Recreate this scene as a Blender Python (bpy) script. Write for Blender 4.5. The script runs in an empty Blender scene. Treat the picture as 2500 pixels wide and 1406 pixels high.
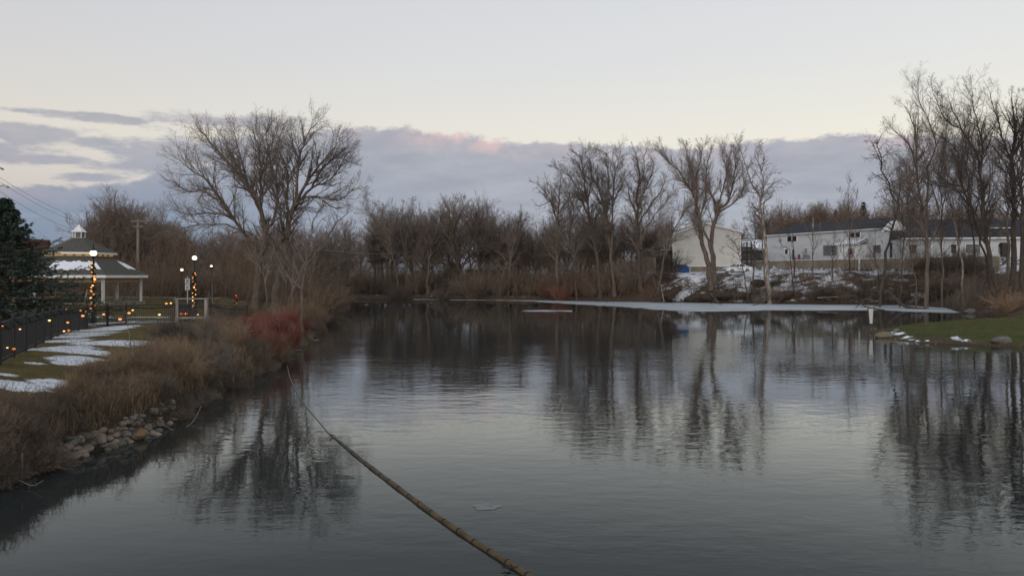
import bpy, math, random
import numpy as np
from mathutils import Vector

random.seed(7)
scn = bpy.context.scene
col = scn.collection
F, HX, HY, CH = 1890.0, 1250.0, 675.0, 4.0      # focal length and horizon of the 2500 px photo, eye height over the water

# ------------------------------------------------------------------ camera
cam = bpy.data.cameras.new("camera")
cam.sensor_width = 36.0
cam.lens = 36.0 * F / 2500.0
cam.shift_y = -(703.0 - HY) / 2500.0
cam.clip_start, cam.clip_end = 0.1, 6000.0
camo = bpy.data.objects.new("camera", cam)
camo.location = (0, 0, CH)
camo.rotation_euler = (math.radians(90), 0, 0)
col.objects.link(camo)
scn.camera = camo

# ------------------------------------------------------------------ exposure
scn.view_settings.view_transform = 'Standard'
scn.view_settings.look = 'None'
scn.view_settings.gamma = 1.0
scn.view_settings.exposure = 0.0
scn.cycles.max_bounces = 6
scn.cycles.diffuse_bounces = 2
scn.cycles.glossy_bounces = 3
scn.cycles.transparent_max_bounces = 8


def lin(r, g, b, a=1.0):
    f = lambda c: (c / 255.0 / 12.92) if c <= 10.3 else ((c / 255.0 + 0.055) / 1.055) ** 2.4
    return (f(r), f(g), f(b), a)


# ------------------------------------------------------------------ sky
SUN_EL, SUN_AZ = math.radians(15.0), math.radians(196.0)
world = bpy.data.worlds.new("World")
scn.world = world
world.use_nodes = True
nt = world.node_tree
nt.nodes.clear()
N, L = nt.nodes, nt.links


def val(x):
    return x


def nmath(op, a, b=None, c=None, clamp=False):
    n = N.new('ShaderNodeMath')
    n.operation = op
    n.use_clamp = clamp
    for i, v in enumerate((a, b, c)):
        if v is None:
            continue
        if isinstance(v, (int, float)):
            n.inputs[i].default_value = v
        else:
            L.new(v, n.inputs[i])
    return n.outputs[0]


def nramp(fac, stops, interp='LINEAR'):
    n = N.new('ShaderNodeValToRGB')
    cr = n.color_ramp
    cr.interpolation = interp
    while len(cr.elements) > 1:
        cr.elements.remove(cr.elements[-1])
    cr.elements[0].position = stops[0][0]
    cr.elements[0].color = stops[0][1]
    for p, c in stops[1:]:
        e = cr.elements.new(p)
        e.color = c
    L.new(fac, n.inputs[0])
    return n.outputs[0]


def nmix(fac, a, b, mode='MIX'):
    n = N.new('ShaderNodeMix')
    n.data_type = 'RGBA'
    n.blend_type = mode
    n.clamp_factor = True
    for idx, v in ((0, fac), (6, a), (7, b)):
        if isinstance(v, (int, float)):
            n.inputs[idx].default_value = v
        elif isinstance(v, tuple):
            n.inputs[idx].default_value = v
        else:
            L.new(v, n.inputs[idx])
    return n.outputs[2]


def smooth(x, lo, hi):
    n = N.new('ShaderNodeMapRange')
    n.interpolation_type = 'SMOOTHSTEP'
    n.inputs['From Min'].default_value = lo
    n.inputs['From Max'].default_value = hi
    L.new(x, n.inputs['Value'])
    return n.outputs[0]


def nnoise(az, el, sa, se, detail=6, rough=0.55, off=0.0):
    c = N.new('ShaderNodeCombineXYZ')
    L.new(nmath('MULTIPLY', az, sa), c.inputs[0])
    L.new(nmath('MULTIPLY', el, se), c.inputs[1])
    c.inputs[2].default_value = off
    n = N.new('ShaderNodeTexNoise')
    n.inputs['Scale'].default_value = 1.0
    n.inputs['Detail'].default_value = detail
    n.inputs['Roughness'].default_value = rough
    L.new(c.outputs[0], n.inputs['Vector'])
    return n.outputs['Fac']


tc = N.new('ShaderNodeTexCoord')
sx = N.new('ShaderNodeSeparateXYZ')
L.new(tc.outputs['Generated'], sx.inputs[0])
AZ = nmath('ARCTAN2', sx.outputs[0], sx.outputs[1])
EL = nmath('ARCSINE', sx.outputs[2])
pa = lambda px: math.atan((px - HX) / F)
pe = lambda py, px=1250.0: math.atan((HY - py) / math.hypot(F, px - HX))
# clear sky by height above the horizon (0 .. 1.3 rad)
elr = nmath('DIVIDE', EL, 1.3, clamp=True)
clear = nramp(elr, [(0.0, lin(205, 203, 204)), (0.09 / 1.3, lin(222, 215, 208)), (0.165 / 1.3, lin(242, 236, 224)),
                    (0.20 / 1.3, lin(237, 234, 226)), (0.26 / 1.3, lin(229, 229, 229)), (0.36 / 1.3, lin(221, 223, 228)),
                    (0.55 / 1.3, lin(206, 214, 225)), (0.9 / 1.3, lin(192, 204, 221)), (1.0, lin(182, 196, 216))])
side = nramp(nmath('MULTIPLY_ADD', AZ, 1 / 1.5, 0.5, clamp=True), [(0.0, (0.86, 0.85, 0.86, 1)), (0.42, (0.97, 0.97, 0.97, 1)), (0.85, (1.04, 1.045, 1.03, 1))])
clear = nmix(1.0, clear, side, 'MULTIPLY')
sky = N.new('ShaderNodeTexSky')
sky.sky_type = 'NISHITA'
sky.sun_disc = False
sky.sun_elevation = SUN_EL
sky.sun_rotation = SUN_AZ
nish = nmix(1.0, sky.outputs[0], (0.06, 0.06, 0.06, 1), 'MULTIPLY')
clear = nmix(0.07, clear, nish)
# cloud bank: height of its top edge along the horizon
azr = nmath('MULTIPLY_ADD', AZ, 1 / 1.6, 0.5, clamp=True)
edge_px = [(-900, 400), (-300, 440), (0, 446), (180, 448), (330, 436), (430, 392), (480, 345), (640, 322), (850, 313), (1000, 310), (1080, 322), (1180, 330),
           (1300, 345), (1480, 349), (1600, 354), (1760, 352), (1900, 345), (2020, 333), (2110, 321), (2250, 325), (2500, 332), (3000, 345), (3900, 380)]
g = lambda v: (v, v, v, 1)
edge = nramp(azr, [(pa(x) / 1.6 + 0.5, g(pe(y, x) / 0.25)) for x, y in edge_px])
edge = nmath('MULTIPLY', edge, 0.25)
n1 = nnoise(AZ, EL, 14, 34, 7, 0.6)
n2 = nnoise(AZ, EL, 55, 95, 5, 0.6, 3.1)
nz = nmath('ADD', nmath('MULTIPLY', nmath('SUBTRACT', n1, 0.5), 0.028), nmath('MULTIPLY', nmath('SUBTRACT', n2, 0.5), 0.018))
dep = nmath('SUBTRACT', nmath('ADD', edge, nz), EL)           # depth below the top edge, radians
bank = smooth(dep, -0.001, 0.007)
# loose streaks on the left
st = None
for (x, y, wx, wy, k) in [(150, 276, 120, 7, 0.75), (250, 290, 110, 10, 0.85), (60, 330, 130, 20, 1.0), (200, 342, 90, 13, 0.9), (-150, 360, 200, 26, 1), (110, 388, 110, 11, 0.95),
                          (330, 352, 70, 22, 0.75), (420, 385, 120, 38, 1.05), (300, 402, 120, 16, 0.8), (200, 432, 80, 10, 0.8), (410, 315, 60, 12, 0.55), (500, 280, 40, 6, 0.5), (610, 305, 200, 20, 0.8)]:
    a = nmath('MULTIPLY', nmath('SUBTRACT', AZ, pa(x)), F / wx)
    e = nmath('MULTIPLY', nmath('SUBTRACT', nmath('MULTIPLY_ADD', AZ, -0.02, EL), pe(y, x) - 0.02 * pa(x)), F / wy)
    r2 = nmath('ADD', nmath('MULTIPLY', a, a), nmath('MULTIPLY', e, e))
    b = nmath('MULTIPLY', nmath('POWER', 2.718, nmath('MULTIPLY', r2, -0.6)), k)
    st = b if st is None else nmath('MAXIMUM', st, b)
n3 = nnoise(AZ, EL, 22, 75, 7, 0.62, 7.7)
strk = smooth(nmath('ADD', st, nmath('MULTIPLY', nmath('SUBTRACT', n3, 0.5), 1.5)), 0.33, 0.78)
strk = nmath('MULTIPLY', strk, 0.88)
cover = nmath('MAXIMUM', bank, strk)
# gaps of clear sky low in the left of the bank
gp = None
for (x, y, wx, wy, k) in [(560, 405, 160, 9, 0.62), (860, 455, 60, 8, 0.5), (470, 432, 80, 6, 0.55)]:
    a = nmath('MULTIPLY', nmath('SUBTRACT', AZ, pa(x)), F / wx)
    e = nmath('MULTIPLY', nmath('SUBTRACT', EL, pe(y, x)), F / wy)
    b = nmath('MULTIPLY', nmath('POWER', 2.718, nmath('MULTIPLY', nmath('ADD', nmath('MULTIPLY', a, a), nmath('MULTIPLY', e, e)), -0.7)), k)
    gp = b if gp is None else nmath('MAXIMUM', gp, b)
gapm = smooth(nmath('ADD', gp, nmath('MULTIPLY', nmath('SUBTRACT', n3, 0.5), 1.1)), 0.35, 0.8)
cover = nmath('MULTIPLY', cover, nmath('SUBTRACT', 1.0, nmath('MULTIPLY', gapm, 0.8)))
# colour of the bank
lowR = nramp(nmath('DIVIDE', EL, 0.2, clamp=True), [(0.0, lin(172, 180, 191)), (0.35, lin(169, 175, 187)), (0.6, lin(168, 173, 185)), (0.85, lin(170, 174, 185)), (1.0, lin(176, 178, 187))])
lowL = nramp(nmath('DIVIDE', EL, 0.2, clamp=True), [(0.0, lin(120, 139, 162)), (0.4, lin(137, 152, 172)), (0.56, lin(150, 160, 177)), (0.75, lin(158, 166, 178)), (1.0, lin(168, 171, 179))])
cl = nmix(smooth(AZ, pa(300), pa(1300)), lowL, lowR)
n4 = nnoise(AZ, EL, 9, 40, 6, 0.6, 5.0)
cl = nmix(nmath('MULTIPLY', smooth(n4, 0.5, 0.75), 0.30), cl, lin(196, 198, 206))
cl = nmix(nmath('MULTIPLY', smooth(n4, 0.56, 0.34), 0.5), cl, lin(152, 156, 171))
rim = smooth(dep, 0.034, 0.004)
pkz = nramp(azr, [(pa(x) / 1.6 + 0.5, g(v)) for x, v in [(0, .2), (130, .2), (300, .1), (640, .2), (800, .2), (940, .12), (1050, .95), (1270, 1.0), (1330, .2), (1450, .5), (1560, .5), (1640, .15), (1720, .4), (1800, .15), (2060, .15), (2150, .5), (2300, .6), (2420, .2), (2500, .2)]])
n5 = nnoise(AZ, EL, 26, 40, 3, 0.5, 9.0)
cl = nmix(nmath('MULTIPLY', nmath('MULTIPLY', rim, pkz), nmath('MULTIPLY', smooth(n5, 0.30, 0.62), 0.88)), cl, lin(222, 193, 193))
full = nmix(nmath('MULTIPLY', cover, 0.96), clear, cl)
full = nmix(smooth(EL, 0.0, -0.03), full, lin(70, 66, 64))
bg = N.new('ShaderNodeBackground')
L.new(nmix(1.0, full, (10, 10, 10, 1), 'MULTIPLY'), bg.inputs[0])
bg.inputs[1].default_value = 0.1
out = N.new('ShaderNodeOutputWorld')
L.new(bg.outputs[0], out.inputs[0])

# ------------------------------------------------------------------ sun, below strength of day: dusk, very soft, from behind the viewer
sl = bpy.data.lights.new("sun", 'SUN')
sl.energy = 1.3
sl.angle = math.radians(45)
sl.color = (1.0, 0.90, 0.82)
so = bpy.data.objects.new("sun", sl)
sd = Vector((math.sin(SUN_AZ) * math.cos(SUN_EL), math.cos(SUN_AZ) * math.cos(SUN_EL), math.sin(SUN_EL)))
so.rotation_euler = sd.to_track_quat('Z', 'Y').to_euler()
col.objects.link(so)

# ------------------------------------------------------------------ materials
def new_mat(name):
    m = bpy.data.materials.new(name)
    m.use_nodes = True
    n = m.node_tree.nodes
    return m, n, m.node_tree.links, n['Principled BSDF']


def mat(name, c1, c2=None, scale=4.0, rough=0.85, rnd=0.0, stretch=(1, 1, 1), bump=0.0, detail=5, spec=0.3, metal=0.0, lo=0.35, hi=0.65):
    m, n, l, p = new_mat(name)
    p.inputs['Roughness'].default_value = rough
    p.inputs['Specular IOR Level'].default_value = spec
    p.inputs['Metallic'].default_value = metal
    c1 = tuple(c1) + (1,)
    c2 = tuple(c2) + (1,) if c2 else c1
    t = n.new('ShaderNodeTexCoord')
    mp = n.new('ShaderNodeMapping')
    mp.inputs['Scale'].default_value = stretch
    l.new(t.outputs['Object'], mp.inputs[0])
    nz = n.new('ShaderNodeTexNoise')
    nz.inputs['Scale'].default_value = scale
    nz.inputs['Detail'].default_value = detail
    l.new(mp.outputs[0], nz.inputs['Vector'])
    mr = n.new('ShaderNodeMapRange')
    mr.inputs['From Min'].default_value = lo
    mr.inputs['From Max'].default_value = hi
    l.new(nz.outputs['Fac'], mr.inputs['Value'])
    mx = n.new('ShaderNodeMix')
    mx.data_type = 'RGBA'
    mx.inputs[6].default_value = c1
    mx.inputs[7].default_value = c2
    l.new(mr.outputs[0], mx.inputs[0])
    o = mx.outputs[2]
    if rnd:
        oi = n.new('ShaderNodeObjectInfo')
        m2 = n.new('ShaderNodeMapRange')
        m2.inputs['To Min'].default_value = 1 - rnd
        m2.inputs['To Max'].default_value = 1 + rnd
        l.new(oi.outputs['Random'], m2.inputs['Value'])
        mm = n.new('ShaderNodeVectorMath')
        mm.operation = 'SCALE'
        l.new(o, mm.inputs[0])
        l.new(m2.outputs[0], mm.inputs['Scale'])
        o = mm.outputs[0]
    l.new(o, p.inputs['Base Color'])
    if bump:
        b = n.new('ShaderNodeBump')
        b.inputs['Strength'].default_value = bump
        b.inputs['Distance'].default_value = 0.05
        l.new(nz.outputs['Fac'], b.inputs['Height'])
        l.new(b.outputs[0], p.inputs['Normal'])
    return m


def emit(name, c, s):
    m, n, l, p = new_mat(name)
    p.inputs['Base Color'].default_value = tuple(c) + (1,)
    p.inputs['Emission Color'].default_value = tuple(c) + (1,)
    p.inputs['Emission Strength'].default_value = s
    return m


M = {}
M['bark'] = mat('grey_brown_bark', (0.085, 0.066, 0.052), (0.15, 0.12, 0.098), 6, 0.95, 0.2, (1, 1, 0.25), 0.5)
M['bark_dark'] = mat('dark_bark', (0.045, 0.036, 0.030), (0.09, 0.07, 0.058), 6, 0.95, 0.2, (1, 1, 0.25), 0.5)
M['bark_pale'] = mat('pale_bark', (0.13, 0.105, 0.085), (0.30, 0.26, 0.22), 3, 0.95, 0.15, (1, 1, 0.5), 0.4)
M['twig'] = mat('brown_twigs', (0.145, 0.112, 0.092), (0.205, 0.167, 0.142), 1.2, 0.95, 0.25)
M['twig_warm'] = mat('reddish_brown_twigs', (0.155, 0.106, 0.078), (0.215, 0.155, 0.12), 1.0, 0.95, 0.25)
M['twig_dark'] = mat('dark_twigs', (0.07, 0.054, 0.047), (0.115, 0.09, 0.078), 1.0, 0.95, 0.25)
M['brush'] = mat('brown_brush', (0.135, 0.096, 0.066), (0.21, 0.155, 0.112), 1.5, 0.95, 0.3)
M['brush_grey'] = mat('grey_brush', (0.115, 0.092, 0.072), (0.175, 0.145, 0.118), 1.5, 0.95, 0.25)
M['brush_tan'] = mat('tan_brush', (0.20, 0.135, 0.080), (0.30, 0.21, 0.135), 1.5, 0.95, 0.25)
M['dogwood'] = mat('red_dogwood_stems', (0.19, 0.058, 0.048), (0.25, 0.085, 0.068), 1.5, 0.8, 0.25)
M['rust'] = mat('rusty_brush', (0.19, 0.085, 0.06), (0.25, 0.12, 0.085), 1.5, 0.9, 0.2)
M['straw'] = mat('dry_grass', (0.23, 0.15, 0.072), (0.36, 0.25, 0.13), 2.0, 0.95)
M['needle'] = mat('spruce_needles', (0.034, 0.056, 0.044), (0.075, 0.105, 0.08), 2.0, 0.9)
M['needle_far'] = mat('cedar_foliage', (0.026, 0.030, 0.020), (0.05, 0.05, 0.03), 1.0, 0.9)
M['siding'] = mat('cream_siding', (0.60, 0.575, 0.52), (0.66, 0.635, 0.58), 0.6, 0.7, 0, (1, 1, 2))
M['siding_grey'] = mat('white_siding', (0.50, 0.515, 0.53), (0.57, 0.58, 0.59), 0.5, 0.7, 0, (1, 1, 3))
M['trim'] = mat('white_trim', (0.74, 0.73, 0.71), (0.8, 0.79, 0.77), 2, 0.6)
M['shingle'] = mat('grey_shingles', (0.066, 0.062, 0.050), (0.105, 0.098, 0.080), 5, 0.95, 0, (1, 1, 4), 0.3)
M['shingle_dark'] = mat('dark_shingles', (0.022, 0.024, 0.028), (0.045, 0.047, 0.052), 4, 0.95, 0, (1, 1, 4))
M['snow'] = mat('old_snow', (0.72, 0.73, 0.76), (0.84, 0.84, 0.86), 3, 0.7, 0, (1, 1, 1), 0.4)
M['glass'] = mat('dark_glass', (0.02, 0.022, 0.026), (0.03, 0.032, 0.036), 1, 0.08, spec=0.5)
M['glass_grey'] = mat('curtained_glass', (0.10, 0.105, 0.10), (0.15, 0.155, 0.15), 1.5, 0.15, spec=0.5)
M['wood_dark'] = mat('dark_stained_wood', (0.035, 0.032, 0.030), (0.06, 0.054, 0.05), 3, 0.9)
M['wood_grey'] = mat('weathered_wood', (0.20, 0.185, 0.165), (0.30, 0.28, 0.25), 6, 0.9, 0, (1, 1, 0.2))
M['wood_tan'] = mat('tan_wood', (0.36, 0.26, 0.15), (0.44, 0.33, 0.2), 5, 0.8)
M['white_paint'] = mat('white_paint', (0.42, 0.42, 0.40), (0.56, 0.56, 0.54), 5, 0.6)
M['iron'] = mat('black_iron', (0.010, 0.010, 0.012), (0.016, 0.016, 0.018), 5, 0.55, spec=0.4)
M['garland'] = mat('evergreen_garland', (0.010, 0.020, 0.012), (0.022, 0.035, 0.02), 9, 0.95)
M['concrete'] = mat('stained_concrete', (0.17, 0.145, 0.105), (0.27, 0.235, 0.18), 0.7, 0.95, 0, (1, 1, 0.6), 0.3)
M['metal'] = mat('galvanised_steel', (0.28, 0.29, 0.30), (0.36, 0.37, 0.38), 4, 0.5, metal=0.4)
M['car_paint'] = mat('white_car_paint', (0.72, 0.73, 0.74), (0.76, 0.77, 0.78), 2, 0.25, spec=0.6)
M['rubber'] = mat('rubber', (0.012, 0.012, 0.012), (0.02, 0.02, 0.02), 6, 0.9)
M['tarp'] = mat('blue_tarp', (0.018, 0.062, 0.18), (0.03, 0.09, 0.24), 2, 0.5, bump=0.4)
M['brick'] = mat('red_brown_brick', (0.11, 0.05, 0.035), (0.16, 0.075, 0.05), 5, 0.9)
M['tan_wall'] = mat('tan_wall', (0.36, 0.31, 0.22), (0.44, 0.38, 0.28), 1, 0.9)
M['red_cloth'] = mat('red_cushion', (0.20, 0.045, 0.05), (0.26, 0.06, 0.06), 3, 0.8)
M['pole'] = mat('weathered_pole', (0.15, 0.125, 0.105), (0.24, 0.21, 0.18), 5, 0.95, 0, (1, 1, 0.15))
M['wire'] = mat('wire', (0.05, 0.05, 0.055), (0.06, 0.06, 0.065), 2, 0.7)
M['wire_pale'] = mat('pale_cable', (0.20, 0.18, 0.17), (0.24, 0.22, 0.2), 2, 0.7)
M['globe'] = emit('lit_globe', (1.0, 0.88, 0.66), 2.2)
M['bulb'] = emit('amber_bulb', (1.0, 0.33, 0.09), 1.3)
M['bulb_hot'] = emit('bright_amber_bulb', (1.0, 0.50, 0.17), 2.2)
M['bulb_dim'] = emit('dim_amber_bulb', (0.9, 0.22, 0.05), 0.55)
M['bulb_red'] = emit('red_bulb', (0.9, 0.10, 0.06), 0.8)
M['glow_band'] = emit('amber_glow_wood', (0.55, 0.30, 0.085), 0.42)  # clerestory wood glows by emission, standing in for lamp light falling on it


# ------------------------------------------------------------------ helpers
def link(name, me, m, parent=None):
    o = bpy.data.objects.new(name, me)
    col.objects.link(o)
    if m is not None and len(me.materials) == 0:
        me.materials.append(m)
    if parent is not None:
        o.parent = parent
    return o


def tag(o, label, cat, group=None, kind=None):
    if label:
        o['label'] = label
    if cat:
        o['category'] = cat
    if group:
        o['group'] = group
    if kind:
        o['kind'] = kind
    return o


def thing(name, loc, label, cat, group=None):
    o = bpy.data.objects.new(name, None)
    o.empty_display_size = 0.3
    o.location = loc
    col.objects.link(o)
    return tag(o, label, cat, group)


def mesh_np(name, V, Q=None, T=None, smooth_=False):
    """mesh from numpy vertices, quads and triangles"""
    me = bpy.data.meshes.new(name)
    nq = 0 if Q is None else len(Q)
    nt_ = 0 if T is None else len(T)
    me.vertices.add(len(V))
    me.vertices.foreach_set('co', np.asarray(V, np.float32).ravel())
    idx = []
    if nq:
        idx.append(np.asarray(Q, np.int32).ravel())
    if nt_:
        idx.append(np.asarray(T, np.int32).ravel())
    idx = np.concatenate(idx)
    me.loops.add(len(idx))
    me.loops.foreach_set('vertex_index', idx)
    me.polygons.add(nq + nt_)
    starts = np.concatenate([np.arange(nq) * 4, nq * 4 + np.arange(nt_) * 3]).astype(np.int32)
    me.polygons.foreach_set('loop_start', starts)
    if smooth_:
        me.polygons.foreach_set('use_smooth', np.ones(nq + nt_, bool))
    me.update(calc_edges=True)
    me.validate()
    return me


class MB:
    """collects simple solids (world coordinates) into one mesh"""

    def __init__(s):
        s.v, s.f = [], []

    def add(s, vs, fs):
        b = len(s.v)
        s.v += [tuple(v) for v in vs]
        s.f += [tuple(b + i for i in f) for f in fs]
        return s

    def box(s, c, d, rz=0.0):
        ca, sa = math.cos(rz), math.sin(rz)
        vs = []
        for z in (-.5, .5):
            for x, y in ((-.5, -.5), (.5, -.5), (.5, .5), (-.5, .5)):
                X, Y = x * d[0], y * d[1]
                vs.append((c[0] + X * ca - Y * sa, c[1] + X * sa + Y * ca, c[2] + z * d[2]))
        return s.add(vs, [(3, 2, 1, 0), (4, 5, 6, 7), (0, 1, 5, 4), (1, 2, 6, 5), (2, 3, 7, 6), (3, 0, 4, 7)])

    def bar(s, p, q, r0, r1=None, k=8, cap=True):
        r1 = r0 if r1 is None else r1
        p, q = Vector(p), Vector(q)
        t = (q - p).normalized()
        u = t.cross(Vector((0, 0, 1)) if abs(t.z) < .9 else Vector((1, 0, 0))).normalized()
        w = t.cross(u)
        vs = []
        for c, r in ((p, r0), (q, r1)):
            for i in range(k):
                a = 2 * math.pi * i / k
                vs.append(c + u * (r * math.cos(a)) + w * (r * math.sin(a)))
        fs = [(i, (i + 1) % k, k + (i + 1) % k, k + i) for i in range(k)]
        if cap:
            fs += [tuple(range(k - 1, -1, -1)), tuple(range(k, 2 * k))]
        return s.add(vs, fs)

    def path(s, pts, r, k=6):
        for a, b in zip(pts[:-1], pts[1:]):
            s.bar(a, b, r, r, k, True)
        return s

    def lathe(s, c, prof, k=16):
        b = []
        for r, z in prof:
            for i in range(k):
                a = 2 * math.pi * i / k
                b.append((c[0] + r * math.cos(a), c[1] + r * math.sin(a), c[2] + z))
        fs = []
        for j in range(len(prof) - 1):
            for i in range(k):
                fs.append((j * k + i, j * k + (i + 1) % k, (j + 1) * k + (i + 1) % k, (j + 1) * k + i))
        fs.append(tuple(range(k - 1, -1, -1)))
        fs.append(tuple((len(prof) - 1) * k + i for i in range(k)))
        return s.add(b, fs)

    def ball(s, c, r, k=10, sq=1.0):
        m = max(4, k // 2)
        prof = [(max(0.001, r * math.sin(math.pi * j / m)), -r * sq * math.cos(math.pi * j / m)) for j in range(m + 1)]
        return s.lathe(c, prof, k)

    def prism(s, poly, vec):
        """polygon (list of points) extruded along vec"""
        n = len(poly)
        vs = [Vector(p) for p in poly] + [Vector(p) + Vector(vec) for p in poly]
        fs = [tuple(range(n - 1, -1, -1)), tuple(range(n, 2 * n))] + [(i, (i + 1) % n, n + (i + 1) % n, n + i) for i in range(n)]
        return s.add(vs, fs)

    def build(s, name, m, parent=None, smooth_=False, bevel=0.0):
        off = Vector((0, 0, 0))
        p = parent
        while p is not None:
            off += Vector(p.location)
            p = p.parent
        me = bpy.data.meshes.new(name)
        me.from_pydata([(v[0] - off.x, v[1] - off.y, v[2] - off.z) for v in s.v], [], s.f)
        if smooth_:
            me.polygons.foreach_set('use_smooth', [True] * len(me.polygons))
        me.update()
        o = link(name, me, m, parent)
        if bevel:
            b = o.modifiers.new('bevel', 'BEVEL')
            b.width = bevel
            b.segments = 2
            b.limit_method = 'ANGLE'
        return o


def at(px, py, d):
    return Vector(((px - HX) / F * d, d, CH - (py - HY) / F * d))


# ------------------------------------------------------------------ terrain
SHORE_PX = [(0, 1182), (60, 1157), (150, 1126), (250, 1099), (350, 1071), (395, 1040), (480, 990), (560, 950), (620, 925), (700, 882), (770, 832), (787, 805),
            (795, 775), (803, 755), (822, 740), (850, 731), (1000, 731), (1100, 732), (1310, 734), (1500, 737), (1620, 739), (1800, 742), (2000, 744), (2200, 746), (2300, 752), (2345, 764)]
wat = lambda px, py: ((px - HX) / F * (CH * F / (py - HY)), CH * F / (py - HY))
POND = [(-14, -40), (-12.5, 0), (-10.2, 8)] + [wat(*p) for p in SHORE_PX] + [(49, 80), (46.5, 72), (41, 68), (35, 64.5), (29, 60), (25.5, 56), (24.2, 52.5), (23.6, 48.5), (24.6, 45.6), (27.8, 43.6), (34, 42), (45, 40), (62, 37), (90, 30), (90, -40)]
_px = np.array([p[0] for p in POND])
_py = np.array([p[1] for p in POND])


def wob(x, y, s, seed=0.0):
    """cheap smooth noise, about -1..1"""
    a = np.sin(x * s * 1.0 + 1.3 * seed + 1.7 * np.sin(y * s * 0.7 + seed)) + np.sin(y * s * 1.13 + 2.1 * seed + 1.5 * np.sin(x * s * 0.83 - seed))
    b = np.sin((x * 0.8 + y * 0.6) * s * 2.3 + seed * 3) + np.sin((x * -0.6 + y * 0.8) * s * 2.7 - seed)
    return a * 0.35 + b * 0.15


def shore_sd(x, y):
    x = np.asarray(x, float)
    y = np.asarray(y, float)
    best = np.full(x.shape, 1e18)
    inside = np.zeros(x.shape, bool)
    n = len(_px)
    for i in range(n):
        x0, y0, x1, y1 = _px[i], _py[i], _px[(i + 1) % n], _py[(i + 1) % n]
        dx, dy = x1 - x0, y1 - y0
        t = np.clip(((x - x0) * dx + (y - y0) * dy) / (dx * dx + dy * dy), 0, 1)
        best = np.minimum(best, (x - x0 - t * dx) ** 2 + (y - y0 - t * dy) ** 2)
        if y0 != y1:
            c = ((y0 > y) != (y1 > y)) & (x < (x1 - x0) * (y - y0) / (y1 - y0) + x0)
            inside ^= c
    d = np.sqrt(best)
    return np.where(inside, -d, d)


def sst(a, b, x):
    t = np.clip((x - a) / (b - a), 0, 1)
    return t * t * (3 - 2 * t)


def height(x, y):
    x = np.asarray(x, float)
    y = np.asarray(y, float)
    s = shore_sd(x, y) + wob(x, y, 1.3, 1.0) * (0.05 + 0.17 * np.maximum(sst(22, 28, y), sst(0, 6, x)))
    sp = np.maximum(s, 0)
    # left park bank
    hl = 0.75 * sst(0, 0.5 + 0.5 * sst(24, 30, y), sp) + 0.65 * sst(0.6, 6.5, sp) + (0.38 * sst(31, 15, y) - 0.35 * sst(30, 45, y)) * sst(0.5, 3.5, sp) + 0.04 * wob(x, y, 0.5)
    hl = hl + 0.65 * sst(-27, -35, x) * sst(48, 60, y)
    # far shore
    hf = 0.7 * sst(0, 2.5, sp) + 0.5 * sst(3, 12, sp) + 1.4 * sst(15, 70, sp) + 0.12 * wob(x, y, 0.35, 2)
    # high bank with the houses
    hr = 4.55 * sst(-0.6, 10.5, sp + 1.1 * wob(x, y, 0.45, 4.0)) * sst(-0.1, 0.8, sp) + 0.5 * sst(12, 26, sp) + 0.35 * wob(x, y, 1.1, 3) * sst(0.5, 3, sp) * sst(16, 9, sp)
    # terrace behind the retaining wall: line from (44.5,147) to (68,108)
    sw = ((x - 45.5) * 39 + (y - 148.0) * 23.5) / math.hypot(39, 23.5)
    hr = hr + (6.75 - np.minimum(hr, 6.75)) * sst(0.05, 0.5, sw) * sst(38, 43, x)
    # right bank with big trees and the grass spit
    hs = 0.55 * sst(0, 3.2, sp) + 0.18 * sst(3, 9, sp) + 0.03 * wob(x, y, 0.7, 5)
    hb = 0.7 * sst(0, 2, sp) + 2.4 * sst(2, 16, sp) + 3.2 * sst(14, 45, sp)
    wr = sst(14, 24, x) * sst(96, 108, y)
    wb = sst(30, 46, x) * sst(66, 76, y) * (1 - wr)
    wsp = sst(5, 12, x) * sst(78, 68, y)
    wl = sst(-4, -8, x) * sst(118, 85, y) * (1 - wsp)
    rest = np.clip(1 - wr - wb - wsp - wl, 0, 1)
    tot = wr + wb + wsp + wl + rest
    h = (hr * wr + hb * wb + hs * wsp + hl * wl + hf * rest) / tot
    deep = -1.6 * sst(0, 4.0, -s) - 0.10 * sst(0.0, 0.2, -s)
    return np.where(s > 0, h, deep)


def hz(x, y):
    return float(height(np.array([x]), np.array([y]))[0])


def gp_(px, d):
    """point of the ground in the photo column px at distance d"""
    x = (px - HX) / F * d
    return Vector((x, d, hz(x, d)))


_DM = np.concatenate([np.arange(8, 60, .04), np.arange(60, 220, .4)])


def on_ground(px, py):
    """first point where the sight line of a photo point meets the ground or the water"""
    hit = CH - (py - HY) / F * _DM <= np.maximum(0, height((px - HX) / F * _DM, _DM))
    return gp_(px, float(_DM[np.argmax(hit)]) if hit.any() else 60.0)


def axis(segs):
    a = []
    for lo, hi, st in segs:
        a += list(np.arange(lo, hi, st))
    a.append(segs[-1][1])
    return np.array(a)


gxs = axis([(-1500, -300, 120), (-300, -80, 15), (-80, -32, 2.5), (-32, -6, 0.22), (-6, 18, 1.2), (18, 66, 0.45), (66, 110, 2.5), (110, 300, 15), (300, 1500, 120)])
gys = axis([(-60, 6, 6), (6, 52, 0.24), (52, 72, 0.5), (72, 98, 0.8), (98, 142, 0.45), (142, 180, 2), (180, 400, 14), (400, 3000, 200)])
GX, GY = np.meshgrid(gxs, gys)
GZ = height(GX, GY)
SD = shore_sd(GX, GY)
nx, ny = len(gxs), len(gys)
ii = np.arange((ny - 1) * nx).reshape(ny - 1, nx)[:, :-1].ravel()
quads = np.stack([ii, ii + 1, ii + nx + 1, ii + nx], 1)
gme = mesh_np('ground', np.stack([GX.ravel(), GY.ravel(), GZ.ravel()], 1), quads, None, True)


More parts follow.
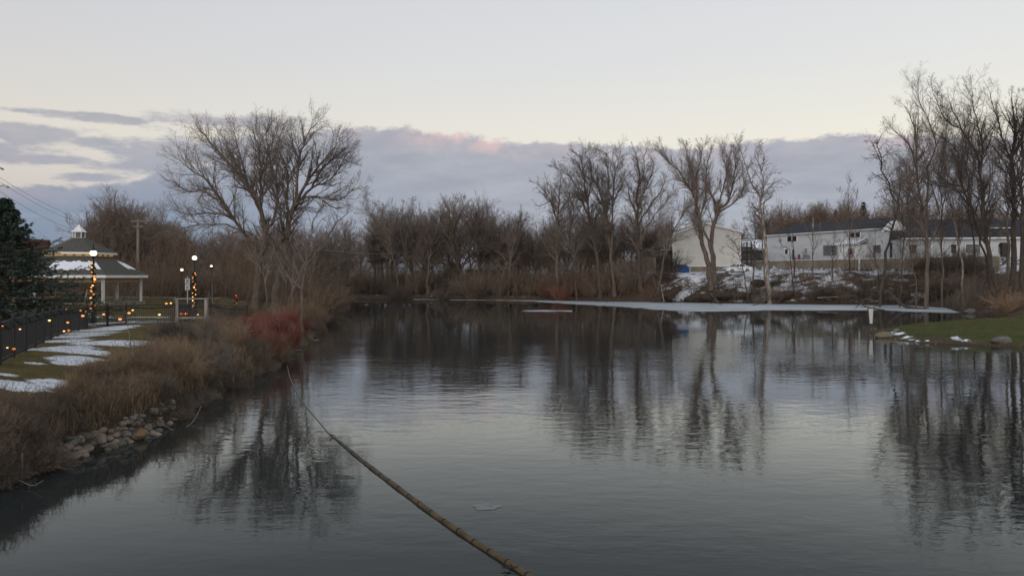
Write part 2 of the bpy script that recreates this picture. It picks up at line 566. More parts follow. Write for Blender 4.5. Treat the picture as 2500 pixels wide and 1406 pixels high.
def blob_mask(pts, rad):
    """soft cover around photo points (px,py) lying on the ground; rad in metres (across, along)"""
    m = np.zeros_like(GX)
    for px, py, ra, rb in pts:
        p = on_ground(px, py)
        ra, rb = ra * 1.2, rb * 1.2
        m = np.maximum(m, np.exp(-(((GX - p.x) / ra) ** 2 + ((GY - p.y) / rb) ** 2)))
    return m


snow = blob_mask([(225, 812, 1.1, 2.2), (255, 804, 1.0, 2.2), (285, 799, 0.9, 2.0), (195, 820, 1.0, 1.8), (160, 832, 0.9, 1.3), (140, 850, 0.8, 1.1), (165, 852, 1.0, 1.1), (200, 858, 0.9, 1.0),
                  (180, 876, 0.7, 1.2), (170, 886, 0.45, 0.7), (245, 838, 1.3, 0.9), (300, 834, 1.2, 0.7), (345, 834, 0.6, 0.5),
                  (25, 937, 0.75, 0.45), (60, 941, 0.6, 0.4), (120, 938, 0.55, 0.4), (165, 936, 0.55, 0.45), (20, 915, 0.35, 0.25), (85, 887, 0.3, 0.25), (300, 962, 0.22, 0.25), (180, 975, 0.3, 0.25)] + [(x_, y_, 1.0, 1.1) for x_, y_ in ((190, 797), (225, 792), (265, 789), (315, 787), (365, 786), (415, 785))], 1)
snow = np.where(GY < 60, snow, 0)
# snow along the path behind the fence and across the far park
lp = np.exp(-((GY - 56 - 0.10 * (GX + 25)) / 2.2) ** 2) * sst(-12, -17, GX)
lp2 = np.exp(-((GY - 86) / 5.0) ** 2) * sst(-20, -26, GX)
strip = np.clip(0.8 * lp + 0.7 * lp2, 0, 1)
rb = sst(18, 26, GX) * sst(101, 108, GY) * sst(0.3, 1.5, SD)
rbm = rb * (0.41 + 0.13 * wob(GX, GY, 0.6, 8) + 0.13 * np.exp(-((GX - 27.5 - 0.25 * (GY - 118)) / 2.4) ** 2) + 0.16 * np.exp(-((GX - 39) / 4.0) ** 2) + 0.12 * sst(9, 13, SD))
far = sst(14, 4, GX) * sst(118, 126, GY) * 0.36 * np.exp(-((SD - 3) / 2.5) ** 2)
snowm = np.clip(np.maximum.reduce([snow, strip * 0.62, np.clip(rbm, 0, 1), far]), 0, 1)
spit = sst(5, 12, GX) * sst(78, 70, GY)
tipm = np.zeros_like(GX)
for px, py, ra, rb2 in [(2195, 815, .5, .8), (2175, 812, .35, .6), (2215, 824, .4, .5), (2228, 829, .25, .3), (2237, 834, .3, .3), (2263, 834, .22, .3), (2335, 825, .3, .4), (2358, 832, .3, .4), (2190, 805, .3, .5), (2357, 846, .2, .3)]:
    p = on_ground(px, py)
    tipm = np.maximum(tipm, np.exp(-(((GX - p.x) / ra) ** 2 + ((GY - p.y) / rb2) ** 2)))
snowm = np.maximum(snowm, tipm * 0.9)
lawnL = sst(-4, -8, GX) * sst(110, 90, GY) * sst(1.6, 3.4, SD + 0.8 * wob(GX, GY, 0.6, 6))
grassm = np.clip(np.maximum(lawnL * 0.6, spit * sst(0.4, 2.2, SD + 0.5 * wob(GX, GY, 0.9, 6)) * (0.75 + 0.25 * sst(27, 36, GX))), 0, 1)
grassm = np.maximum(grassm, 0.8 * sst(50, 56, GX) * sst(70, 76, GY) * sst(92, 86, GY) * sst(5, 8, SD))
wetm = np.clip(sst(0.9, 0.15, SD), 0, 1)
ca = gme.color_attributes.new('cover', 'FLOAT_COLOR', 'POINT')
ca.data.foreach_set('color', np.stack([snowm.ravel(), grassm.ravel(), wetm.ravel(), spit.ravel()], 1).astype(np.float32).ravel())

m, n, l, p = new_mat('ground_cover')
p.inputs['Roughness'].default_value = 0.95
p.inputs['Specular IOR Level'].default_value = 0.15
geo = n.new('ShaderNodeNewGeometry')
att = n.new('ShaderNodeVertexColor')
att.layer_name = 'cover'
sep = n.new('ShaderNodeSeparateColor')
l.new(att.outputs[0], sep.inputs[0])


def tnoise(scale, detail=6, rough=0.6, st=(1, 1, 1)):
    mp = n.new('ShaderNodeMapping')
    mp.inputs['Scale'].default_value = st
    l.new(geo.outputs['Position'], mp.inputs[0])
    t = n.new('ShaderNodeTexNoise')
    t.inputs['Scale'].default_value = scale
    t.inputs['Detail'].default_value = detail
    t.inputs['Roughness'].default_value = rough
    l.new(mp.outputs[0], t.inputs['Vector'])
    return t.outputs['Fac']


def rampm(fac, stops):
    r = n.new('ShaderNodeValToRGB')
    cr = r.color_ramp
    while len(cr.elements) > 1:
        cr.elements.remove(cr.elements[-1])
    cr.elements[0].position, cr.elements[0].color = stops[0][0], tuple(stops[0][1]) + (1,)
    for q, c in stops[1:]:
        e = cr.elements.new(q)
        e.color = tuple(c) + (1,)
    l.new(fac, r.inputs[0])
    return r.outputs[0]


def mixm(f, a, b):
    x = n.new('ShaderNodeMix')
    x.data_type = 'RGBA'
    for i, v in ((0, f), (6, a), (7, b)):
        if isinstance(v, tuple):
            x.inputs[i].default_value = v
        elif isinstance(v, float):
            x.inputs[i].default_value = v
        else:
            l.new(v, x.inputs[i])
    return x.outputs[2]


def mth(op, a, b):
    x = n.new('ShaderNodeMath')
    x.operation = op
    x.use_clamp = op == 'CLAMPED'
    for i, v in enumerate((a, b)):
        if isinstance(v, (int, float)):
            x.inputs[i].default_value = v
        else:
            l.new(v, x.inputs[i])
    return x.outputs[0]


leaf = rampm(tnoise(3.5, 9, 0.7), [(0.3, (0.035, 0.024, 0.017)), (0.5, (0.075, 0.050, 0.034)), (0.68, (0.13, 0.088, 0.056))])
gL = rampm(tnoise(1.1, 10, 0.72), [(0.3, (0.062, 0.048, 0.014)), (0.47, (0.095, 0.074, 0.021)), (0.58, (0.13, 0.092, 0.030)), (0.72, (0.17, 0.118, 0.048))])
gR = rampm(tnoise(1.2, 10, 0.75, (1, 1, 1)), [(0.3, (0.036, 0.044, 0.012)), (0.5, (0.052, 0.064, 0.017)), (0.62, (0.085, 0.078, 0.025)), (0.75, (0.115, 0.090, 0.035))])
grass = mixm(att.outputs['Alpha'], gL, gR)
gf = n.new('ShaderNodeMapRange')
gf.interpolation_type = 'SMOOTHSTEP'
gf.inputs['From Min'].default_value = 0.32
gf.inputs['From Max'].default_value = 0.62
l.new(mth('ADD', sep.outputs[1], mth('MULTIPLY', mth('SUBTRACT', tnoise(0.9, 7), 0.5), 0.9)), gf.inputs['Value'])
base = mixm(gf.outputs[0], leaf, grass)
base = mixm(mth('MULTIPLY', sep.outputs[2], 0.75), base, (0.034, 0.026, 0.019, 1.0))
sf = n.new('ShaderNodeMapRange')
sf.interpolation_type = 'SMOOTHSTEP'
sf.inputs['From Min'].default_value = 0.42
sf.inputs['From Max'].default_value = 0.58
sn = mth('ADD', mth('MULTIPLY', mth('SUBTRACT', tnoise(0.75, 9, 0.72, (0.7, 1.4, 1.6)), 0.5), 1.3), mth('MULTIPLY', mth('SUBTRACT', tnoise(6, 6, 0.7), 0.5), 0.75))
sfin = mth('ADD', sep.outputs[0], mth('MULTIPLY', sn, mth('GREATER_THAN', sep.outputs[0], 0.08)))
l.new(sfin, sf.inputs['Value'])
base = mixm(sf.outputs[0], base, rampm(tnoise(2.6, 8, 0.7), [(.3, (.44, .43, .42)), (.5, (.66, .67, .69)), (.65, (.76, .77, .80))]))
l.new(base, p.inputs['Base Color'])
bp = n.new('ShaderNodeBump')
bp.inputs['Strength'].default_value = 0.7
bp.inputs['Distance'].default_value = 0.12
l.new(mth('ADD', tnoise(6, 8, 0.7), mth('MULTIPLY', sf.outputs[0], 0.5)), bp.inputs['Height'])
l.new(bp.outputs[0], p.inputs['Normal'])
go = link('ground', gme, m)
tag(go, None, None, None, 'structure')

# ------------------------------------------------------------------ water
wx = axis([(-60, 90, 6.0)])
wy = axis([(-60, 150, 6.0)])
WX, WY = np.meshgrid(wx, wy)
a, b = len(wx), len(wy)
ii = np.arange((b - 1) * a).reshape(b - 1, a)[:, :-1].ravel()
wme = mesh_np('water', np.stack([WX.ravel(), WY.ravel(), 0 * WX.ravel()], 1), np.stack([ii, ii + 1, ii + a + 1, ii + a], 1))
m, n, l, p = new_mat('pond_water')
n.remove(p)
fres = n.new('ShaderNodeFresnel')
fres.inputs['IOR'].default_value = 1.333
body = n.new('ShaderNodeBsdfDiffuse')
body.inputs['Color'].default_value = (0.020, 0.024, 0.024, 1)
gls = n.new('ShaderNodeBsdfGlossy')
gls.inputs['Roughness'].default_value = 0.015
gls.inputs['Color'].default_value = (0.94, 0.985, 0.985, 1)
wmix = n.new('ShaderNodeMixShader')
l.new(body.outputs[0], wmix.inputs[1])
l.new(gls.outputs[0], wmix.inputs[2])
l.new(wmix.outputs[0], n['Material Output'].inputs['Surface'])
geo = n.new('ShaderNodeNewGeometry')
r1 = tnoise(2.2, 3, 0.55, (0.55, 1.0, 1))
r2 = tnoise(0.35, 2, 0.5, (0.6, 1.0, 1))
r3 = tnoise(7.0, 2, 0.5, (0.6, 1.0, 1))
sy = n.new('ShaderNodeSeparateXYZ')
l.new(geo.outputs['Position'], sy.inputs[0])
patch = n.new('ShaderNodeMapRange')
patch.inputs['From Min'].default_value = 0.36
patch.inputs['From Max'].default_value = 0.66
patch.inputs['To Min'].default_value = 0.18
patch.inputs['To Max'].default_value = 1.25
l.new(tnoise(0.07, 3, 0.5, (0.5, 1, 1)), patch.inputs['Value'])
# the breeze: open middle of the pond rippled, far end sheltered by the banks and nearly calm
brz = rampm(mth('DIVIDE', sy.outputs[1], 140.0), [(0.05, (.7,) * 3), (0.12, (.75,) * 3), (0.15, (.8,) * 3), (0.20, (1.1,) * 3), (0.27, (1.45,) * 3), (0.34, (1.1,) * 3), (0.42, (.4,) * 3), (0.6, (.10,) * 3), (1.0, (.05,) * 3)])
hgt = mth('ADD', mth('ADD', mth('MULTIPLY', r1, 0.011), mth('MULTIPLY', r2, 0.012)), mth('MULTIPLY', r3, 0.0012))
hgt = mth('MULTIPLY', mth('MULTIPLY', hgt, brz), patch.outputs[0])
bp = n.new('ShaderNodeBump')
bp.inputs['Strength'].default_value = 1.0
bp.inputs['Distance'].default_value = 1.0
l.new(hgt, bp.inputs['Height'])
for q in (fres, body, gls):
    l.new(bp.outputs[0], q.inputs['Normal'])
l.new(rampm(fres.outputs[0], [(0.0, (.0,) * 3), (.05, (.018,) * 3), (.137, (.074,) * 3), (.22, (.20,) * 3), (.356, (.46,) * 3), (.48, (.58,) * 3), (.65, (.68,) * 3), (1.0, (.92,) * 3)]), wmix.inputs[0])
wo = link('water', wme, m)
tag(wo, None, None, None, 'structure')

# ------------------------------------------------------------------ ice along the far bank
def ice_sheet(name, pts, mat_, z=0.012, th=0.03, jit=0.35, seed=3, step=1.2):
    rng = np.random.default_rng(seed)
    P = [Vector((x, y, 0)) for x, y in pts]
    ring = []
    for i in range(len(P)):
        p0, p1 = P[i], P[(i + 1) % len(P)]
        k = max(1, int((p1 - p0).length / step))
        for j in range(k):
            q = p0.lerp(p1, j / k)
            ring.append((q.x + rng.normal() * jit * 0.5, q.y + rng.normal() * jit, z))
    mb = MB()
    mb.prism(ring, (0, 0, th))
    return mb.build(name, mat_)


m, n, l, p = new_mat('pond_ice')
p.inputs['Roughness'].default_value = 0.42
geo = n.new('ShaderNodeNewGeometry')
l.new(rampm(tnoise(0.22, 8, 0.65, (0.5, 1.6, 1)), [(0.34, (0.12, 0.135, 0.145)), (0.42, (0.30, 0.325, 0.345)), (0.54, (0.42, 0.45, 0.47)), (0.7, (0.58, 0.60, 0.62))]), p.inputs['Base Color'])
M['ice'] = m
front = [(1010, 731.2), (1120, 732.2), (1230, 733.4), (1300, 735.0), (1340, 738.5), (1400, 742), (1500, 747.5), (1580, 754), (1650, 758.5), (1720, 760.2), (1850, 758.5), (2000, 757.2), (2110, 757.5), (2150, 757), (2220, 760.5), (2290, 762.5), (2340, 763.5)]
back = [wat(*q) for q in [(2330, 757), (2300, 750), (2200, 744), (2000, 742), (1800, 740), (1620, 737.5), (1500, 735.5), (1310, 732.6), (1100, 730.6), (1000, 730.4)]]
tag(ice_sheet('ice', [wat(*q) for q in front] + back, M['ice']), None, None, None, 'structure')
tag(ice_sheet('ice', [wat(*q) for q in [(1278, 758.6), (1330, 757.6), (1392, 759), (1396, 759.8), (1340, 759.9), (1290, 759.6)]], M['ice'], jit=0.3, seed=5), None, None, None, 'structure')

# ------------------------------------------------------------------ growing bare trees and shrubs (numpy, level by level)
def unit(v):
    return v / np.maximum(np.linalg.norm(v, axis=-1, keepdims=True), 1e-9)


def trace(P0, D0, Ln, ns, wig, up, rng, droop=0.0):
    nb = len(P0)
    P = np.zeros((nb, ns + 1, 3))
    P[:, 0] = P0
    d = D0.copy()
    for i in range(ns):
        d = d + rng.normal(0, wig, (nb, 3))
        d[:, 2] += up - droop * (i / ns)
        d = unit(d)
        P[:, i + 1] = P[:, i] + d * (Ln / ns)[:, None]
    return P


def radii(r0, rt, ns, pw=0.85):
    s = np.linspace(0, 1, ns + 1)[None, :]
    return rt[:, None] + (r0 - rt)[:, None] * (1 - s) ** pw


def spawn(P, R, per, t0, t1, ang, ang_sd, lr, rr, rmin, rng, lmin=0.15, tw=0.5, flat=0.0, keep=0.0):
    """children start points, directions, lengths and radii"""
    nb, m = P.shape[0], P.shape[1] - 1
    Lp = np.linalg.norm(np.diff(P, axis=1), axis=2).sum(1)
    k = (np.arange(per)[None, :] + rng.random((nb, per))) / per
    t = t0 + (t1 - t0) * k
    x = np.minimum(t * m, m - 1e-4)
    i = x.astype(int)
    f = (x - i)[..., None]
    b = np.arange(nb)[:, None]
    p0, p1 = P[b, i], P[b, i + 1]
    pos = p0 * (1 - f) + p1 * f
    tan = unit(p1 - p0)
    r = R[b, i] * (1 - f[..., 0]) + R[b, i + 1] * f[..., 0]
    rv = rng.normal(0, 1, tan.shape)
    rv[..., 2] *= (1 - flat)
    perp = unit(rv - (rv * tan).sum(-1, keepdims=True) * tan)
    a = np.radians(rng.normal(ang, ang_sd, t.shape))[..., None]
    d = tan * np.cos(a) + perp * np.sin(a)
    ln = np.maximum(Lp[:, None] * lr * (1 - tw * (t - t0) / max(t1 - t0, 1e-6)) * rng.uniform(0.6, 1.25, t.shape), lmin)
    r0 = np.clip(r * rr, rmin, None)
    if keep:                                              # short branches bear fewer shoots
        ok = (rng.random(t.shape) < np.clip(Lp / keep, .12, 1)[:, None]).ravel()
        return pos.reshape(-1, 3)[ok], d.reshape(-1, 3)[ok], ln.ravel()[ok], r0.ravel()[ok]
    return pos.reshape(-1, 3), d.reshape(-1, 3), ln.ravel(), r0.ravel()


class Tubes:
    def __init__(s):
        s.V, s.Q, s.n = [], [], 0

    def add(s, P, R, k):
        nb, m = P.shape[0], P.shape[1]
        if nb == 0:
            return
        T = unit(np.gradient(P, axis=1))
        ref = np.where(np.abs(unit(P[:, -1] - P[:, 0])[:, 2:3]) < 0.9, np.array([[0, 0, 1.0]]), np.array([[1.0, 0, 0]]))[:, None, :]
        U = unit(np.cross(T, np.broadcast_to(ref, T.shape)))
        W = np.cross(T, U)
        ph = 2 * np.pi * np.arange(k) / k
        V = P[:, :, None, :] + R[:, :, None, None] * (U[:, :, None, :] * np.cos(ph)[None, None, :, None] + W[:, :, None, :] * np.sin(ph)[None, None, :, None])
        s.V.append(V.reshape(-1, 3))
        base = s.n + (np.arange(nb) * m * k)[:, None, None] + (np.arange(m - 1) * k)[None, :, None]
        j = np.arange(k)[None, None, :]
        j2 = (j + 1) % k
        q = np.stack([base + j, base + j2, base + k + j2, base + k + j], -1)
        s.Q.append(q.reshape(-1, 4))
        s.n += nb * m * k

    def mesh(s, name, sm=False):
        return mesh_np(name, np.concatenate(s.V), np.concatenate(s.Q), None, sm)


def resample(pts, n):
    """Catmull-Rom through pts, n+1 samples evenly spaced"""
    P = np.array(pts, float)
    Pp = np.vstack([2 * P[0] - P[1], P, 2 * P[-1] - P[-2]])
    o = []
    for i in range(len(P) - 1):
        p0, p1, p2, p3 = Pp[i:i + 4]
        for t in np.linspace(0, 1, 8, endpoint=False):
            o.append(0.5 * (2 * p1 + (p2 - p0) * t + (2 * p0 - 5 * p1 + 4 * p2 - p3) * t * t + (3 * p1 - p0 - 3 * p2 + p3) * t ** 3))
    o.append(P[-1])
    o = np.array(o)
    s = np.r_[0, np.cumsum(np.linalg.norm(np.diff(o, axis=0), axis=1))]
    u = np.linspace(0, s[-1], n + 1)
    return np.stack([np.interp(u, s, o[:, c]) for c in range(3)], 1)


def grow(limbs, seed, per=(9, 8, 7), ang=(42, 40, 42), lr=(0.42, 0.45, 0.5), wig=(0.085, 0.11, 0.13), up=(0.10, 0.05, 0.02), t0=(0.25, 0.15, 0.1), rt=0.007,
         trunk_r=0.05, flat=0.0, twig_k=3, rr=(0.55, 0.6, 0.7), lmax=(5.0, 2.6, 1.3), droop=0.0, ends=True, seg=(7, 4, 2)):
    """limbs: list of (points (n,3), radius at the foot, radius at the tip, first share of the limb that bears branches).
    Returns (trunk mesh tubes, crown tubes)."""
    rng = np.random.default_rng(seed)
    tr, cr = Tubes(), Tubes()
    lv = []
    for pts, r0, r1, b0 in limbs:
        n_ = 14
        P = resample(pts, n_)
        L_ = np.linalg.norm(P[-1] - P[0])
        P[1:-1] += rng.normal(0, 0.006 * L_, (n_ - 1, 3))
        s = np.linspace(0, 1, n_ + 1)
        R = r1 + (r0 - r1) * (1 - s) ** 0.9
        if abs(pts[0][2]) < 0.6 and r0 > 0.08:                      # flare at the root
            R = R * (1 + 0.45 * np.exp(-s * L_ / 0.5))
        (tr if r0 > trunk_r else cr).add(P[None], R[None], 8 if r0 > 0.09 else 6)
        lv.append((P, R, L_, b0))
    # first branches: number by the length of the limb
    PP, DD, LL, RR = [], [], [], []
    for P, R, L_, b0 in lv:
        k = max(3, int(round(per[0] * (L_ * (1 - b0)) / 6.0)))
        a, d, l_, r = spawn(P[None], R[None], k, b0, 1.0, ang[0], 10, lr[0], rr[0], rt * 1.6, rng, 0.5, 0.55, flat)
        PP.append(a); DD.append(d); LL.append(np.minimum(l_, lmax[0])); RR.append(np.minimum(r, 0.09))
        if ends:
            t = unit(P[-1] - P[-2])[None]
            q = np.repeat(t, 3, 0) + rng.normal(0, 0.35, (3, 3))
            PP.append(np.repeat(P[-1][None], 3, 0)); DD.append(unit(q)); LL.append(np.full(3, min(lmax[1] * .7, L_ * 0.18)) * rng.uniform(.6, 1.1, 3)); RR.append(np.full(3, max(R[-1] * 0.8, rt * 1.5)))
    P0, D0, Ln, R0 = np.concatenate(PP), np.concatenate(DD), np.concatenate(LL), np.concatenate(RR)
    ks = [5, 3, twig_k]
    for lev in range(3):
        ns = seg[lev]
        P = trace(P0, D0, Ln, ns, wig[lev], up[lev], rng, droop)
        R = radii(R0, np.full(len(R0), rt * (1.0 if lev else 1.2)), ns)
        cr.add(P, R, ks[lev])
        if lev == 2:
            break
        P0, D0, Ln, R0 = spawn(P, R, per[lev + 1], t0[lev + 1], 1.0, ang[lev + 1], 12, lr[lev + 1], rr[lev + 1], rt, rng, 0.2, 0.45, flat, lmax[lev] * .55)
        Ln = np.minimum(Ln, lmax[lev + 1])
    return tr, cr


def tree_object(name, loc, tubes, bark, twig, label, group=None, cat='tree'):
    r = thing(name, loc, label, cat, group)
    tr, cr = tubes
    if tr.n:
        link('trunk', tr.mesh('trunk', True), M[bark], r)
    link('crown', cr.mesh('crown'), M[twig], r)
    return r


def copy_tree(src, loc, rz=0.0, sc=1.0, label=None, group=None, twig=None, szz=None):
    r = src.copy()
    col.objects.link(r)
    r.location = loc
    r.rotation_euler = (0, 0, rz)
    r.scale = (sc, sc, szz if szz else sc)
    if label:
        r['label'] = label
    if group:
        r['group'] = group
    for ch in src.children:
        c = ch.copy()
        col.objects.link(c)
        c.parent = r
    return r


def hero(name, d, base, limbs, seed, label, bark='bark', twig='twig', group=None, short=.66, **kw):
    """a tree drawn limb by limb. limbs: (list of photo points, foot radius, tip radius, bare share); real depth is added per limb"""
    b = gp_(base[0], d)
    k = d / F
    rng = random.Random(seed * 7 + 1)
    L_ = []
    for i, lm in enumerate(limbs):
        pts, r0, r1, b0 = lm[:4]
        if r1 < .03 and len(pts) > 2:
            (xa, ya), (xb, yb) = pts[-2:]
            pts = pts[:-1] + [(xa + (xb - xa) * short, ya + (yb - ya) * short)]
        n_ = len(pts)
        z0 = CH - (pts[0][1] - HY) * k - b.z
        out_ = rng.uniform(-1, 1) * 0.38 if len(lm) < 5 else lm[4]
        o, ln, q = [], 0.0, None
        start = (lm[5] if len(lm) > 5 else 0.0)
        for j, (x, y) in enumerate(pts):
            if q is not None:
                ln += math.hypot(x - q[0], y - q[1]) * k
            q = (x, y)
            dy = start + out_ * ln
            kk = (d + dy) / F
            o.append(((x - HX) * kk - b.x, dy, max(CH - (y - HY) * kk - b.z, -0.15) if j or i else -0.15))
        L_.append((o, r0, r1, b0))
    return tree_object(name, b, grow(L_, seed, **kw), bark, twig, label, group)


def zz(x0, y0, s):
    return lambda *pts: [(x0 + a * s, y0 + b_ * s) for a, b_ in pts]


# ------------------------------------------------------------------ the two spreading trees on the left lawn and their neighbours
z2 = zz(380, 250, 0.3913)
wide = dict(per=(24, 9, 7), ang=(37, 36, 42), lr=(0.50, 0.46, 0.6), up=(0.06, 0.03, 0.0), rt=0.0046, lmax=(3.2, 1.8, 1.0), short=.68)
hero('shade_tree', 71, (622, 762), [
    (z2((620, 1310), (640, 1110), (652, 980), (678, 870), (686, 785)), 0.42, 0.26, 0.45, 0.02),
    (z2((686, 790), (640, 640), (590, 540), (480, 400), (370, 290), (235, 125)), 0.20, 0.02, 0.2, 0.15),
    (z2((684, 800), (652, 640), (656, 480), (645, 300), (590, 130)), 0.20, 0.02, 0.2, -0.25),
    (z2((690, 790), (740, 715), (760, 560), (715, 340), (770, 130)), 0.17, 0.02, 0.2, 0.3),
    (z2((640, 650), (560, 480), (470, 330), (420, 190)), 0.11, 0.015, 0.15, -0.4),
    (z2((656, 480), (700, 330), (690, 200), (740, 90)), 0.10, 0.015, 0.1, 0.35),
    (z2((590, 540), (520, 330), (500, 230), (450, 90)), 0.09, 0.015, 0.15, 0.4),
    (z2((640, 1000), (590, 870), (500, 745), (410, 600), (330, 505), (215, 410), (110, 330)), 0.19, 0.02, 0.25, -0.2),
    (z2((500, 745), (420, 700), (330, 690), (200, 700), (50, 655)), 0.10, 0.012, 0.2, -0.1),
    (z2((410, 600), (340, 540), (200, 560), (70, 440)), 0.09, 0.012, 0.2, 0.2),
    (z2((560, 820), (430, 760), (250, 770), (80, 790), (10, 640)), 0.08, 0.012, 0.25, 0.4),
    (z2((670, 880), (560, 800), (450, 830), (300, 860)), 0.07, 0.012, 0.2, -0.4),
    (z2((700, 780), (800, 700), (900, 660), (1000, 690)), 0.08, 0.012, 0.2, -0.3),
], 11, 'broad bare shade tree on the left lawn, widest crown of the left bank', **wide)
hero('shade_tree', 67, (668, 770), [
    (z2((740, 1320), (745, 1200), (800, 960), (830, 750), (868, 640)), 0.34, 0.21, 0.5, 0.05),
    (z2((868, 645), (880, 520), (892, 360), (955, 190), (990, 80)), 0.16, 0.015, 0.2, 0.2),
    (z2((872, 630), (940, 500), (1005, 410), (1110, 290), (1150, 160)), 0.15, 0.015, 0.2, -0.25),
    (z2((868, 640), (960, 545), (1040, 420), (1130, 345), (1270, 395)), 0.13, 0.012, 0.25, 0.1),
    (z2((862, 650), (930, 595), (1010, 590), (1140, 612), (1240, 540), (1310, 550)), 0.10, 0.012, 0.2, -0.1),
    (z2((835, 740), (818, 600), (825, 450), (770, 290), (800, 120)), 0.13, 0.015, 0.2, 0.3),
    (z2((820, 850), (770, 700), (710, 560), (640, 430)), 0.10, 0.015, 0.2, 0.45),
    (z2((892, 360), (850, 230), (840, 120)), 0.07, 0.012, 0.1, -0.4),
    (z2((960, 545), (1100, 470), (1190, 330), (1255, 260)), 0.08, 0.012, 0.1, 0.4),
    (z2((1010, 590), (1120, 660), (1220, 650)), 0.06, 0.012, 0.1, 0.3),
    (z2((800, 960), (700, 880), (620, 860), (520, 880)), 0.07, 0.012, 0.2, -0.5),
], 12, 'bare shade tree with upswept right-hand limbs, standing just right of the broadest lawn tree', **wide)
hero('young_tree', 46, (736, 812), [
    (z2((908, 1440), (908, 1250), (912, 1170), (940, 1000), (958, 860), (996, 715), (1060, 600)), 0.085, 0.02, 0.35, 0.1),
    (z2((912, 1165), (850, 1110), (790, 1065), (740, 960)), 0.055, 0.012, 0.2, 0.2),
    (z2((930, 1050), (1000, 940), (1080, 830), (1140, 740), (1225, 670)), 0.06, 0.012, 0.3, -0.2),
    (z2((1010, 930), (1090, 880), (1190, 840), (1280, 825)), 0.03, 0.008, 0.2, 0.2),
    (z2((958, 860), (1030, 740), (1110, 690)), 0.03, 0.008, 0.2, 0.4),
], 13, 'slender grey-stemmed young tree forking low over the red stems at the water', 'bark', 'twig', per=(9, 5, 5), rt=0.005, lmax=(2.2, 1.2, 0.6))
for i, (bx, by, d, tx, ty, r, lab) in enumerate([
        (694, 772, 60, 712, 600, .15, 'straight dark trunk standing between the second shade tree and the pale stems'), (712, 776, 58, 716, 640, .10, 'thin grey tree beside the straight dark trunk on the left bank'),
        (755, 775, 62, 752, 610, .08, 'thin leaning grey tree at the right edge of the left bank grove'), (655, 772, 64, 640, 610, .07, 'thin bare tree close behind the broadest shade tree')]):
    hero('young_tree', d, (bx, by), [([(bx, by), (bx * .6 + tx * .4, by * .6 + ty * .4), (tx, ty), (tx + 6, ty - 60)], r, .02, .35, .1),
                                    ([(bx * .5 + tx * .5, by * .5 + ty * .5), (tx + 25, ty + 10), (tx + 50, ty - 40)], r * .5, .012, .2, .3),
                                    ([(bx * .4 + tx * .6, by * .4 + ty * .6), (tx - 30, ty + 5), (tx - 50, ty - 45)], r * .5, .012, .2, -.3)], 20 + i, lab, 'bark' if i else 'bark_dark', 'twig', per=(9, 6, 5), rt=.006, lmax=(2.6, 1.4, .7))

# ------------------------------------------------------------------ tall trees at the far bank
fk = dict(per=(21, 9, 8), ang=(40, 38, 42), lr=(0.40, 0.46, 0.6), up=(0.045, 0.02, 0.0), rt=0.0072, lmax=(4.5, 2.3, 1.1))
z6 = zz(1260, 320, 0.3271)
FARG = None
hero('oak_tree', 127, (1362, 722), [
    (z6((318, 1225), (308, 1050), (305, 860), (312, 690)), .34, .2, .5, .05),
    (z6((312, 700), (285, 600), (245, 500), (180, 420), (110, 370)), .17, .02, .15, .2),
    (z6((312, 690), (320, 540), (330, 400), (340, 300)), .16, .02, .15, -.2),
    (z6((285, 600), (260, 440), (210, 320)), .10, .015, .1, .4), (z6((245, 530), (170, 560), (110, 510)), .08, .015, .1, -.3),
    (z6((318, 620), (390, 500), (400, 380)), .10, .015, .1, .3), (z6((308, 860), (360, 700), (430, 580), (470, 470)), .10, .015, .2, .3)],
    31, 'tall round-crowned bare tree at the left end of the tall far-bank group', **fk)
hero('slim_tree', 124, (1404, 728), [
    (z6((455, 1240), (425, 1000), (400, 830), (410, 690), (420, 560), (395, 430)), .2, .03, .35, .1),
    (z6((405, 800), (350, 660), (320, 600)), .07, .015, .2, .3), (z6((410, 700), (470, 590), (520, 500)), .08, .015, .2, -.3)],
    32, 'slim dark tree with a kinked trunk rising from rusty bushes on the far bank', 'bark_dark', **fk)
hero('oak_tree', 128, (1455, 724), [
    (z6((625, 1110), (600, 950), (570, 780), (545, 650), (520, 480)), .30, .12, .4, .05),
    (z6((545, 650), (490, 520), (430, 380), (350, 300), (250, 255)), .14, .02, .15, .15),
    (z6((520, 480), (505, 330), (480, 200), (400, 130)), .14, .02, .1, -.2), (z6((530, 540), (560, 400), (560, 250), (530, 90)), .13, .02, .15, .2),
    (z6((490, 520), (400, 470), (300, 430)), .09, .015, .15, -.4), (z6((570, 780), (500, 640), (430, 560), (350, 570)), .09, .015, .2, .35),
    (z6((505, 330), (440, 220), (340, 190)), .08, .015, .1, .4)],
    33, 'tall bare tree leaning left with long arching limbs in the far-bank group', **fk)
hero('oak_tree', 126, (1496, 726), [
    (z6((735, 1200), (715, 1000), (695, 830), (680, 690), (675, 560)), .32, .16, .45, .05),
    (z6((680, 700), (640, 520), (590, 380), (530, 250), (515, 130)), .15, .02, .15, .2), (z6((675, 560), (690, 400), (680, 260), (620, 110)), .15, .02, .15, -.2),
    (z6((715, 900), (715, 700), (725, 500), (735, 330), (720, 80)), .2, .02, .35, .1), (z6((725, 520), (790, 400), (850, 310), (890, 260)), .10, .015, .1, -.3),
    (z6((735, 330), (770, 200), (790, 100)), .08, .015, .1, .3), (z6((715, 700), (620, 590), (560, 560)), .08, .015, .2, .4)],
    34, 'tallest twin-stemmed bare tree amid the far-bank group', **fk)
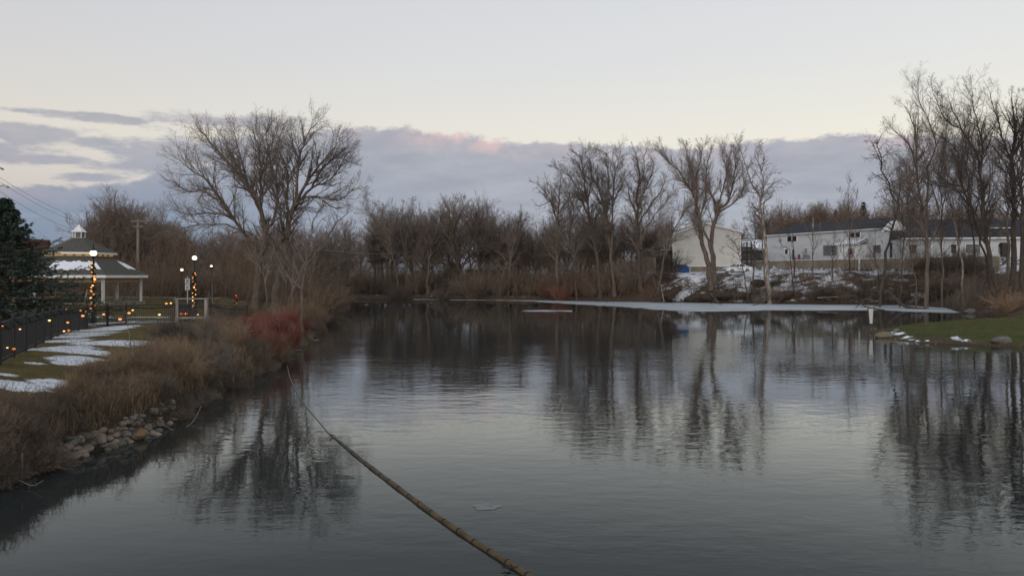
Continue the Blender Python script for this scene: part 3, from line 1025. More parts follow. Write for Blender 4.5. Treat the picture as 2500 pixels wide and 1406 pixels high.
hero('oak_tree', 124, (1564, 728), [
    (z6((935, 1180), (915, 1000), (912, 850), (905, 650), (905, 480)), .42, .2, .4, .05),
    (z6((905, 640), (850, 500), (830, 400), (790, 330)), .12, .02, .1, .2), (z6((905, 480), (920, 330), (900, 200), (870, 110)), .16, .02, .1, -.2),
    (z6((908, 560), (970, 420), (1020, 300), (1030, 190)), .14, .02, .1, .25), (z6((910, 700), (1000, 560), (1090, 430), (1130, 310)), .14, .02, .15, -.1),
    (z6((912, 800), (1020, 650), (1130, 520), (1200, 440)), .11, .015, .15, .3), (z6((920, 960), (960, 890), (1050, 860), (1130, 800), (1200, 690)), .10, .015, .25, -.3),
    (z6((905, 480), (950, 300), (960, 180), (990, 100)), .1, .015, .1, .4), (z6((910, 760), (840, 640), (800, 560)), .09, .015, .15, -.4)],
    35, 'massive dark tree with dense twiggy crown, right end of the far-bank group', 'bark_dark', **fk)
hero('slim_tree', 122, (1607, 715), [
    (z6((1060, 1080), (1110, 920), (1165, 780), (1230, 640), (1290, 540)), .19, .03, .4, .0), (z6((1165, 780), (1160, 660), (1180, 560)), .07, .015, .2, .3), (z6((1200, 700), (1290, 690), (1350, 650)), .06, .015, .2, -.3)],
    36, 'grey leaning tree in front of the left corner of the cream gable', **fk)
# double trunk before the cream gable
z7 = zz(1580, 320, 0.3273)
sk = dict(per=(20, 10, 8), ang=(28, 34, 40), lr=(0.36, 0.46, 0.55), up=(0.12, 0.05, 0.0), rt=0.0068, lmax=(4.0, 2.0, 1.0))
hero('maple_tree', 119, (1737, 690), [
    (z7((478, 1150), (452, 985), (412, 850), (392, 720), (378, 640)), .46, .24, .6, .05), (z7((378, 650), (345, 490), (300, 390), (225, 290), (140, 210), (55, 105)), .2, .02, .15, .2),
    (z7((378, 650), (372, 520), (365, 380), (400, 200), (430, 60)), .16, .02, .15, -.2), (z7((345, 500), (330, 350), (300, 180), (255, 60)), .13, .015, .15, .35),
    (z7((478, 1120), (484, 950), (455, 830), (415, 730), (398, 660), (440, 520), (450, 420)), .28, .05, .5, -.1), (z7((385, 680), (335, 620), (280, 600), (210, 590)), .11, .015, .3, -.3),
    (z7((365, 400), (330, 260), (370, 110)), .09, .015, .1, .4), (z7((300, 390), (200, 360), (120, 380)), .07, .012, .1, -.4),
    (z7((412, 850), (385, 790)), .13, .11, .95, .0),
    (z7((505, 1150), (495, 960), (478, 850), (492, 730), (522, 620), (525, 565)), .44, .24, .7, .0), (z7((525, 575), (490, 490), (445, 400), (450, 260), (490, 90)), .15, .02, .15, .25),
    (z7((525, 570), (560, 450), (590, 330), (560, 150), (520, 60)), .13, .02, .15, -.3), (z7((528, 600), (610, 510), (650, 330), (660, 180), (690, 50)), .18, .02, .15, .1),
    (z7((530, 605), (620, 555), (700, 475), (725, 390), (700, 260)), .13, .02, .2, -.2), (z7((590, 330), (610, 200), (640, 90)), .08, .012, .1, .4)],
    37, 'double-trunked bare tree with a sawn stub, standing in front of the cream gable', 'bark', 'twig', **sk)
hero('sycamore_tree', 112, (1877, 735), [
    (z7((912, 1270), (890, 960), (865, 720), (842, 540), (815, 450)), .30, .13, .6, .0), (z7((815, 450), (770, 370), (735, 250), (690, 130), (650, 60)), .12, .015, .1, .2),
    (z7((842, 540), (858, 430), (855, 300), (800, 180), (850, 60)), .12, .015, .1, -.2), (z7((850, 480), (900, 430), (950, 390), (1010, 355), (1080, 390)), .09, .012, .2, .1),
    (z7((815, 450), (770, 420), (720, 480)), .07, .012, .2, -.3), (z7((855, 300), (870, 180), (800, 40)), .08, .012, .1, .3), (z7((858, 430), (930, 320), (1000, 310)), .06, .012, .1, -.4),
    (z7((735, 250), (650, 230), (690, 180)), .06, .012, .1, .4), (z7((870, 640), (930, 600), (980, 570)), .05, .012, .2, .3)],
    38, 'tall crooked pale-barked tree between the cream gable and the long white building', 'bark_pale', 'twig', per=(14, 8, 7), ang=(48, 45, 45), lr=(.36, .42, .5), wig=(.16, .18, .18), up=(.05, .02, 0), rt=.0068, lmax=(3.5, 1.8, .9))
hero('slim_tree', 117, (1862, 690), [(z7((880, 1090), (868, 900), (852, 700), (850, 600), (835, 480)), .15, .04, .6, .0), (z7((855, 690), (820, 560), (790, 480)), .05, .012, .3, .2)],
     39, 'pale straight second stem close beside the tall crooked pale tree', 'bark_pale', 'twig', per=(7, 5, 5), rt=.009, lmax=(2.5, 1.3, .7))
hero('slim_tree', 114, (1838, 725), [(z7((788, 1220), (795, 1040), (800, 840), (806, 700), (808, 560)), .13, .02, .35, .1), (z7((800, 840), (740, 720), (700, 640)), .05, .01, .2, .3), (z7((802, 760), (860, 660), (900, 600)), .05, .01, .2, -.3)],
     40, 'thin dark upright tree in front of the outdoor stair', 'bark_dark', 'twig_dark', per=(9, 6, 5), rt=.008, lmax=(2.6, 1.3, .7))
hero('slim_tree', 113, (1830, 715), [(z7((760, 1180), (715, 1040), (685, 920), (650, 820), (590, 770)), .11, .02, .35, .1), (z7((685, 920), (600, 860), (530, 900)), .05, .01, .15, .3), (z7((690, 950), (720, 850), (710, 760)), .05, .01, .15, -.3), (z7((650, 820), (700, 770), (660, 740)), .04, .01, .1, .4)],
     41, 'small leaning tree with drooping left twigs above the white car', 'bark_dark', 'twig_dark', per=(13, 7, 5), ang=(55, 45, 45), up=(-.03, -.03, 0), rt=.008, lmax=(2.2, 1.2, .6))
hero('slim_tree', 112, (1947, 690), [(z7((1100, 960), (1060, 900), (1010, 870), (990, 820)), .09, .02, .3, .1), (z7((1085, 930), (1090, 860), (1070, 790), (1035, 700)), .06, .012, .2, -.2), (z7((1095, 1100), (1100, 960)), .11, .09, .9, 0)],
     42, 'low forked tree before the small white-framed window', 'bark_dark', 'twig_dark', per=(9, 6, 5), rt=.008, lmax=(1.8, 1, .5))
for i, (bx, by, tx, ty, d, r, lab) in enumerate([(1984, 690, 1985, 560, 116, .09, 'slim tree left of the white porch, reaching the dark roof'), (2031, 690, 2036, 600, 116, .08, 'short forked tree before the wide grey window'),
                                                 (2063, 690, 2060, 590, 115, .08, 'left one of the thin trees crossing the porch front'), (2074, 690, 2074, 480, 118, .10, 'tall thin poplar-like tree rising above the dark roof at the porch'),
                                                 (2085, 688, 2086, 590, 115, .06, 'right one of the thin trees crossing the porch front'), (2145, 690, 2136, 600, 112, .07, 'thin tree just left of the crooked dark tree')]):
    hero('slim_tree', d, (bx, by), [([(bx, by), (bx * .6 + tx * .4, by * .6 + ty * .4), (tx, ty), (tx + 2, ty - 50)], r, .012, .3, .1), ([(bx * .5 + tx * .5, by * .5 + ty * .5), (tx + 14, ty + 20), (tx + 20, ty - 20)], r * .5, .01, .2, .3),
                                    ([(bx * .4 + tx * .6, by * .4 + ty * .6), (tx - 12, ty + 10), (tx - 22, ty - 20)], r * .5, .01, .2, -.3)], 50 + i, lab, 'bark_dark' if i % 2 else 'bark', 'twig', per=(8, 6, 5), ang=(34, 38, 42), rt=.008, lmax=(2.2, 1.2, .6))

# ------------------------------------------------------------------ right bank
z8 = zz(2000, 180, 0.4409)
rk = dict(per=(15, 8, 7), ang=(34, 38, 42), lr=(0.44, 0.46, 0.6), up=(0.09, 0.03, 0.0), rt=0.0055, lmax=(3.4, 1.9, 1.0))
hero('crooked_tree', 104, (2150, 720), [
    (z8((335, 1190), (350, 1060), (385, 930), (430, 800), (448, 750), (415, 690), (412, 650), (350, 560), (348, 480), (320, 400)), .24, .05, .45, .05),
    (z8((432, 790), (440, 690), (455, 560), (450, 480)), .12, .02, .2, -.2), (z8((348, 500), (290, 380), (255, 370)), .07, .012, .1, .2), (z8((320, 400), (350, 330), (400, 300)), .06, .012, .1, -.3),
    (z8((375, 600), (310, 560), (270, 590)), .06, .012, .1, .3), (z8((412, 650), (340, 640), (300, 700)), .06, .012, .1, -.2), (z8((440, 640), (500, 560), (480, 470)), .06, .012, .1, .3), (z8((350, 470), (410, 400), (460, 390)), .06, .012, .1, -.3)],
    61, 'crooked black-barked tree leaning in an S over the white gable dormer', 'bark_dark', 'twig_dark', per=(12, 8, 6), ang=(60, 50, 45), lr=(.36, .42, .5), wig=(.18, .2, .2), up=(.02, 0, 0), rt=.009, lmax=(2.6, 1.4, .7))
hero('bank_tree', 96, (2262, 735), [
    (z8((595, 1260), (592, 1060), (590, 880), (572, 760), (545, 600), (540, 480)), .27, .12, .4, .05), (z8((540, 480), (530, 330), (500, 220), (440, 140)), .12, .015, .1, .2),
    (z8((545, 540), (500, 400), (430, 330), (350, 250)), .1, .015, .15, -.2), (z8((590, 860), (600, 680), (610, 520), (640, 380), (600, 260), (560, 160), (520, 40)), .16, .015, .25, .1),
    (z8((535, 400), (550, 260), (545, 160)), .08, .012, .1, .3), (z8((572, 760), (500, 620), (470, 480), (380, 420)), .09, .012, .2, -.3)],
    62, 'tall grey tree with steep limbs, leftmost of the tall right-bank trees', **rk)
hero('birch_tree', 98, (2352, 745), [
    (z8((800, 1190), (780, 1000), (752, 850), (720, 700), (700, 600), (660, 540)), .15, .04, .5, .0), (z8((710, 640), (690, 540), (700, 380), (680, 250)), .07, .012, .2, .2), (z8((720, 700), (760, 560), (790, 450)), .06, .012, .2, -.3), (z8((680, 570), (600, 520), (540, 440)), .05, .012, .15, .3)],
    63, 'pale leaning birch-like tree among the right-bank trees', 'bark_pale', 'twig', **rk)
hero('bank_tree', 88, (2440, 752), [
    (z8((1015, 1310), (985, 1180), (950, 1060), (925, 900), (905, 740), (895, 640)), .30, .17, .5, .0), (z8((895, 650), (885, 500), (850, 410), (790, 310), (740, 210), (700, 80)), .15, .015, .15, .2),
    (z8((890, 560), (905, 430), (880, 300), (850, 150), (840, 30)), .13, .015, .1, -.2), (z8((890, 600), (800, 500), (740, 400), (640, 330), (580, 290)), .11, .012, .15, .1),
    (z8((900, 700), (820, 650), (740, 610), (620, 600), (480, 610)), .10, .012, .2, -.1), (z8((905, 480), (950, 360), (980, 240)), .08, .012, .1, .3), (z8((790, 310), (700, 260), (650, 150), (600, 20)), .08, .012, .1, -.3), (z8((925, 880), (870, 780), (800, 640), (780, 520)), .09, .012, .2, .4)],
    64, 'large dark tree leaning left with a long level low limb, on the right bank', 'bark_dark', 'twig_dark', **rk)
hero('bank_tree', 84, (2468, 752), [
    (z8((1065, 1290), (1078, 1050), (1082, 850), (1080, 600), (1078, 430), (1085, 300)), .34, .12, .45, .0), (z8((1080, 560), (1040, 430), (960, 350), (900, 290)), .13, .015, .1, .2), (z8((1085, 300), (1070, 180), (1060, 60)), .11, .012, .1, -.2),
    (z8((1080, 450), (1130, 330), (1160, 200), (1150, 80)), .12, .015, .1, .1), (z8((1040, 430), (1000, 300), (950, 130), (930, 60)), .1, .012, .1, .3), (z8((1082, 700), (1150, 600), (1220, 520)), .1, .012, .15, -.2), (z8((1078, 500), (1000, 420), (930, 440)), .07, .012, .1, -.4)],
    65, 'thickest straight trunk on the right bank, beside the frame edge', 'bark_dark', 'twig_dark', **rk)
hero('bank_tree', 92, (2462, 745), [
    (z8((1050, 1200), (1045, 950), (1045, 760), (1030, 600), (990, 440)), .2, .06, .4, .1), (z8((1030, 600), (1060, 480), (1070, 380)), .08, .012, .15, -.2), (z8((990, 440), (940, 380), (910, 330)), .06, .012, .1, .3), (z8((1045, 780), (960, 690), (920, 660)), .06, .012, .2, -.3)],
    66, 'narrow grey tree tucked left behind the thickest right-bank trunk', 'bark', 'twig', **rk)
hero('bank_tree', 90, (2425, 745), [
    (z8((970, 1210), (930, 1080), (885, 880), (830, 740), (790, 620), (770, 500)), .17, .04, .4, .1), (z8((830, 740), (760, 640), (660, 560), (600, 470)), .08, .012, .15, .2), (z8((790, 620), (790, 480), (820, 380)), .07, .012, .1, -.3), (z8((885, 880), (780, 800), (720, 720)), .07, .012, .2, .3)],
    67, 'thin dark tree leaning left in front of the second white house', 'bark_dark', 'twig_dark', **rk)
hero('bank_tree', 80, (2500, 760), [
    (z8((1130, 1330), (1120, 1000), (1125, 700), (1130, 480), (1120, 300)), .26, .08, .4, .1), (z8((1125, 700), (1060, 540), (1010, 480)), .09, .012, .2, .3), (z8((1130, 480), (1180, 330), (1190, 150)), .1, .012, .1, -.2), (z8((1120, 320), (1090, 200), (1110, 60)), .08, .012, .1, .3)],
    68, 'trunk at the right frame edge, nearest of the right-bank trees', 'bark_dark', 'twig_dark', **rk)
for i, (bx, by, tx, ty, d, r, lab) in enumerate([(2195, 725, 2215, 450, 100, .12, 'thin upright tree right of the crooked black tree'), (2300, 735, 2290, 380, 99, .13, 'thin tree between the leftmost tall tree and the pale birch'),
                                                 (2385, 735, 2350, 340, 102, .14, 'slender tree between the pale birch and the big leaning tree'), (2240, 730, 2200, 480, 97, .10, 'slim tree leaning left below the tall steep-limbed tree'),
                                                 (2330, 735, 2345, 420, 103, .10, 'grey sapling behind the pale birch'), (2410, 730, 2415, 390, 104, .12, 'slender tree behind the big leaning right-bank tree')]):
    hero('bank_tree', d, (bx, by), [([(bx, by), (bx * .6 + tx * .4 + 4, by * .6 + ty * .4), (tx, ty), (tx - 12, ty - 70)], r, .012, .3, .1), ([(bx * .5 + tx * .5, by * .5 + ty * .5), (tx + 30, ty + 20), (tx + 45, ty - 60)], r * .55, .01, .2, .3),
                                    ([(bx * .4 + tx * .6, by * .4 + ty * .6), (tx - 32, ty + 10), (tx - 60, ty - 60)], r * .55, .01, .2, -.3), ([(bx * .25 + tx * .75, by * .25 + ty * .75), (tx + 20, ty - 60), (tx + 25, ty - 120)], r * .5, .01, .1, -.2)], 70 + i, lab, 'bark' if i % 2 else 'bark_dark', 'twig', **rk)

# ------------------------------------------------------------------ middle distance: trees on the far shore between the left bank and the tall group
z5 = zz(780, 430, 0.2632)
mk = dict(per=(22, 9, 8), ang=(40, 38, 42), lr=(0.42, 0.46, 0.6), up=(0.045, 0.02, 0.0), rt=0.0072, lmax=(3.6, 1.9, 0.9))
hero('oak_tree', 138, (1130, 724), [
    (z5((1335, 1110), (1320, 960), (1290, 850), (1255, 730), (1240, 600)), .42, .16, .5, .05), (z5((1300, 950), (1220, 870), (1150, 820), (1060, 700)), .2, .02, .3, .1), (z5((1300, 900), (1350, 800), (1400, 650), (1420, 480), (1400, 250)), .2, .02, .3, -.1),
    (z5((1240, 620), (1170, 520), (1140, 430)), .1, .015, .15, .2), (z5((1245, 600), (1260, 450), (1330, 300), (1330, 190)), .12, .015, .15, -.3), (z5((1410, 560), (1500, 420), (1530, 230)), .12, .015, .15, .2), (z5((1370, 760), (1480, 670), (1560, 520), (1600, 400)), .12, .015, .2, .1),
    (z5((1275, 780), (1290, 600), (1350, 450)), .1, .015, .15, .4), (z5((1420, 480), (1470, 330), (1480, 200)), .09, .015, .1, -.3)],
    81, 'broad tree with a massive low-forking trunk at the far waterline', 'bark_dark', **mk)
hero('oak_tree', 138, (1044, 724), [
    (z5((1000, 1120), (1005, 950), (1020, 780), (1040, 650), (1055, 520)), .3, .1, .4, .05), (z5((1055, 540), (1030, 400), (1020, 270)), .1, .015, .1, .2), (z5((1050, 600), (1110, 450), (1160, 300), (1180, 230)), .11, .015, .15, -.2), (z5((1005, 950), (930, 850), (860, 770), (820, 740)), .09, .015, .3, .2), (z5((1000, 1080), (1050, 960), (1110, 850)), .08, .015, .3, .2), (z5((1040, 650), (960, 560), (930, 480)), .09, .015, .15, .3)],
    82, 'bare tree with V-shaped stems at the far waterline left of the low-forking tree', **mk)
hero('oak_tree', 140, (993, 720), [
    (z5((812, 1020), (805, 880), (795, 720), (772, 560), (760, 420)), .22, .08, .4, .1), (z5((772, 560), (700, 400), (650, 300)), .1, .015, .15, .2), (z5((795, 700), (820, 520), (860, 350), (855, 190)), .12, .015, .2, -.2), (z5((760, 430), (770, 320), (780, 220)), .08, .015, .1, .2), (z5((805, 620), (890, 500), (920, 340)), .08, .015, .1, .3)],
    83, 'upright narrow-crowned bare tree left of the V-stemmed tree on the far shore', **mk)
hero('oak_tree', 137, (965, 725), [(z5((740, 1060), (700, 830), (660, 660), (560, 470), (450, 330), (400, 280)), .2, .02, .35, .1), (z5((660, 660), (650, 500), (580, 340), (540, 230)), .1, .015, .15, -.2), (z5((600, 540), (520, 480), (450, 480)), .07, .015, .1, .3), (z5((690, 790), (620, 740), (560, 700)), .07, .015, .2, -.3)],
     84, 'bare tree slanting left on the far shore nearest the left bank', **mk)
hero('oak_tree', 134, (1240, 727), [(z5((1745, 1110), (1765, 900), (1795, 700), (1825, 560), (1840, 450)), .26, .1, .4, .1), (z5((1840, 460), (1870, 350), (1865, 250)), .1, .015, .1, .2), (z5((1830, 500), (1780, 380), (1700, 340)), .1, .015, .15, -.2), (z5((1720, 1000), (1690, 860), (1620, 770)), .1, .015, .3, .2), (z5((1835, 480), (1900, 420), (1930, 330)), .08, .015, .1, .3), (z5((1800, 680), (1730, 600), (1690, 500)), .08, .015, .2, .3)],
     85, 'leaning spiky-topped tree between the low-forking tree and the tall far-bank group', **mk)

# ------------------------------------------------------------------ generic bare trees, copied for the woods behind
def generic(seed, h, spread, nlimb, forks=1, tw='twig', **kw):
    rng = random.Random(seed)
    lm = []
    for f in range(forks):
        az = rng.uniform(0, 6.28)
        lean = 0.05 + 0.10 * (forks > 1)
        top = (math.cos(az) * lean * h, math.sin(az) * lean * h, h * rng.uniform(.85, .96))
        mid = (top[0] * .25 + rng.uniform(-.2, .2), top[1] * .25 + rng.uniform(-.2, .2), h * .4)
        lm.append(([(0.15 * math.cos(az) * (forks > 1), 0.15 * math.sin(az) * (forks > 1), -0.15), mid, (top[0] * .6, top[1] * .6, h * .7), top], h * .013, .02, .3))
        for i in range(nlimb):
            t = .17 + .58 * (i + rng.random() * .6) / nlimb
            a = az + i * 2.4 + rng.uniform(-.4, .4)
            x0, y0 = top[0] * max(0, t - .15), top[1] * max(0, t - .15)
            r = spread * (1 - .5 * (t - .17) / .58) * rng.uniform(.8, 1.15)
            lm.append(([(x0, y0, h * t), (x0 + math.cos(a) * r * .45, y0 + math.sin(a) * r * .45, h * (t + .12)), (x0 + math.cos(a) * r * .8, y0 + math.sin(a) * r * .8, h * (t + .27 * (1 - t) + .08)), (x0 + math.cos(a + .2) * r, y0 + math.sin(a + .2) * r, min(h * .99, h * (t + .40 * (1 - t) + .12)))], h * .0065, .014, .15))
    return grow(lm, seed, **{**dict(per=(16, 7, 7), ang=(36, 36, 40), lr=(.46, .50, .65), up=(.05, .02, .01), rt=.0068, lmax=(4.2, 2.2, 1.3), wig=(.07, .08, .10), t0=(.1, .1, .1)), **kw})


GEN = []
for i, (h, sp, nl, fk_, bk, tw) in enumerate([(15, 4.8, 12, 1, 'bark', 'twig'), (14, 3.8, 8, 2, 'bark', 'twig'), (16, 3.4, 12, 1, 'bark_dark', 'twig'), (11, 4.8, 11, 1, 'bark', 'twig_warm'), (12, 2.8, 8, 2, 'bark', 'twig'), (9, 3.6, 7, 3, 'bark', 'twig_warm')]):
    GEN.append((generic(200 + i, h, sp, nl, fk_), h, bk, tw))
GPROTO = {}
rngp = random.Random(99)


def wood_tree(kind, px, d, topy, label, group, name='bare_tree'):
    """a copy of one of the six kinds with its top at the photo height topy"""
    tub, h, bk, tw = GEN[kind]
    b = gp_(px, d)
    top = CH - (topy - HY) / F * d - b.z
    s = top / h
    if kind not in GPROTO:
        r = tree_object(name, b, tub, bk, tw, label, group)
        r.scale = (s, s, s)
        r.rotation_euler = (0, 0, rngp.uniform(0, 6.28))
        GPROTO[kind] = r
        return r
    r = copy_tree(GPROTO[kind], b, rngp.uniform(0, 6.28), s * rngp.uniform(.92, 1.08), label, group, None, s)
    r.name = name
    return r


def wood(n_, x0, x1, d0, d1, tops, label, group, seed, kinds=(0, 1, 2, 3, 4, 5), jit=22):
    r = random.Random(seed)
    for i in range(n_):
        px = x0 + (x1 - x0) * (i + r.random()) / n_
        d = d0 + (d1 - d0) * r.random()
        ty = float(np.interp(px, [t[0] for t in tops], [t[1] for t in tops])) + abs(r.gauss(0, jit))
        wood_tree(r.choice(kinds), px, d, ty, label, group)


FT = [(380, 560), (500, 560), (700, 540), (800, 545), (850, 535), (900, 520), (950, 505), (1000, 495), (1050, 497), (1120, 490), (1180, 485), (1230, 510), (1300, 525), (1400, 520), (1640, 530)]
wood(27, 830, 1640, 141, 168, FT, 'bare grey-brown tree in the wood behind the far shore', 'trees of the wood behind the far shore', 5)
wood(12, 1255, 1640, 140, 158, [(1255, 545), (1400, 520), (1640, 540)], 'bare brown tree filling in behind the tall far-bank group', 'trees behind the tall far-bank group', 13, (0, 1, 2, 3, 4), 16)
wood(9, 850, 1640, 170, 210, [(a_, b_ + 35) for a_, b_ in FT], 'far bare tree deep in the wood behind the far shore', 'trees deep in the wood behind the far shore', 6)
wood(16, 400, 850, 96, 130, [(400, 560), (500, 560), (600, 560), (760, 545), (850, 560)], 'bare tree in the thicket behind the left lawn trees', 'trees of the thicket behind the left lawn', 7, (0, 1, 3, 4, 5), 14)
wood(15, 235, 430, 100, 125, [(235, 505), (260, 480), (320, 476), (350, 505), (400, 520), (430, 545)], 'bare tree in the grove behind the gazebo', 'trees of the grove behind the gazebo', 8, (0, 1, 2, 3))
wood(12, 60, 260, 130, 150, [(0, 640), (250, 640)], 'low bare tree seen under the gazebo roof', 'low trees seen under the gazebo roof', 9, (3, 5), 10)
wood(36, 1700, 2520, 172, 215, [(1640, 540), (1720, 515), (1780, 545), (1860, 525), (1915, 475), (1940, 495), (1980, 480), (2060, 490), (2150, 485), (2300, 485), (2400, 505), (2500, 505)], 'bare tree behind the white buildings', 'trees behind the white buildings', 10)
wood(14, 1880, 2240, 166, 178, [(1850, 560), (1900, 540), (1980, 505), (2200, 510)], 'dense brown bare tree close behind the dark roof', 'trees close behind the dark roof', 12, (3, 5), 8)


# ------------------------------------------------------------------ shrubs
def shrub(seed, h, r, nst, per=(6, 5), ang=(28, 32), lean=(8, 38), wig=.12, up=.03, rt=.004, r0=.010, droop=0.0, bare=.25, base=.35):
    rng = np.random.default_rng(seed)
    t = Tubes()
    a = rng.uniform(0, 2 * np.pi, nst)
    q = np.sqrt(rng.random(nst))
    P0 = np.stack([np.cos(a) * q * r * base, np.sin(a) * q * r * base, np.full(nst, -.06)], 1)
    inc = np.radians(lean[0] + (lean[1] - lean[0]) * q) * rng.uniform(.6, 1.2, nst)
    a2 = a + rng.normal(0, .4, nst)
    D0 = np.stack([np.sin(inc) * np.cos(a2), np.sin(inc) * np.sin(a2), np.cos(inc)], 1)
    Ln = h * rng.uniform(.6, 1.12, nst)
    P = trace(P0, D0, Ln, 6, wig, up, rng, droop)
    R = radii(np.full(nst, r0) * rng.uniform(.7, 1.3, nst), np.full(nst, rt), 6)
    t.add(P, R, 4)
    for lv in range(2):
        P0, D0, Ln, R0 = spawn(P, R, per[lv], bare if lv == 0 else .1, 1, ang[lv], 12, .48, .7, rt, rng, .06, .5)
        P = trace(P0, D0, Ln, 3 if lv == 0 else 2, wig * 1.3, up * .6, rng, droop)
        R = radii(R0, np.full(len(R0), rt * .8), 3 if lv == 0 else 2)
        t.add(P, R, 3)
    return t.mesh('shrub')


SH = {
    'twiggy': [shrub(301, 1.5, 1.2, 60), shrub(302, 1.3, 1.4, 70, lean=(10, 55)), shrub(303, 1.7, 1.0, 50, lean=(5, 30))],
    'arching': [shrub(311, 1.4, 1.3, 70, lean=(15, 55), droop=.22, up=.02), shrub(312, 1.2, 1.2, 60, lean=(15, 60), droop=.30)],
    'upright': [shrub(321, 1.5, .8, 90, (5, 3), (16, 20), (3, 26), .06, .03, .004, .008), shrub(322, 1.4, .9, 100, (5, 3), (18, 20), (4, 32), .07, .02, .004, .008)],
    'far': [shrub(331, 3.2, 2.2, 60, (7, 5), rt=.009, r0=.022, bare=.12), shrub(332, 2.6, 2.4, 60, (7, 5), lean=(10, 50), rt=.009, r0=.02, bare=.1), shrub(333, 3.8, 1.8, 50, (8, 5), rt=.009, r0=.024, bare=.12)],
}
SMESH = {}


def put_shrub(name, kind, v, matn, p, sc, label, group, rz=None, zs=1.0):
    key = (kind, v, matn)
    if key not in SMESH:
        me = SH[kind][v].copy()
        me.materials.append(M[matn])
        SMESH[key] = me
    o = bpy.data.objects.new(name, SMESH[key])
    o.location = p
    o.rotation_euler = (0, 0, rngp.uniform(0, 6.28) if rz is None else rz)
    o.scale = (sc, sc, sc * zs)
    col.objects.link(o)
    return tag(o, label, 'shrub', group)


def shrubs(n_, px0, px1, d0, d1, kinds, mats, sc, label, group, seed, name='shrub', smin=0.1, smax=99, sfun=None):
    r = random.Random(seed)
    c = t = 0
    while c < n_ and t < n_ * 40:
        t += 1
        d = d0 + (d1 - d0) * r.random()
        px = px0 + (px1 - px0) * r.random()
        x = (px - HX) / F * d
        s = float(shore_sd(np.array([x]), np.array([d]))[0])
        if s < smin or s > (sfun(d) if sfun else smax):
            continue
        if 110 < px < 425 and d < 22 and s < .8:             # the stones stay open
            continue
        k = r.choice(kinds)
        put_shrub(name, k, r.randrange(len(SH[k])), r.choice(mats), (x, d, hz(x, d)), r.uniform(*sc), label, group, r.uniform(0, 6.28))
        c += 1

# ------------------------------------------------------------------ shrubs of the far shore and the thickets
EDGE = lambda d: float(np.interp(d, [12, 15, 19, 23, 28, 34, 42, 60], [1.1, 1.4, 1.9, 2.7, 3.7, 4.8, 5.8, 7]))
EDGEM = lambda Y: np.interp(Y, [12, 15, 19, 23, 28, 34, 42, 60], [1.1, 1.4, 1.9, 2.7, 3.7, 4.8, 5.8, 7])
shrubs(24, 840, 1280, 131, 148, ['far'], ['brush', 'brush_grey', 'twig'], (.7, 1.35), 'brown twiggy shrub on the far shore left of the tall tree group', 'far shore brush left of the tall group', 401, smin=.3, smax=16)
shrubs(22, 1280, 1640, 124, 140, ['far'], ['brush', 'twig', 'twig_dark'], (.7, 1.35), 'dark brown shrub at the feet of the tall far-bank trees', 'brush under the tall far-bank trees', 402, smin=.3, smax=16)
shrubs(8, 1338, 1430, 125, 131, ['far'], ['rust'], (.75, 1.1), 'rust-red shrub around the kinked slim tree on the far bank', 'rust-red far-bank shrubs', 403, smin=.3, smax=22)
shrubs(18, 395, 800, 79, 104, ['far'], ['brush', 'brush_grey', 'twig_warm'], (.6, 1.15), 'brown shrub of the thicket behind the left lawn trees', 'thicket shrubs behind the left lawn trees', 405, smin=1)
shrubs(10, 60, 420, 92, 125, ['far'], ['brush', 'twig_dark', 'brush_grey'], (.9, 1.5), 'brown shrub seen beyond the gazebo', 'shrubs beyond the gazebo', 407)
shrubs(11, 770, 860, 70, 118, ['far'], ['brush', 'brush_tan'], (.75, 1.25), 'reddish tan shrub leaning over the narrow left end of the pond', 'tan shrubs over the narrow end of the pond', 408, smin=-.6, smax=3.5)
shrubs(12, 1590, 2120, 108, 118, ['twiggy', 'far'], ['twig_dark', 'twig', 'brush_grey'], (.35, .6), 'low dark shrub on the snowy bank below the white buildings', 'low shrubs on the snowy bank', 409, smin=.2, smax=5.5)
shrubs(14, 1850, 2180, 104, 116, ['far'], ['brush', 'twig', 'twig_dark'], (.35, .6), 'dark red-brown shrub at the waterline under the long white building', 'waterline shrubs under the long building', 410, smin=-.1, smax=3)
shrubs(14, 2130, 2420, 94, 114, ['far'], ['brush_grey', 'twig', 'brush'], (.55, 1.05), 'grey-brown shrub between the trunks of the right bank', 'shrubs between the right bank trunks', 411, smin=.2, smax=16)
shrubs(10, 2300, 2520, 76, 92, ['twiggy', 'far'], ['brush', 'brush_tan', 'twig_warm'], (.4, .75), 'brown shrub at the feet of the big right-bank trees', 'shrubs at the feet of the right bank trees', 412, smin=.1, smax=9)
# near left bank
shrubs(20, 190, 700, 28, 45, ['twiggy'], ['brush_grey', 'brush', 'twig'], (.38, .72), 'grey-brown twiggy shrub in the thicket along the left bank', 'twiggy shrubs of the left bank thicket', 421, smin=.3, sfun=EDGE)
shrubs(12, 330, 640, 24, 36, ['twiggy', 'arching'], ['brush_grey', 'brush', 'brush_tan'], (.45, .75), 'brown shrub in the left bank thicket just above the dark water', 'shrubs above the dark water', 422, smin=.1, smax=3.2)
shrubs(12, 595, 745, 34, 48, ['upright'], ['dogwood', 'dogwood', 'dogwood', 'rust'], (.6, 1.0), 'clump of upright dark red stems beside the slender young tree', 'red-stemmed shrubs', 423, smin=.2, smax=3.0)
shrubs(10, 560, 780, 36, 60, ['upright', 'twiggy'], ['brush', 'twig_warm', 'brush'], (.34, .55), 'brown shrub around the red stems near the slender young tree', 'brown shrubs around the red stems', 424, smin=.1, smax=4.5)
shrubs(14, 180, 480, 19.5, 26, ['arching'], ['brush_tan', 'brush', 'brush'], (.26, .48), 'tan shrub with drooping stems above the bank stones', 'tan drooping shrubs above the stones', 425, smin=.45, sfun=EDGE)
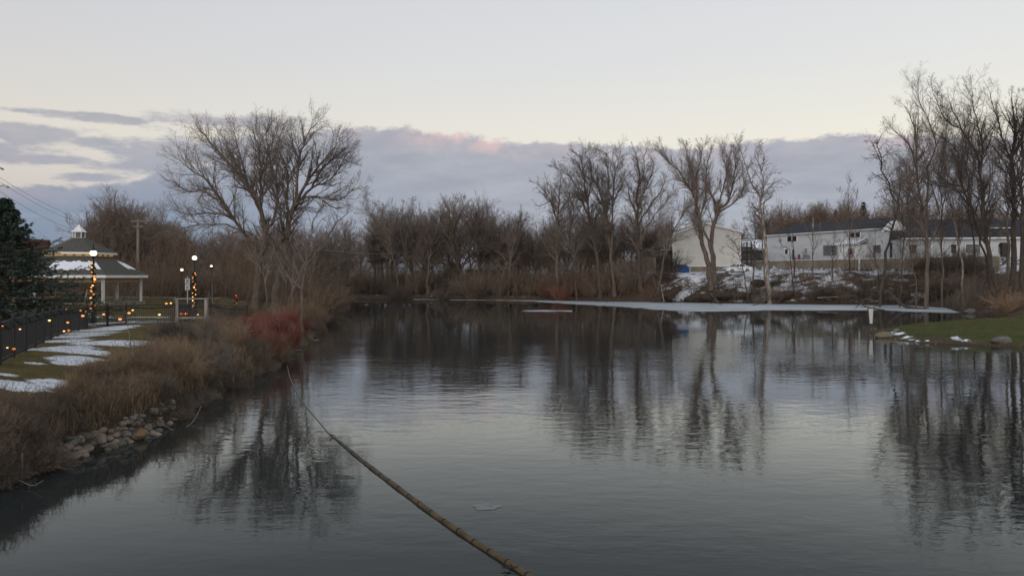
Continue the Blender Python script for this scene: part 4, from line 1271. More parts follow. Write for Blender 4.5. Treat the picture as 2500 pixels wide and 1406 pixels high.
shrubs(20, -40, 420, 15.5, 21.5, ['twiggy', 'arching'], ['brush', 'brush_grey', 'twig_warm'], (.20, .38), 'brown shrub tangled among the stones of the near left bank', 'brown shrubs among the near stones', 426, smin=.4, sfun=EDGE)
shrubs(18, -60, 150, 13.0, 16.6, ['twiggy', 'arching'], ['brush', 'twig_warm'], (.36, .52), 'reddish brown shrub hanging over the water at the lower left corner', 'shrubs at the lower left corner', 427, smin=-.1, smax=1.5)
shrubs(6, 430, 600, 46, 58, ['twiggy'], ['brush_grey', 'twig_warm'], (.45, .75), 'loose brown shrub beyond the wooden rail on the left bank', 'loose shrubs beyond the wooden rail', 428, smin=2, smax=9)
shrubs(8, 690, 800, 50, 82, ['far', 'upright'], ['brush', 'brush_tan', 'twig_warm'], (.45, .75), 'bushy brown shrub between the lawn trees and the water', 'shrubs between lawn trees and water', 429, smin=-.2, smax=4)

shrubs(22, 20, 700, 14.5, 40, ['arching'], ['brush', 'brush_grey', 'twig_warm'], (.22, .40), 'small brown shrub drooping over the waterline of the near left bank', 'small shrubs drooping over the left waterline', 430, smin=-.12, smax=.55)

shrubs(16, -60, 340, 13.0, 19.5, ['arching', 'twiggy'], ['brush', 'twig_warm', 'brush_grey'], (.26, .44), 'brown shrub hanging over the near left waterline among the stones', 'shrubs over the near left waterline', 431, smin=-.15, smax=.45)

# saplings standing in the near thicket
for i, (bx, by, tx, ty, d, r, lab) in enumerate([(330, 905, 302, 730, 25.5, .018, 'thin pale sapling rising out of the left bank thicket, leaning left'), (520, 800, 516, 655, 50, .05, 'thin bare sapling beside the second globe lamp'),
                                                 (352, 880, 392, 800, 27, .012, 'thin sapling leaning right in the left bank thicket'), (425, 820, 430, 730, 40, .02, 'thin upright sapling before the wooden rail post')]):
    b0 = gp_(bx, d)
    hero('sapling', d, (bx, by), [([(bx, HY + (CH - b0.z) / d * F), (bx * .5 + tx * .5, by * .5 + ty * .5), (tx, ty)], r, .005, .3, .1)], 90 + i, lab, 'bark_pale', 'brush_grey', per=(14, 5, 4), rt=.003, lmax=(.7, .4, .25), trunk_r=.005, lr=(.3, .4, .5))


# ------------------------------------------------------------------ dry grass and lawn grass: nobody could count it
def blades(n_, region, hgt_, wid, seed, lean=.5, zmin=0.02):
    rng = np.random.default_rng(seed)
    (xa, xb), (ya, yb), f = region
    X = rng.uniform(xa, xb, n_ * 6)
    Y = rng.uniform(ya, yb, n_ * 6)
    S = shore_sd(X, Y)
    ok = f(X, Y, S, rng)
    X, Y = X[ok][:n_], Y[ok][:n_]
    Z = height(X, Y)
    k = len(X)
    a = rng.uniform(0, 6.283, k)
    h = hgt_ * rng.uniform(.5, 1.3, k)
    ln = lean * rng.random(k) * h
    w = wid * rng.uniform(.6, 1.3, k)
    b = rng.uniform(0, 6.283, k)
    P = np.stack([X, Y, Z - .02], 1)
    side = np.stack([np.cos(b), np.sin(b), 0 * b], 1) * w[:, None]
    mid = P + np.stack([np.cos(a) * ln * .35, np.sin(a) * ln * .35, h * .62], 1)
    tip = P + np.stack([np.cos(a) * ln, np.sin(a) * ln, h * np.where(rng.random(k) < .3, .8, 1.0)], 1)
    V = np.stack([P - side, P + side, mid + side * .7, mid - side * .7, tip], 1).reshape(-1, 3)
    i0 = np.arange(k)[:, None] * 5
    return mesh_np('grass', V, i0 + np.array([[0, 1, 2, 3]]), i0 + np.array([[3, 2, 4]]))


M['lawn'] = mat('lawn_grass', (0.080, 0.064, 0.019), (0.165, 0.12, 0.048), .9, .95)
M['spit_grass'] = mat('spit_grass', (0.058, 0.074, 0.019), (0.14, 0.115, 0.045), 1.1, .95)
tag(link('dry_grass', blades(9000, ((-18, -7), (12.5, 27), lambda X, Y, S, r: (S > .25) & (S < EDGEM(Y) + .3) & (wob(X, Y, 1.7, 9) + r.normal(0, .35, len(X)) > -.05)), .42, .0045, 501, .9), M['straw']), 'tan dry grass drooping along the stony left bank', 'dry grass', None, 'stuff')
tag(link('dry_grass', blades(7000, ((-22, -9), (26, 50), lambda X, Y, S, r: (S > .1) & (S < EDGEM(Y)) & (wob(X, Y, 1.3, 9) + r.normal(0, .35, len(X)) > .0)), .5, .006, 502, .8), M['straw']), 'thin dry grass between the left bank shrubs', 'dry grass', None, 'stuff')
snow_free = lambda X, Y, t: np.ones(len(X), bool)
tag(link('lawn_grass', blades(60000, ((-26, -10), (15, 44), lambda X, Y, S, r: (S > 2.2) & (r.random(len(X)) < np.clip(22 / Y, .2, 1))), .045, .008, 503, 1.0), M['lawn']), 'short olive-brown lawn on the left bank', 'grass', None, 'stuff')
tag(link('lawn_grass', blades(45000, ((22, 52), (41, 70), lambda X, Y, S, r: S > .3), .075, .014, 504, 1.0), M['spit_grass']), 'short green grass covering the low spit on the right', 'grass', None, 'stuff')
tag(link('dry_grass', blades(5000, ((22, 52), (40, 86), lambda X, Y, S, r: (S > .0) & (S < 1.0 + 1.8 * (X > 44)) & (wob(X, Y, 1.5, 3) + r.normal(0, .3, len(X)) > .1)), .17, .007, 505, 1.6), M['straw']), 'tan grass fringe round the green spit', 'dry grass', None, 'stuff')


def undergrowth(n_, xa, xb, ya, yb, f, hgt_, seed, rt, matn, label):
    rng = np.random.default_rng(seed)
    X = rng.uniform(xa, xb, n_ * 8)
    Y = rng.uniform(ya, yb, n_ * 8)
    ok = f(X, Y, shore_sd(X, Y))
    X, Y = X[ok][:n_], Y[ok][:n_]
    k = len(X)
    t = Tubes()
    D = unit(np.stack([rng.normal(0, .28, k), rng.normal(0, .28, k), np.ones(k)], 1))
    P = trace(np.stack([X, Y, height(X, Y) - .05], 1), D, hgt_ * rng.uniform(.3, 1.25, k) * (1 + .45 * wob(X, Y, .35, 7.0)), 4, .09, .03, rng)
    R = radii(np.full(k, rt * 1.8), np.full(k, rt), 4)
    t.add(P, R, 3)
    a, d, l_, r = spawn(P, R, 6, .2, 1, 35, 14, .4, .8, rt, rng, .15, .4)
    P2 = trace(a, d, l_, 2, .15, .05, rng)
    t.add(P2, radii(r, np.full(len(r), rt * .8), 2), 3)
    a, d, l_, r = spawn(P2, radii(r, np.full(len(r), rt * .8), 2), 3, .2, 1, 38, 14, .5, .8, rt * .9, rng, .12, .4)
    t.add(trace(a, d, l_, 2, .15, .03, rng), radii(r, np.full(len(r), rt * .7), 2), 3)
    return tag(link('undergrowth', t.mesh('undergrowth'), M[matn]), label, 'undergrowth', None, 'stuff')


undergrowth(2600, -40, 24, 122, 172, lambda X, Y, S: (S > .2) & (S < 34) & (wob(X, Y, .45, 2.0) + .5 * wob(X, Y, 1.3, 5.0) > -.08 - .25 * (S > 6)), 4.8, 511, .0095, 'brush', 'mass of bare brown stems under the far shore trees')
undergrowth(900, -40, 24, 145, 185, lambda X, Y, S: S > 12, 6.5, 516, .012, 'twig', 'tall brown saplings deep in the far wood')
undergrowth(1800, -62, -14, 74, 130, lambda X, Y, S: (S > 1.0) & (S < 46) & (X > -50 + (Y - 74) * .1), 4.6, 512, .008, 'brush', 'mass of bare brown stems in the left thicket')
undergrowth(1300, -24, -9, 24, 50, lambda X, Y, S: (S > .1) & (S < EDGEM(Y)), .6, 513, .0035, 'brush', 'fine brown stems filling the left bank thicket')
undergrowth(1300, -16, -8, 12.5, 24, lambda X, Y, S: (S > .05) & (S < EDGEM(Y)), .5, 514, .003, 'brush', 'fine brown stems over the near left bank')
undergrowth(900, 40, 66, 84, 118, lambda X, Y, S: (S > .2) & (S < 13), 2.0, 515, .009, 'brush_grey', 'mass of grey-brown stems under the right bank trees')
undergrowth(700, 22, 58, 104, 122, lambda X, Y, S: (S > .1) & (S < 4.5), 1.3, 517, .009, 'twig_dark', 'dark stems along the snowy bank at the ice')
undergrowth(500, 60, 110, 165, 190, lambda X, Y, S: S > 10, 8, 518, .014, 'twig_warm', 'brown saplings behind the dark roofs')

# ------------------------------------------------------------------ stones of the near left bank
def rock_mesh(seed, flat=.7, k=3):
    import bmesh
    rng = np.random.default_rng(seed)
    bm = bmesh.new()
    bmesh.ops.create_icosphere(bm, subdivisions=k, radius=1.0)
    w = rng.normal(0, 1, (6, 3))
    ph = rng.uniform(0, 6, 6)
    for v in bm.verts:
        c = np.array(v.co)
        d = 1 + sum(.055 * math.sin(2.0 * float(c @ w[i]) + ph[i]) for i in range(6))
        for i in range(4):                                   # a few flattened faces
            q = w[i] / np.linalg.norm(w[i])
            e = float(c @ q)
            if e > .72:
                d *= .72 / e * .5 + .5
        v.co = Vector((c[0] * d, c[1] * d, c[2] * d * flat))
    me = bpy.data.meshes.new('stone')
    bm.to_mesh(me)
    bm.free()
    me.polygons.foreach_set('use_smooth', [True] * len(me.polygons))
    return me


STONES = {}
stone_cols = {'tan': ((.15, .115, .078), (.22, .175, .125)), 'pinkish': ((.17, .125, .10), (.26, .20, .165)), 'grey': ((.095, .09, .08), (.15, .145, .13)), 'olive': ((.07, .062, .042), (.11, .098, .066)), 'ochre': ((.13, .082, .042), (.19, .125, .065))}
for k, (c1, c2) in stone_cols.items():
    M['stone_' + k] = mat(k + '_fieldstone', c1, c2, 3.0, .85, .15, bump=.5)
RK = [rock_mesh(600 + i, f) for i, f in enumerate((.7, .62, .8, .55, .75))]


def stone(x, y, z, r, c, v, rz, label, group, tilt=0.0, name='fieldstone', sx=1.25):
    key = (v, c)
    if key not in STONES:
        me = RK[v].copy()
        me.materials.append(M[c])
        STONES[key] = me
    o = bpy.data.objects.new(name, STONES[key])
    o.location = (x, y, z)
    o.rotation_euler = (0, tilt, rz)
    o.scale = (r * sx, r, r)
    col.objects.link(o)
    return tag(o, label, 'stone', group)


z3 = lambda a, b_: (a * .3556, 700 + b_ * .3556)
rs = random.Random(61)
named = {(945, 1012): 'large ochre fieldstone at the water, right end of the stone row', (697, 1003): 'tan stone tipped on edge in the middle of the stone row', (682, 1068): 'long pinkish stone lying below the tipped stone',
         (512, 1118): 'large pinkish stone at the waterline left of the smaller pale ones', (860, 1015): 'round grey stone just left of the large ochre one'}
for (a, b_, r, c) in [(512, 1118, 36, 'pinkish'), (545, 1108, 25, 'pinkish'), (585, 1098, 26, 'pinkish'), (625, 1075, 24, 'tan'), (682, 1068, 38, 'pinkish'), (697, 1003, 36, 'tan'), (647, 1030, 30, 'tan'), (588, 1030, 46, 'olive'), (530, 1058, 40, 'pinkish'),
                      (465, 1052, 28, 'olive'), (483, 1088, 20, 'tan'), (402, 1082, 22, 'olive'), (785, 1032, 38, 'tan'), (860, 1015, 37, 'grey'), (945, 1012, 56, 'ochre'), (840, 945, 24, 'tan'), (887, 935, 32, 'olive'), (925, 890, 24, 'tan'), (965, 890, 27, 'grey'),
                      (925, 935, 17, 'pinkish'), (1085, 952, 28, 'tan'), (1082, 918, 22, 'tan'), (735, 1062, 27, 'olive'), (555, 1148, 36, 'tan'), (487, 1160, 32, 'olive'), (315, 1215, 42, 'olive'), (705, 1092, 26, 'grey'), (392, 1172, 26, 'olive'), (1040, 960, 26, 'olive'), (1010, 930, 22, 'olive'), (440, 1130, 28, 'olive'), (350, 1190, 26, 'grey')]:
    px, py = z3(a, b_)
    p = on_ground(px, py + r * .12)
    rr = r * .3556 / F * p.y * 1.06
    rank = 'ochre' if c == 'ochre' else c
    stone(p.x, p.y, max(p.z, .03) + rr * .28, rr, 'stone_' + c, rs.randrange(5), rs.uniform(-.6, .6), named.get((a, b_), c + ' rounded fieldstone among the stones edging the near left bank'), None if (a, b_) in named else c + ' stones of the near left bank', -.6 if (a, b_) == (697, 1003) else rs.uniform(-.15, .15))
for i in range(190):
    t = rs.random()
    px, py = 120 + 300 * t, 1150 - 128 * t + rs.uniform(-42, 40)
    q = on_ground(px, py)
    c = rs.choice(['olive', 'grey', 'tan', 'pinkish'])
    r = rs.uniform(.06, .13)
    if shore_sd(np.array([q.x]), np.array([q.y]))[0] < -.12:
        continue
    stone(q.x, q.y, max(q.z, -.01) + r * .22, r, 'stone_' + c, rs.randrange(5), rs.uniform(0, 3), c + ' rounded fieldstone among the stones edging the near left bank', c + ' stones of the near left bank', rs.uniform(-.3, .3), sx=rs.uniform(1.0, 1.5))
# stones of the spit and the far bank
p = on_ground(2450, 833)
stone(p.x, p.y, p.z + .02, .42, 'stone_grey', 1, .3, 'low grey boulder sunk in the green spit near the right frame edge', None, 0, 'boulder', 1.7)
p = on_ground(2162, 821)
stone(p.x, p.y, max(0, p.z), .42, 'stone_tan', 0, .2, 'long tan stone at the very tip of the green spit', None, 0, 'boulder', 1.8)
for i, (px, d, r, lab) in enumerate([(1700, 117.5, .55, 'dark rock at the ice edge right of the leaning stick'), (1668, 118, .4, 'snow-dusted rock at the foot of the snowy gully'), (2370, 84, .5, 'pale flat stone at the right bank waterline'), (2424, 82, .3, 'small pale stone at the foot of the big right-bank trees')]):
    x = (px - HX) / F * d
    stone(x, d, max(hz(x, d), .1), r, 'stone_grey' if i > 1 else 'stone_olive', i, .4, lab, None, 0, 'boulder', 1.5)
for i, (px, py, r, lab) in enumerate([(2194, 816, .36, 'largest patch of old snow at the tip of the green spit'), (2213, 824, .24, 'patch of snow right of the largest one on the spit'), (2239, 833, .15, 'small snow scrap at the spit waterline, left one'),
                                     (2263, 833, .16, 'small snow scrap at the spit waterline, right one'), (2336, 824, .12, 'flat snow scrap on the grass in the middle of the spit'), (2358, 832, .12, 'flat snow scrap nearest the grey boulder')]):
    q = on_ground(px, py)
    rg = random.Random(900 + i)
    ring = []
    for k in range(18):
        an = 2 * math.pi * k / 18
        rr = r * (1 + rg.uniform(-.28, .28))
        X_, Y_ = q.x + .75 * rr * math.cos(an), q.y + .9 * rr * math.sin(an)
        ring.append((X_, Y_, max(hz(X_, Y_), 0) + .012))
    mb = MB()
    top = [(q.x + (v[0] - q.x) * .7, q.y + (v[1] - q.y) * .7, v[2] + .05 * min(1, r * 4)) for v in ring]
    mb.add(ring + top, [(k, (k + 1) % 18, 18 + (k + 1) % 18, 18 + k) for k in range(18)] + [tuple(range(18, 36))])
    tag(mb.build('snow_patch', M['snow']), lab, 'snow')
M['dirt'] = mat('dark_earth', (.030, .020, .015), (.06, .042, .03), 2.5, .95, bump=.6)
RKD = [rock_mesh(640, .62), rock_mesh(641, .5), rock_mesh(642, .7)]
for i, (px, d, r, sx, lab) in enumerate([(1716, 117.0, 1.5, 1.5, 'dark earth mound at the ice right of the snowy gully'), (1790, 115.5, 1.6, 2.0, 'long dark earth mound below the white car'), (1612, 119.0, 1.3, 1.3, 'dark earth mound left of the snowy gully'),
                                         (1930, 113.0, 1.4, 2.2, 'dark earth mound below the forked low tree'), (2035, 112.5, 1.5, 2.2, 'dark earth mound below the porch trees'), (1850, 117.5, 1.0, 1.6, 'small dark mound under the thin upright tree')]):
    me = RKD[i % 3].copy()
    me.materials.append(M['dirt'])
    o = bpy.data.objects.new('earth_mound', me)
    x = (px - HX) / F * d
    o.location = (x, d, max(0.1, hz(x, d)) + .1)
    o.scale = (r * sx, r, r * .9)
    o.rotation_euler = (0, 0, .2 * i)
    col.objects.link(o)
    tag(o, lab, 'mound')
g_ = at(1641, 716, 117.5)
r_ = thing('concrete_slab', (g_.x, g_.y, g_.z), 'brown broken slab tilted in the snow beside the gully at the ice', 'slab')
sl_ = MB().box(g_, (2.6, 1.6, .8), .3).build('slab_block', M['dirt'], r_, bevel=.12)
r_.rotation_euler = (.2, -.62, 0)

# ------------------------------------------------------------------ floating boom
pts = [wat(x, y) for x, y in [(1420, 1490), (1345, 1440), (1289, 1406), (1177, 1336), (1074, 1267), (996, 1210), (932, 1162), (882, 1123), (835, 1084), (815, 1068)]]
b0 = pts[0]
r_ = thing('floating_boom', (b0[0], b0[1], 0), 'long yellowish floating boom with dark bands trailing across the near water', 'boom')
P = resample([(x, y, .012) for x, y in pts], 60)
t = Tubes()
Rr = np.interp(np.arange(61), [0, 38, 54, 60], [.046, .044, .036, .012])
Rr = Rr * (1 + .03 * np.sin(np.arange(61) * 2.3) * np.sin(np.arange(61) * .9))
P[:, 2] += .005 * np.sin(np.arange(61) * .8)
t.add((P - np.array([b0[0], b0[1], 0]))[None], Rr[None], 12)
M['boom'] = mat('algae_stained_boom', (.035, .026, .013), (.12, .08, .032), 2.2, .7, lo=.3, hi=.7)
m = M['boom']
nn, ll = m.node_tree.nodes, m.node_tree.links
pb = nn['Principled BSDF']
src = pb.inputs['Base Color'].links[0].from_socket
tcx = nn.new('ShaderNodeTexCoord')
sp = nn.new('ShaderNodeSeparateXYZ')
ll.new(tcx.outputs['Object'], sp.inputs[0])
mrx = nn.new('ShaderNodeMapRange')
mrx.inputs['From Min'].default_value = 3.5
mrx.inputs['From Max'].default_value = 7.5
ll.new(sp.outputs[1], mrx.inputs['Value'])
mxx = nn.new('ShaderNodeMix')
mxx.data_type = 'RGBA'
ll.new(mrx.outputs[0], mxx.inputs[0])
ll.new(src, mxx.inputs[6])
mxx.inputs[7].default_value = (.060, .048, .038, 1)
ll.new(mxx.outputs[2], pb.inputs['Base Color'])
link('float_tube', t.mesh('float_tube', True), m, r_)
cum = np.r_[0, np.cumsum(np.linalg.norm(np.diff(P, axis=0), axis=1))]
M['band'] = mat('dark_band', (.012, .010, .008), (.03, .024, .018), 6, .9)
q = .2
i = 0
while q < cum[-1] - .6:
    c0 = Vector([float(np.interp(q, cum, P[:, c])) for c in range(3)])
    c1 = Vector([float(np.interp(q + .035, cum, P[:, c])) for c in range(3)])
    rr = float(np.interp(q, cum, Rr)) + .004
    MB().bar(c0, c1, rr, rr, 12).build('band', M['band'], r_, True)
    q += rs.uniform(.48, .60)
cb = [wat(x, y) for x, y in [(815, 1068), (800, 1055), (777, 1027), (738, 980), (709, 926), (701, 892)]]
t = Tubes()
P2 = resample([(x, y, .018) for x, y in cb], 24)
t.add((P2 - np.array([b0[0], b0[1], 0]))[None], np.full((1, 25), .011), 6)
link('tether', t.mesh('tether', True), M['wire_pale'], r_)
for k_, (x, y) in enumerate([(1244, 1392), (812, 1066)]):
    c = wat(x, y)
    mb = MB()
    for j in range(7):
        a = rs.uniform(0, 6.28)
        mb.bar((c[0], c[1], .03), (c[0] + math.cos(a) * .12, c[1] + math.sin(a) * .12, .03 + rs.uniform(-.02, .08)), .009, .004, 5)
    tag(mb.build('weed_clump', M['band']), 'dark weed caught on the boom ' + ['at the bottom frame edge', 'at its thin far end', 'about its middle', 'between its middle and far end'][k_], 'weed')

# ice pan floating in the foreground
m, n, l, p = new_mat('thin_ice')
p.inputs['Base Color'].default_value = (.16, .18, .18, 1)
p.inputs['Roughness'].default_value = .35
geo = n.new('ShaderNodeNewGeometry')
l.new(rampm(tnoise(9, 5), [(.35, (.03, .037, .038)), (.65, (.10, .112, .115))]), p.inputs['Base Color'])
M['thin_ice'] = m
c = wat(1188, 1237)
ring = []
for i in range(40):
    a = 2 * math.pi * i / 40
    rr = 1 + .10 * math.sin(3 * a + 1) + .07 * math.sin(5 * a) + rs.uniform(-.05, .05)
    ring.append((c[0] + .24 * rr * math.cos(a), c[1] + .19 * rr * math.sin(a), -.02))
tag(MB().prism(ring, (0, 0, .028)).build('ice_pan', M['thin_ice']), 'small translucent pan of ice floating right of the boom', 'ice')

# ------------------------------------------------------------------ sticks and fallen branches
def stick(name, pts, r0, r1, label, matn='bark', per=0, seed=1, cat='branch'):
    P = [at(x, y, d) for x, y, d in pts]
    b = P[0].copy()
    o = [(q.x - b.x, q.y - b.y, q.z - b.z) for q in P]
    r = thing(name, b, label, cat)
    t = Tubes()
    R = np.linspace(r0, r1, 11)
    Q = resample(o, 10)
    t.add(Q[None], R[None], 7)
    link('stem', t.mesh('stem', True), M[matn], r)
    if per:
        rng = np.random.default_rng(seed)
        t = Tubes()
        a, d, l_, rr = spawn(Q[None], R[None], per, .3, 1, 45, 15, .3, .6, r1 * .7, rng, .2)
        Pq = trace(a, d, l_, 4, .2, .03, rng)
        t.add(Pq, radii(rr, np.full(len(rr), r1 * .5), 4), 4)
        link('twigs', t.mesh('twigs'), M['twig_dark'], r)
    return r


stick('dead_stake', [(1622, 742, 113), (1617, 715, 113), (1614, 695, 113)], .10, .05, 'pale dead stick standing in the ice below the cream gable', 'bark_pale', 3, 1)
stick('fallen_branch', [(1733, 715, 117), (1750, 735, 113), (1765, 748, 108)], .13, .05, 'fallen limb sloping from the double trunk down onto the ice', 'bark', 6, 2)
stick('fallen_branch', [(2160, 757.5, 91), (2130, 753, 91), (2112, 748, 91), (2100, 741, 91), (2090, 752, 91)], .10, .04, 'bent fallen branch lying at the ice edge behind the white board', 'bark_dark', 7, 3)
stick('fallen_branch', [(2150, 750, 97), (2135, 744, 97), (2122, 740, 97)], .05, .03, 'small dark branch on the ice behind the bent branch', 'bark_dark', 6, 4)
stick('fallen_log', [(2260, 755, 94), (2225, 752, 95), (2200, 742, 97), (2180, 722, 101), (2165, 708, 104)], .22, .10, 'curved log sliding from the right bank onto the ice', 'bark_dark', 4, 5, 'log')
stick('dead_stake', [(1820, 752, 104), (1850, 742, 106), (1862, 738, 108)], .05, .03, 'thin branch frozen in the ice under the crooked pale tree', 'bark_dark', 6, 6)
stick('fallen_branch', [(1480, 738, 121), (1500, 745, 114), (1540, 750, 110)], .05, .02, 'twiggy branch on the ice below the tall far-bank group', 'bark_dark', 9, 7)
stick('fallen_log', [(745, 838, 46), (765, 832, 48), (778, 829, 49)], .05, .03, 'pale log along the waterline below the red stems', 'bark_pale', 0, 8, 'log')
stick('fallen_log', [(682, 858, 40), (736, 854, 41.5)], .03, .02, 'short pale log at the water left of the tether', 'bark_pale', 0, 9, 'log')
stick('fallen_branch', [(392, 1030, 20.5), (430, 1052, 20.2), (470, 1030, 21), (492, 990, 22)], .012, .006, 'thin pale branch arching over the water beside the last stones', 'bark_pale', 5, 10)
stick('fallen_branch', [(40, 1168, 14.9), (80, 1185, 14.6), (105, 1172, 14.6)], .008, .005, 'thin pale branch bowing to the water at lower left', 'bark_pale', 4, 11)
stick('fallen_log', [(1995, 727, 109.3), (2090, 723, 109.6), (2180, 722, 109.0)], .07, .05, 'straight pale pole lying along the waterline below the porch', 'bark_pale', 0, 12, 'log')
for px, y0, y1, d, r, lab in [(53, 1150, 1105, 15.1, .022, 'whitish stake at the water in the lower left corner'), (277, 905, 876, 25.5, .035, 'weathered short stake in the left bank thicket'), (456, 972, 940, 24.5, .022, 'pale stake near the water in the left bank thicket')]:
    a, b_ = at(px, y0, d), at(px + 1, y1, d)
    mb = MB().bar((a.x, a.y, min(a.z, hz(a.x, a.y)) - .1), b_, r, r * .8, 8)
    tag(mb.build('stake', M['bark_pale'] if px == 53 else M['wood_grey']), lab, 'stake')
# white board on two stakes standing in the water by the spit
d = 56.0
c = at(2127, 773, d)
r_ = thing('sign_board', (c.x, c.y, 0), 'white tapered board on two thin dark stakes in the water by the spit', 'board')
k = d / F
MB().prism([at(2121, 754, d), at(2132, 754, d), at(2130, 790, d), at(2124, 790, d)], (0, .06, 0)).build('board_panel', M['white_paint'], r_)
for px, top in ((2120.5, 752), (2133.5, 758)):
    a = at(px, top, d)
    MB().bar((a.x, d + .1, -.9), (a.x, d + .1, a.z), .035, .03, 6).build('stake', M['bark_dark'], r_)

# ------------------------------------------------------------------ cream gable building
D0 = 135.0
X = lambda px, d=D0: (px - HX) / F * d
Zp = lambda py, d=D0: CH - (py - HY) / F * d
xl, xr, xa = X(1643), X(1808), X(1722)
zb, ze_l, ze_r, zt = Zp(651), Zp(572), Zp(567), Zp(546)
r_ = thing('gable_building', (xl, D0, 4.4), 'tall windowless cream building with its gable end to the pond', 'building')
MB().prism([(xl, D0, zb), (xr, D0, zb), (xr, D0, ze_r), (xa, D0, zt), (xl, D0, ze_l)], (0, 18, 0)).build('wall', M['siding'], r_)
MB().prism([(xl + .1, D0 + .1, 3.6), (xr - .1, D0 + .1, 3.6), (xr - .1, D0 + .1, zb - .003), (xl + .1, D0 + .1, zb - .003)], (0, 17.8, 0)).build('foundation', M['concrete'], r_)
MB().prism([(xl - .35, D0 - .3, ze_l - .12), (xa, D0 - .3, zt + .012), (xr + .35, D0 - .3, ze_r - .12), (xr + .35, D0 - .3, ze_r + .1), (xa, D0 - .3, zt + .26), (xl - .35, D0 - .3, ze_l + .1)], (0, 18.6, 0)).build('roof', M['shingle'], r_)
MB().prism([(xl - .37, D0 - .36, ze_l - .18), (xa, D0 - .36, zt - .05), (xr + .37, D0 - .36, ze_r - .18), (xr + .37, D0 - .36, ze_r + .11), (xa, D0 - .36, zt + .27), (xl - .37, D0 - .36, ze_l + .11)], (0, .055, 0)).build('rake_trim', M['trim'], r_)
MB().box(((xl + xr) / 2, D0 - .04, zb + .1), (xr - xl + .04, .07, .2)).build('skirt_trim', M['trim'], r_)
for sx_ in (xl, xr):
    MB().box((sx_, D0 - .03, (zb + min(ze_l, ze_r)) / 2), (.16, .1, min(ze_l, ze_r) - zb - .5)).build('corner_trim', M['trim'], r_)
# dark stair tower at its left
xs0, xs1 = X(1611), X(1642)
r_ = thing('wooden_stair', (xs0, D0 + 1, 4.4), 'dark wooden stair and deck at the left of the cream building', 'stair')
for xx in (xs0, (xs0 + xs1) / 2, xs1 - .15):
    for yy in (D0 + .5, D0 + 3):
        MB().box((xx, yy, 6.6), (.16, .16, 5.6)).build('post', M['wood_dark'], r_)
for zz_, nm in ((Zp(613), 'deck'), (Zp(632), 'landing')):
    MB().box(((xs0 + xs1) / 2, D0 + 1.8, zz_), (xs1 - xs0 + .2, 3.2, .22)).build(nm, M['wood_dark'], r_)
MB().box(((xs0 + xs1) / 2, D0 + 1.2, Zp(613) + .22), (1.4, 1.2, .12)).build('snow_cover', M['snow'], r_)
for zz_ in (Zp(606), Zp(626), Zp(640), Zp(646)):
    MB().box(((xs0 + xs1) / 2, D0 + .38, zz_), (xs1 - xs0, .05, .14)).build('rail', M['wood_dark'], r_)
MB().box(((xs0 + xs1) / 2, D0 + 3.4, 6.0), (xs1 - xs0, .1, 3.6)).build('back_wall', M['wood_dark'], r_)
# grey shed further left
xg = X(1560, 142)
r_ = thing('grey_shed', (xg, 142, 3.0), 'grey shed with a white hanging sheet left of the dark stair, half hidden by trees', 'shed')
MB().box(((X(1560, 142) + X(1612, 142)) / 2, 144, 5.2), (X(1612, 142) - X(1560, 142), 4, 5.2)).build('wall', M['wood_grey'], r_)
MB().prism([(X(1556, 142), 141.6, 7.7), (X(1616, 142), 141.6, 7.7), (X(1586, 142), 141.6, 9.1)], (0, 4.8, 0)).build('roof', M['shingle'], r_)
MB().box((X(1602, 141.9), 141.9, Zp(641, 141.9)), (.9, .1, 1.9)).build('white_sheet', M['white_paint'], r_)

# outdoor stair between the buildings
x0, x1 = X(1810, 139), X(1834, 139)
r_ = thing('wooden_stair', (x0, 139, 4.6), 'dark outdoor stair descending right, between the cream and long white buildings', 'stair')
for xx in (x0, x1):
    for yy in (139, 141.5):
        MB().box((xx, yy, 7.3), (.2, .2, 6.0)).build('post', M['wood_dark'], r_)
MB().box(((x0 + x1) / 2, 140.2, Zp(604, 139)), (x1 - x0 + .3, 3, .25)).build('landing', M['wood_dark'], r_)
for zz_ in (Zp(588, 139), Zp(594, 139), Zp(599, 139)):
    MB().box(((x0 + x1) / 2, 138.85, zz_), (x1 - x0, .06, .14)).build('rail', M['wood_dark'], r_)
for i in range(12):
    MB().box((x1 + .2 + i * .26, 140.2, Zp(606, 139) - i * .27), (.34, 2.2, .07)).build('tread', M['wood_dark'], r_)
for off in (.0, .9):
    MB().prism([(x1, 139.0, Zp(608, 139) + off), (x1 + 3.3, 139.0, Zp(608, 139) - 3.4 + off), (x1 + 3.3, 139.0, Zp(608, 139) - 3.15 + off), (x1, 139.0, Zp(608, 139) + .25 + off)], (0, .08, 0)).build('stringer' if not off else 'handrail', M['wood_dark'], r_)
for i in range(9):
    MB().box((x0 + .25 + (i % 3) * .5, 139.4, 5.2 + .55 * (i // 3) + .2), (.06, .06, 1.2)).build('baluster', M['wood_dark'], r_)
# low link building with a snowy roof behind the stair
r_ = thing('link_building', (X(1812, 150), 150, 5), 'low dark link building with a snow-covered roof behind the outdoor stair', 'building')
xq0, xq1 = X(1800, 150), X(1885, 150)
MB().box(((xq0 + xq1) / 2, 153, 6.8), (xq1 - xq0, 5, 4.6)).build('wall', M['wood_dark'], r_)
MB().prism([(xq0, 150.2, Zp(607, 150)), (xq1, 150.2, Zp(607, 150)), (xq1, 154.5, Zp(586, 150) + .1), (xq0, 154.5, Zp(586, 150) + .1)], (0, 0, .16)).build('roof', M['snow'], r_)
MB().box(((xq0 + xq1) / 2, 154.6, Zp(586, 150) + .2), (xq1 - xq0, .2, .35)).build('roof_edge', M['shingle_dark'], r_)

